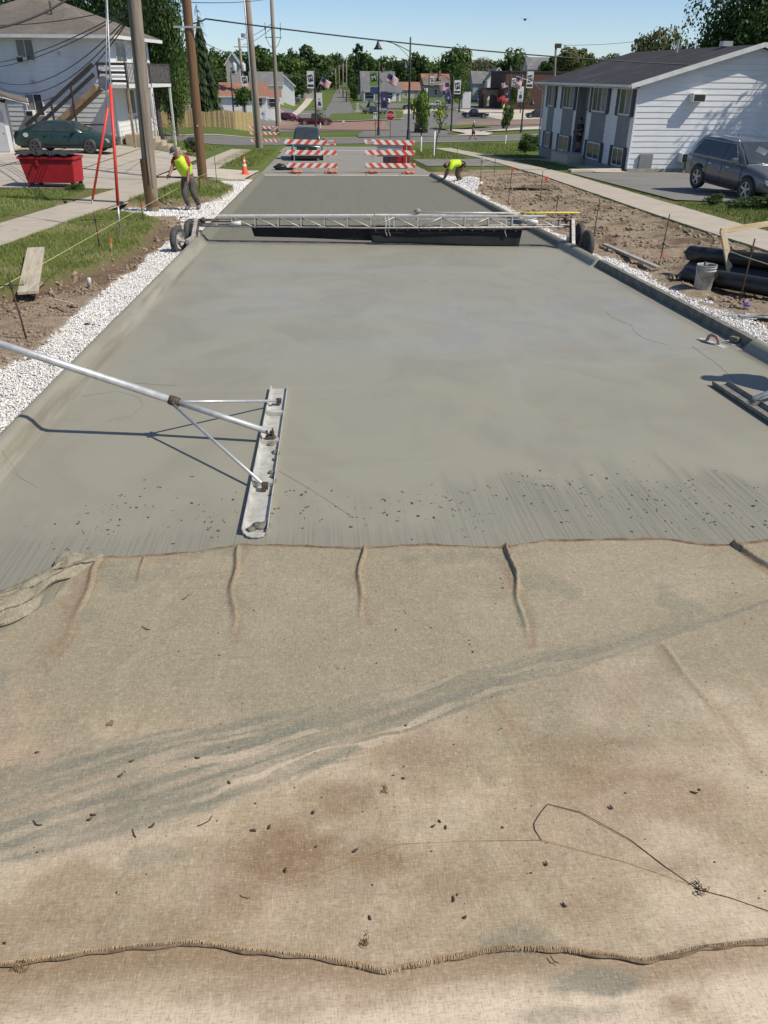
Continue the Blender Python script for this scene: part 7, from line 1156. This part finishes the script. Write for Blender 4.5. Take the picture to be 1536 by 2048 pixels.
def crown_mesh(seed, n, leaf, nl=16, flat=1.0, shape='round'):
    rg = np.random.RandomState(seed); C = []; R_ = []
    for i in range(nl):
        d = rg.normal(size=3); d /= np.linalg.norm(d); r = rg.uniform(.25, .42); k = rg.uniform(.35, .78); c = d*k
        if shape == 'ovate': c[0:2] *= (.75-.35*c[2])
        C.append(c); R_.append(r)
    C.append(np.zeros(3)); R_.append(.5); C = np.array(C); R_ = np.array(R_); p = R_**2/np.sum(R_**2); li = rg.choice(len(C), n, p=p)
    d = rg.normal(size=(n, 3)); d[:, 2] += .25; d /= np.linalg.norm(d, axis=1)[:, None]; pos = C[li]+d*(R_[li]*rg.uniform(.62, 1.10, n))[:, None]; pos[:, 2] *= flat
    nn = d+rg.normal(size=(n, 3))*.55; nn /= np.linalg.norm(nn, axis=1)[:, None]; a = np.cross(nn, rg.normal(size=(n, 3))); a /= np.linalg.norm(a, axis=1)[:, None]; b = np.cross(nn, a); s = leaf*rg.uniform(.6, 1.4, n)[:, None]
    V = np.stack([pos-a*s, pos-b*s*.75, pos+a*s, pos+b*s*.75], 1).reshape(-1, 3)
    return V, np.arange(n*4).reshape(-1, 4), np.repeat(rg.rand(n), 4), np.repeat(rg.rand(len(C))[li], 4)
def conifer_mesh(seed, n, leaf):
    rg = np.random.RandomState(seed); t = rg.beta(1.0, 1.5, n); a = rg.uniform(0, 6.28, n); lay = .62+.38*np.abs(np.sin(t*34+np.sin(a*3)*1.2)); r = (1-t)**.75*lay*(.82+.18*np.sin(a*5+t*9))*np.sqrt(rg.uniform(.25, 1, n)); z = t-.10*r
    pos = np.stack([np.cos(a)*r, np.sin(a)*r, z], -1); o = np.stack([np.cos(a), np.sin(a), -.55*np.ones(n)], -1); o /= np.linalg.norm(o, axis=1)[:, None]; sd = np.stack([-np.sin(a), np.cos(a), rg.normal(0, .4, n)], -1); s = leaf*rg.uniform(.6, 1.4, n)[:, None]
    V = np.stack([pos-o*s, pos-sd*s*.4, pos+o*s, pos+sd*s*.4], 1); V[:, :, 2] = V[:, :, 2]; return V.reshape(-1, 3), np.arange(n*4).reshape(-1, 4), np.repeat(rg.rand(n), 4), np.repeat(np.abs(np.sin(t*34)), 4)
_CR = {}
def crown_data(key, mi):
    if (key, mi) not in _CR:
        kind, seed = key
        if kind == 'far': q = crown_mesh(seed, 2400, .075, 18)
        elif kind == 'big': q = crown_mesh(seed, 15000, .026, 34)
        elif kind == 'mid': q = crown_mesh(seed, 5000, .045, 20)
        elif kind == 'young': q = crown_mesh(seed, 1500, .075, 10, 1, 'ovate')
        elif kind == 'thin': q = crown_mesh(seed, 260, .07, 12)
        elif kind == 'bush': q = crown_mesh(seed, 2200, .06, 14)
        elif kind == 'cone': q = conifer_mesh(seed, 9000, .05)
        elif kind == 'bare': q = crown_mesh(seed, 420, .05, 14)
        _CR[(key, mi)] = np_mesh('crown', q[0], q[1], [ML[mi]], False, {'tint': q[2], 'clump': q[3]})
    return _CR[(key, mi)]
def tree(label, base, ht, r, key, mi=0, trunk=None, cb=.32, group='trees beyond the roundabout', cat='tree', name='tree', guard=False, lean=(0,0), tm=None, limbs=5):
    """cb = share of the height below the crown; each tree its own trunk, limbs and crown"""
    t = thing(name, label, cat, base, 0, group); ch = ht*(1-cb); rt = trunk or ht*.018; rg = random.Random(hash(label) % 9999 if False else int(abs(base[0])*31+abs(base[1])*7))
    c = Vector((lean[0], lean[1], ht*cb+ch*.5)); mb = MB().tube([(0,0,-.6),(lean[0]*.25,lean[1]*.25,ht*cb*.6),(lean[0]*.6,lean[1]*.6,ht*cb*1.05),tuple(c+Vector((0,0,ch*.25)))], [rt*1.25,rt,rt*.8,rt*.25], 8)
    for k in range(limbs): a = k*2.4+rg.random(); h0 = ht*cb*(.8+.5*rg.random()); s_ = Vector((lean[0]*.6,lean[1]*.6,h0)); e = c+Vector((math.cos(a)*r*.6,math.sin(a)*r*.6,ch*rg.uniform(-.15,.3))); mb.tube([s_, s_.lerp(e, .5)+Vector((0,0,ch*.04)), e], [rt*.5,rt*.32,rt*.1], 6)
    mb.build('trunk', tm or M_BARK, t, True); o = link('crown', crown_data(key, mi), t); o.rotation_euler = (0, 0, rg.uniform(0, 6.28))
    if key[0] == 'cone': o.location = (0,0,ht*.06); o.scale = (r, r, ht*.94)
    else: o.location = c; o.scale = (r, r, ch*.56)
    if guard: MB().lathe([(rt*1.5,0),(rt*1.45,guard),(rt*1.0,guard+.01)], n=10).build('trunk_guard', M_TGUARD, t, True)
    return t
gz = lambda x, y: (x, y, float(zg(x, y))+.05)
# big trees round the near houses
tree('big dark tree right behind the white house stairs', gz(-14.17,78.00), 15.5, 3.3, ('big',1), 1, .3, .15, 'trees behind the white house'); tree('tall dark tree between the white house and the brown pole', gz(-19.26,92.00), 17.5, 4.6, ('big',2), 1, .3, .15, 'trees behind the white house'); tree('dense low tree just right of the white house', gz(-14.02,86.00), 9.0, 2.3, ('big',1), 0, .2, .1, 'trees behind the white house'); tree('tree crown showing above the hip roof at the left edge', gz(-30.82,98.00), 15.0, 6.5, ('big',2), 1, .3, .2, 'trees behind the white house'); tree('tree crown above the roof between the white house and grey pole', gz(-24.95,96.00), 14.6, 5, ('big',1), 1, .3, .2, 'trees behind the white house')
ct = tree('tall pointed conifer with bare top behind the picket fence', gz(-15.85,125.00), 12.4, 2.9, ('cone',3), 3, .2, .05, 'trees behind the white house', name='conifer')
mb = MB(); r_ = random.Random(3)
for k in range(60): h = r_.uniform(9.6,14.0); a = r_.uniform(0,6.28); l = .25+(14.2-h)*.26; p0 = Vector((0,0,h)); mb.tube([p0, p0+Vector((math.cos(a)*l*.6,math.sin(a)*l*.6,-.05)), p0+Vector((math.cos(a)*l,math.sin(a)*l,-.45))], [.03,.02,.006], 4)
mb.tube([(0,0,8),(0,0,14.2)], [.12,.03], 6); mb.build('bare_top', mat('dead_wood', (.16,.125,.10), (.10,.08,.065), 8, .95), ct)
tree('huge dark tree towering over the apartment roof at right', gz(32.12,66.00), 11.2, 4.6, ('big',5), 1, .3, .2, 'trees behind the apartment building'); tree('dark tree filling the top right corner behind the apartment roof', gz(34.47,62.00), 13.5, 5.0, ('big',2), 1, .3, .2, 'trees behind the apartment building'); tree('pale green round tree peeking over the apartment roof', gz(40.82,105.00), 12.2, 3.1, ('mid',4), 4, .2, .2, 'trees behind the apartment building'); tree('small narrow dark tree beside the huge tree over the apartment roof', gz(40.30,95.00), 10.4, 1.1, ('mid',6), 1, .15, .2, 'trees behind the apartment building')
tree('broad shade tree right of the parked grey car', gz(27.5,37.0), 10.5, 4.2, ('big',5), 1, .28, .28, 'trees behind the apartment building')
# far trees, one by one
FT = [(455,104,30,190,250,0,'above the cottage roof at far left'),(520,97,36,190,262,0,'behind the leaning grey pole'),(432,130,26,200,215,1,'left of the transformer pole'),(490,176,22,222,142,0,'growing against the cottage wall'),(575,118,34,196,320,0,'left of the far street above the dark house'),(612,98,46,196,345,1,'biggest in the wood left of the far street'),(648,112,34,192,385,0,'at the left verge of the far street'),(632,140,26,196,300,1,'overhanging the far street from the left'),(590,150,30,200,280,1,'in front of the wood left of the far street'),(702,118,24,192,420,1,'right at the bend of the far street'),(735,106,30,196,400,0,'behind the tall sparse pine'),(712,150,20,200,300,1,'dark beside the wooden poles'),(772,110,30,196,385,0,'behind the porch house roof'),(806,122,26,196,360,1,'between the porch house and the lamp'),(842,108,30,196,380,1,'behind the grey house chimney'),(872,118,30,196,370,0,'behind the red roof'),(905,93,34,198,345,0,'tallest behind the round street tree'),(938,118,24,196,360,4,'thin brownish left of the white house'),(1030,93,33,196,345,0,'big behind the white gabled house'),(1000,128,22,196,350,1,'small behind the white gable'),(1072,132,26,180,380,0,'behind the brick building parapet'),(1130,88,34,180,270,4,'pale above the left end of the apartment roof'),(1168,108,24,180,290,0,'left of the vent on the apartment roof'),(1096,118,24,180,300,1,'behind the wooden lamp pole'),(1215,106,27,180,290,4,'small over the apartment roof ridge'),(540,140,30,200,300,1,'behind the wide grey roof'),(668,135,18,190,430,0,'farthest on the far street'),(560,105,30,195,380,1,'distant behind the corner pole'),(670,108,30,190,460,1,'distant at the end of the far street'),(760,122,34,195,440,1,'distant behind the porch house'),(860,125,40,195,440,0,'distant behind the grey house'),(970,122,34,195,430,1,'distant behind the bare tree')]
FTB = [(-25.37,250.00,-2.88),(-17.03,262.00,-3.05),(-24.68,215.00,-3.22),(-11.80,142.00,-2.82),(-10.92,320.00,-5.16),(-4.53,345.00,-5.70),(2.86,385.00,-5.81),(-0.53,300.00,-4.60),(-7.20,280.00,-4.75),(16.06,420.00,-6.46),(22.85,400.00,-6.78),(13.18,300.00,-5.10),(30.19,385.00,-6.36),(35.29,360.00,-5.73),(45.17,380.00,-6.12),(50.43,370.00,-5.84),(53.66,345.00,-5.58),(62.91,360.00,-5.50),(78.92,345.00,-5.02),(73.88,350.00,-5.18),(96.01,380.00,-2.60),(77.46,270.00,-1.04),(89.73,290.00,-1.25),(80.04,300.00,-1.49),(97.84,290.00,-1.18),(-16.21,300.00,-5.33),(8.10,430.00,-6.31),(-16.18,380.00,-6.43),(9.19,460.00,-6.92),(31.46,440.00,-7.43),(56.89,440.00,-7.22),(83.18,430.00,-6.77)]
for k, ((px, yt, hw, yb, D_, mi, lab), b_) in enumerate(zip(FT, FTB)):
    ht = (yb-yt)*D_/2035+.6; tree('leafy tree '+lab, b_, ht, hw*D_/1768*1.08, ('far', 20+k % 6), mi, None, .12 if yb > 185 else .25)
# bare tree, sparse pine
t = thing('bare_tree', 'grey leafless tree left of the white gabled house', 'tree', (64.79,340.00,-5.01), 0, 'trees beyond the roundabout'); mb = MB(); r_ = random.Random(9)
def br(p, d, l, r, k):
    e = p+d*l; mb.tube([p, p.lerp(e, .5)+Vector((r_.uniform(-.1,.1),0,0))*l*.3, e], [r, r*.8, r*.55], 5)
    if k > 0:
        for _ in range(3): v = (d+Vector((r_.uniform(-.7,.7),r_.uniform(-.7,.7),r_.uniform(-.1,.5)))).normalized(); br(e, v, l*.68, r*.55, k-1)
br(Vector((0,0,-1)), Vector((0,0,1)), 5.5, .35, 5); mb.build('branches', mat('grey_bark', (.24,.20,.17), (.17,.14,.12), 6, .95), t)
t = thing('sparse_pine', 'tall sparse pine standing above the porch house', 'tree', (16.58,350.00,-6.35), 0, 'trees beyond the roundabout'); mb = MB().tube([(0,0,-1),(0,0,19.2)], [.32,.06], 8); VV = []; rg = np.random.RandomState(4); r_ = random.Random(12)
for k in range(46):
    h = 6+13*k/46; a = r_.uniform(0,6.28); l = (2.9-1.9*abs(k/46-.45))*r_.uniform(.5,1.15)*(1 if k < 42 else .5); e = Vector((math.cos(a)*l,math.sin(a)*l,h+.35*l)); mb.tube([(0,0,h),e], [.06,.02], 5)
    for q in range(22): c = Vector((0,0,h)).lerp(e, r_.uniform(.4,1.05)); VV.append(np.array(c)+rg.normal(size=(4,3))*.34)
mb.build('trunk', M_BARK, t); V = np.concatenate(VV); n = len(VV); link('needles', np_mesh('needles', V, np.arange(n*4).reshape(-1,4), [ML[3]], False, {'tint': rg.rand(n*4), 'clump': rg.rand(n*4)}), t)
# street trees
tree('round street tree with pale trunk beside the far pickup', gz(34.76,212.00), 10.2, 3.3, ('mid',7), 0, .2, .26, 'street trees'); tree('young bright green tree with white trunk guard behind the right barricade', gz(7.3,60.5), 4.2, .86, ('young',8), 2, .035, .30, 'street trees', guard=1.05); tree('thin leaning young tree with white trunk guard on the corner grass', gz(7.5,55.0), 3.5, .85, ('thin',9), 2, .04, .45, 'street trees', guard=1.5, lean=(.55,.3)); tree('young green tree with white trunk base in the apartment lawn', gz(17.4,78.5), 3.55, .72, ('young',10), 0, .035, .34, 'street trees', guard=.85); tree('small young tree in front of the dark red pickup', gz(0.32,136.50), 3.9, 1.0, ('thin',11), 0, .04, .2, 'street trees', guard=.9); tree('leafy tree in front of the brick building', gz(49.50,209.50), 8.0, 2.4, ('mid',12), 4, .12, .25, 'street trees'); tree('small leafy tree beside the dark lamp at the brick building', gz(47.14,209.00), 7.4, 1.8, ('mid',6), 0, .1, .25, 'street trees'); tree('small dark tree standing on the lawn right of the far street', gz(11.23,270.00), 5.2, 2.0, ('far',22), 1, .1, .1, 'street trees')
for k, (x, y, ht, r, mi, lab) in enumerate([(16.0,63.5,1.35,1.2,1,'dark green shrub at the far end of the apartment building'),(17.6,66.5,1.5,1.3,1,'wide dark shrub beyond the apartment building'),(14.9,60.5,1.1,.7,1,'low leafy shrub against the apartment front'),(12.6,23.3,.42,.7,1,'low leafy shrub at the left of the planting before the grey car'),(13.4,23.1,.45,.75,1,'low leafy shrub in the middle of the planting before the grey car'),(14.3,22.8,.48,.8,1,'low leafy shrub under the bumper of the grey car'),(15.3,22.5,.4,.8,1,'low leafy shrub at the right edge before the grey car'),(12.0,24.4,.35,.5,1,'small shrub at the asphalt corner before the grey car'),(17.75,39.2,.75,.36,1,'dark weed clump under the lower air conditioner'),(-8.3,29.0,.30,.45,0,'weed tuft at the foot of the red dumpster'),(-7.6,53,.9,.8,0,'low bush beyond the concrete steps')]):
    b_ = P(x, y, .08); t = thing('shrub', lab, 'shrub', b_, 0, 'shrubs'); mb = MB(); r_ = random.Random(k)
    for j in range(7): a = j*.9; mb.tube([(0,0,-.1),(math.cos(a)*r*.3,math.sin(a)*r*.3,ht*.4),(math.cos(a)*r*.55,math.sin(a)*r*.55,ht*.7)], [.02,.014,.006], 5)
    mb.build('stems', M_BARK, t); o = link('foliage', crown_data(('bush', 30+k % 3), mi), t); o.location = (0,0,ht*.48); o.scale = (r, r*.8, ht*.55); o.rotation_euler = (0,0,k)
# the wood on the skyline
V = []; Tn = []; Cn = []; rg = np.random.RandomState(8)
for k in range(110):
    x = rg.uniform(-210, 260); y = rg.uniform(470, 560); h = rg.uniform(9, 15); r = rg.uniform(5, 8.5); q = _CR[(('far', 20+k % 6), 0)] if (('far', 20+k % 6), 0) in _CR else crown_data(('far', 20+k % 6), 0)
    c = np.empty(len(q.vertices)*3, np.float32); q.vertices.foreach_get('co', c); c = c.reshape(-1, 4, 3)[::3].reshape(-1, 3); V.append(c*np.array([r, r, h*.55])+np.array([x, y, float(zg(x, y))+h*.5])); Tn.append(rg.rand(len(c))); Cn.append(np.full(len(c), rg.rand()))
V = np.concatenate(V); o = link('skyline_wood', np_mesh('skyline_wood', V, np.arange(len(V)).reshape(-1, 4), [ML[1]], False, {'tint': np.concatenate(Tn), 'clump': np.concatenate(Cn)}), None, 'stuff'); o['label'] = 'far wood on the skyline'; o['category'] = 'wood'
# small loose things on the right verge and a bird
for k in range(5):
    x0, y0 = 6.9+.12*k, 30.6-.25*k; z0 = float(hR(np.array([x0]), np.array([y0]))[0])+.06+.03*(k % 2); o = MB().tube([(x0, y0, z0), (x0+.9+.1*k, y0-1.1+.25*k, z0+.02)], .03, 8).build('steel_form_pin', M_DKST, None, True); tag(o, 'dark steel rod in the pile on the right dirt verge', 'rod', 'pile of dark steel rods')
t = thing('bird', 'small dark bird flying in the sky', 'bird', (13.96,60.00,5.81)); lump(MB(), (0,0,0), .09, 1, 8, .8).build('body', M_INK, t, True); MB().add([(-.02,-.03,.02),(-.30,.02,.10),(-.28,.10,.10),(.0,.07,.02),(-.02,-.03,.01),(-.30,.02,.09),(-.28,.10,.09),(.0,.07,.01)], [(0,1,2,3),(7,6,5,4),(0,4,5,1),(1,5,6,2),(2,6,7,3),(3,7,4,0)]).add([(.02,-.03,.02),(.30,.02,.06),(.28,.10,.06),(.0,.07,.02),(.02,-.03,.01),(.30,.02,.05),(.28,.10,.05),(.0,.07,.01)], [(0,3,2,1),(4,5,6,7),(0,1,5,4),(1,2,6,5),(2,3,7,6),(3,0,4,7)]).build('wings', M_INK, t)
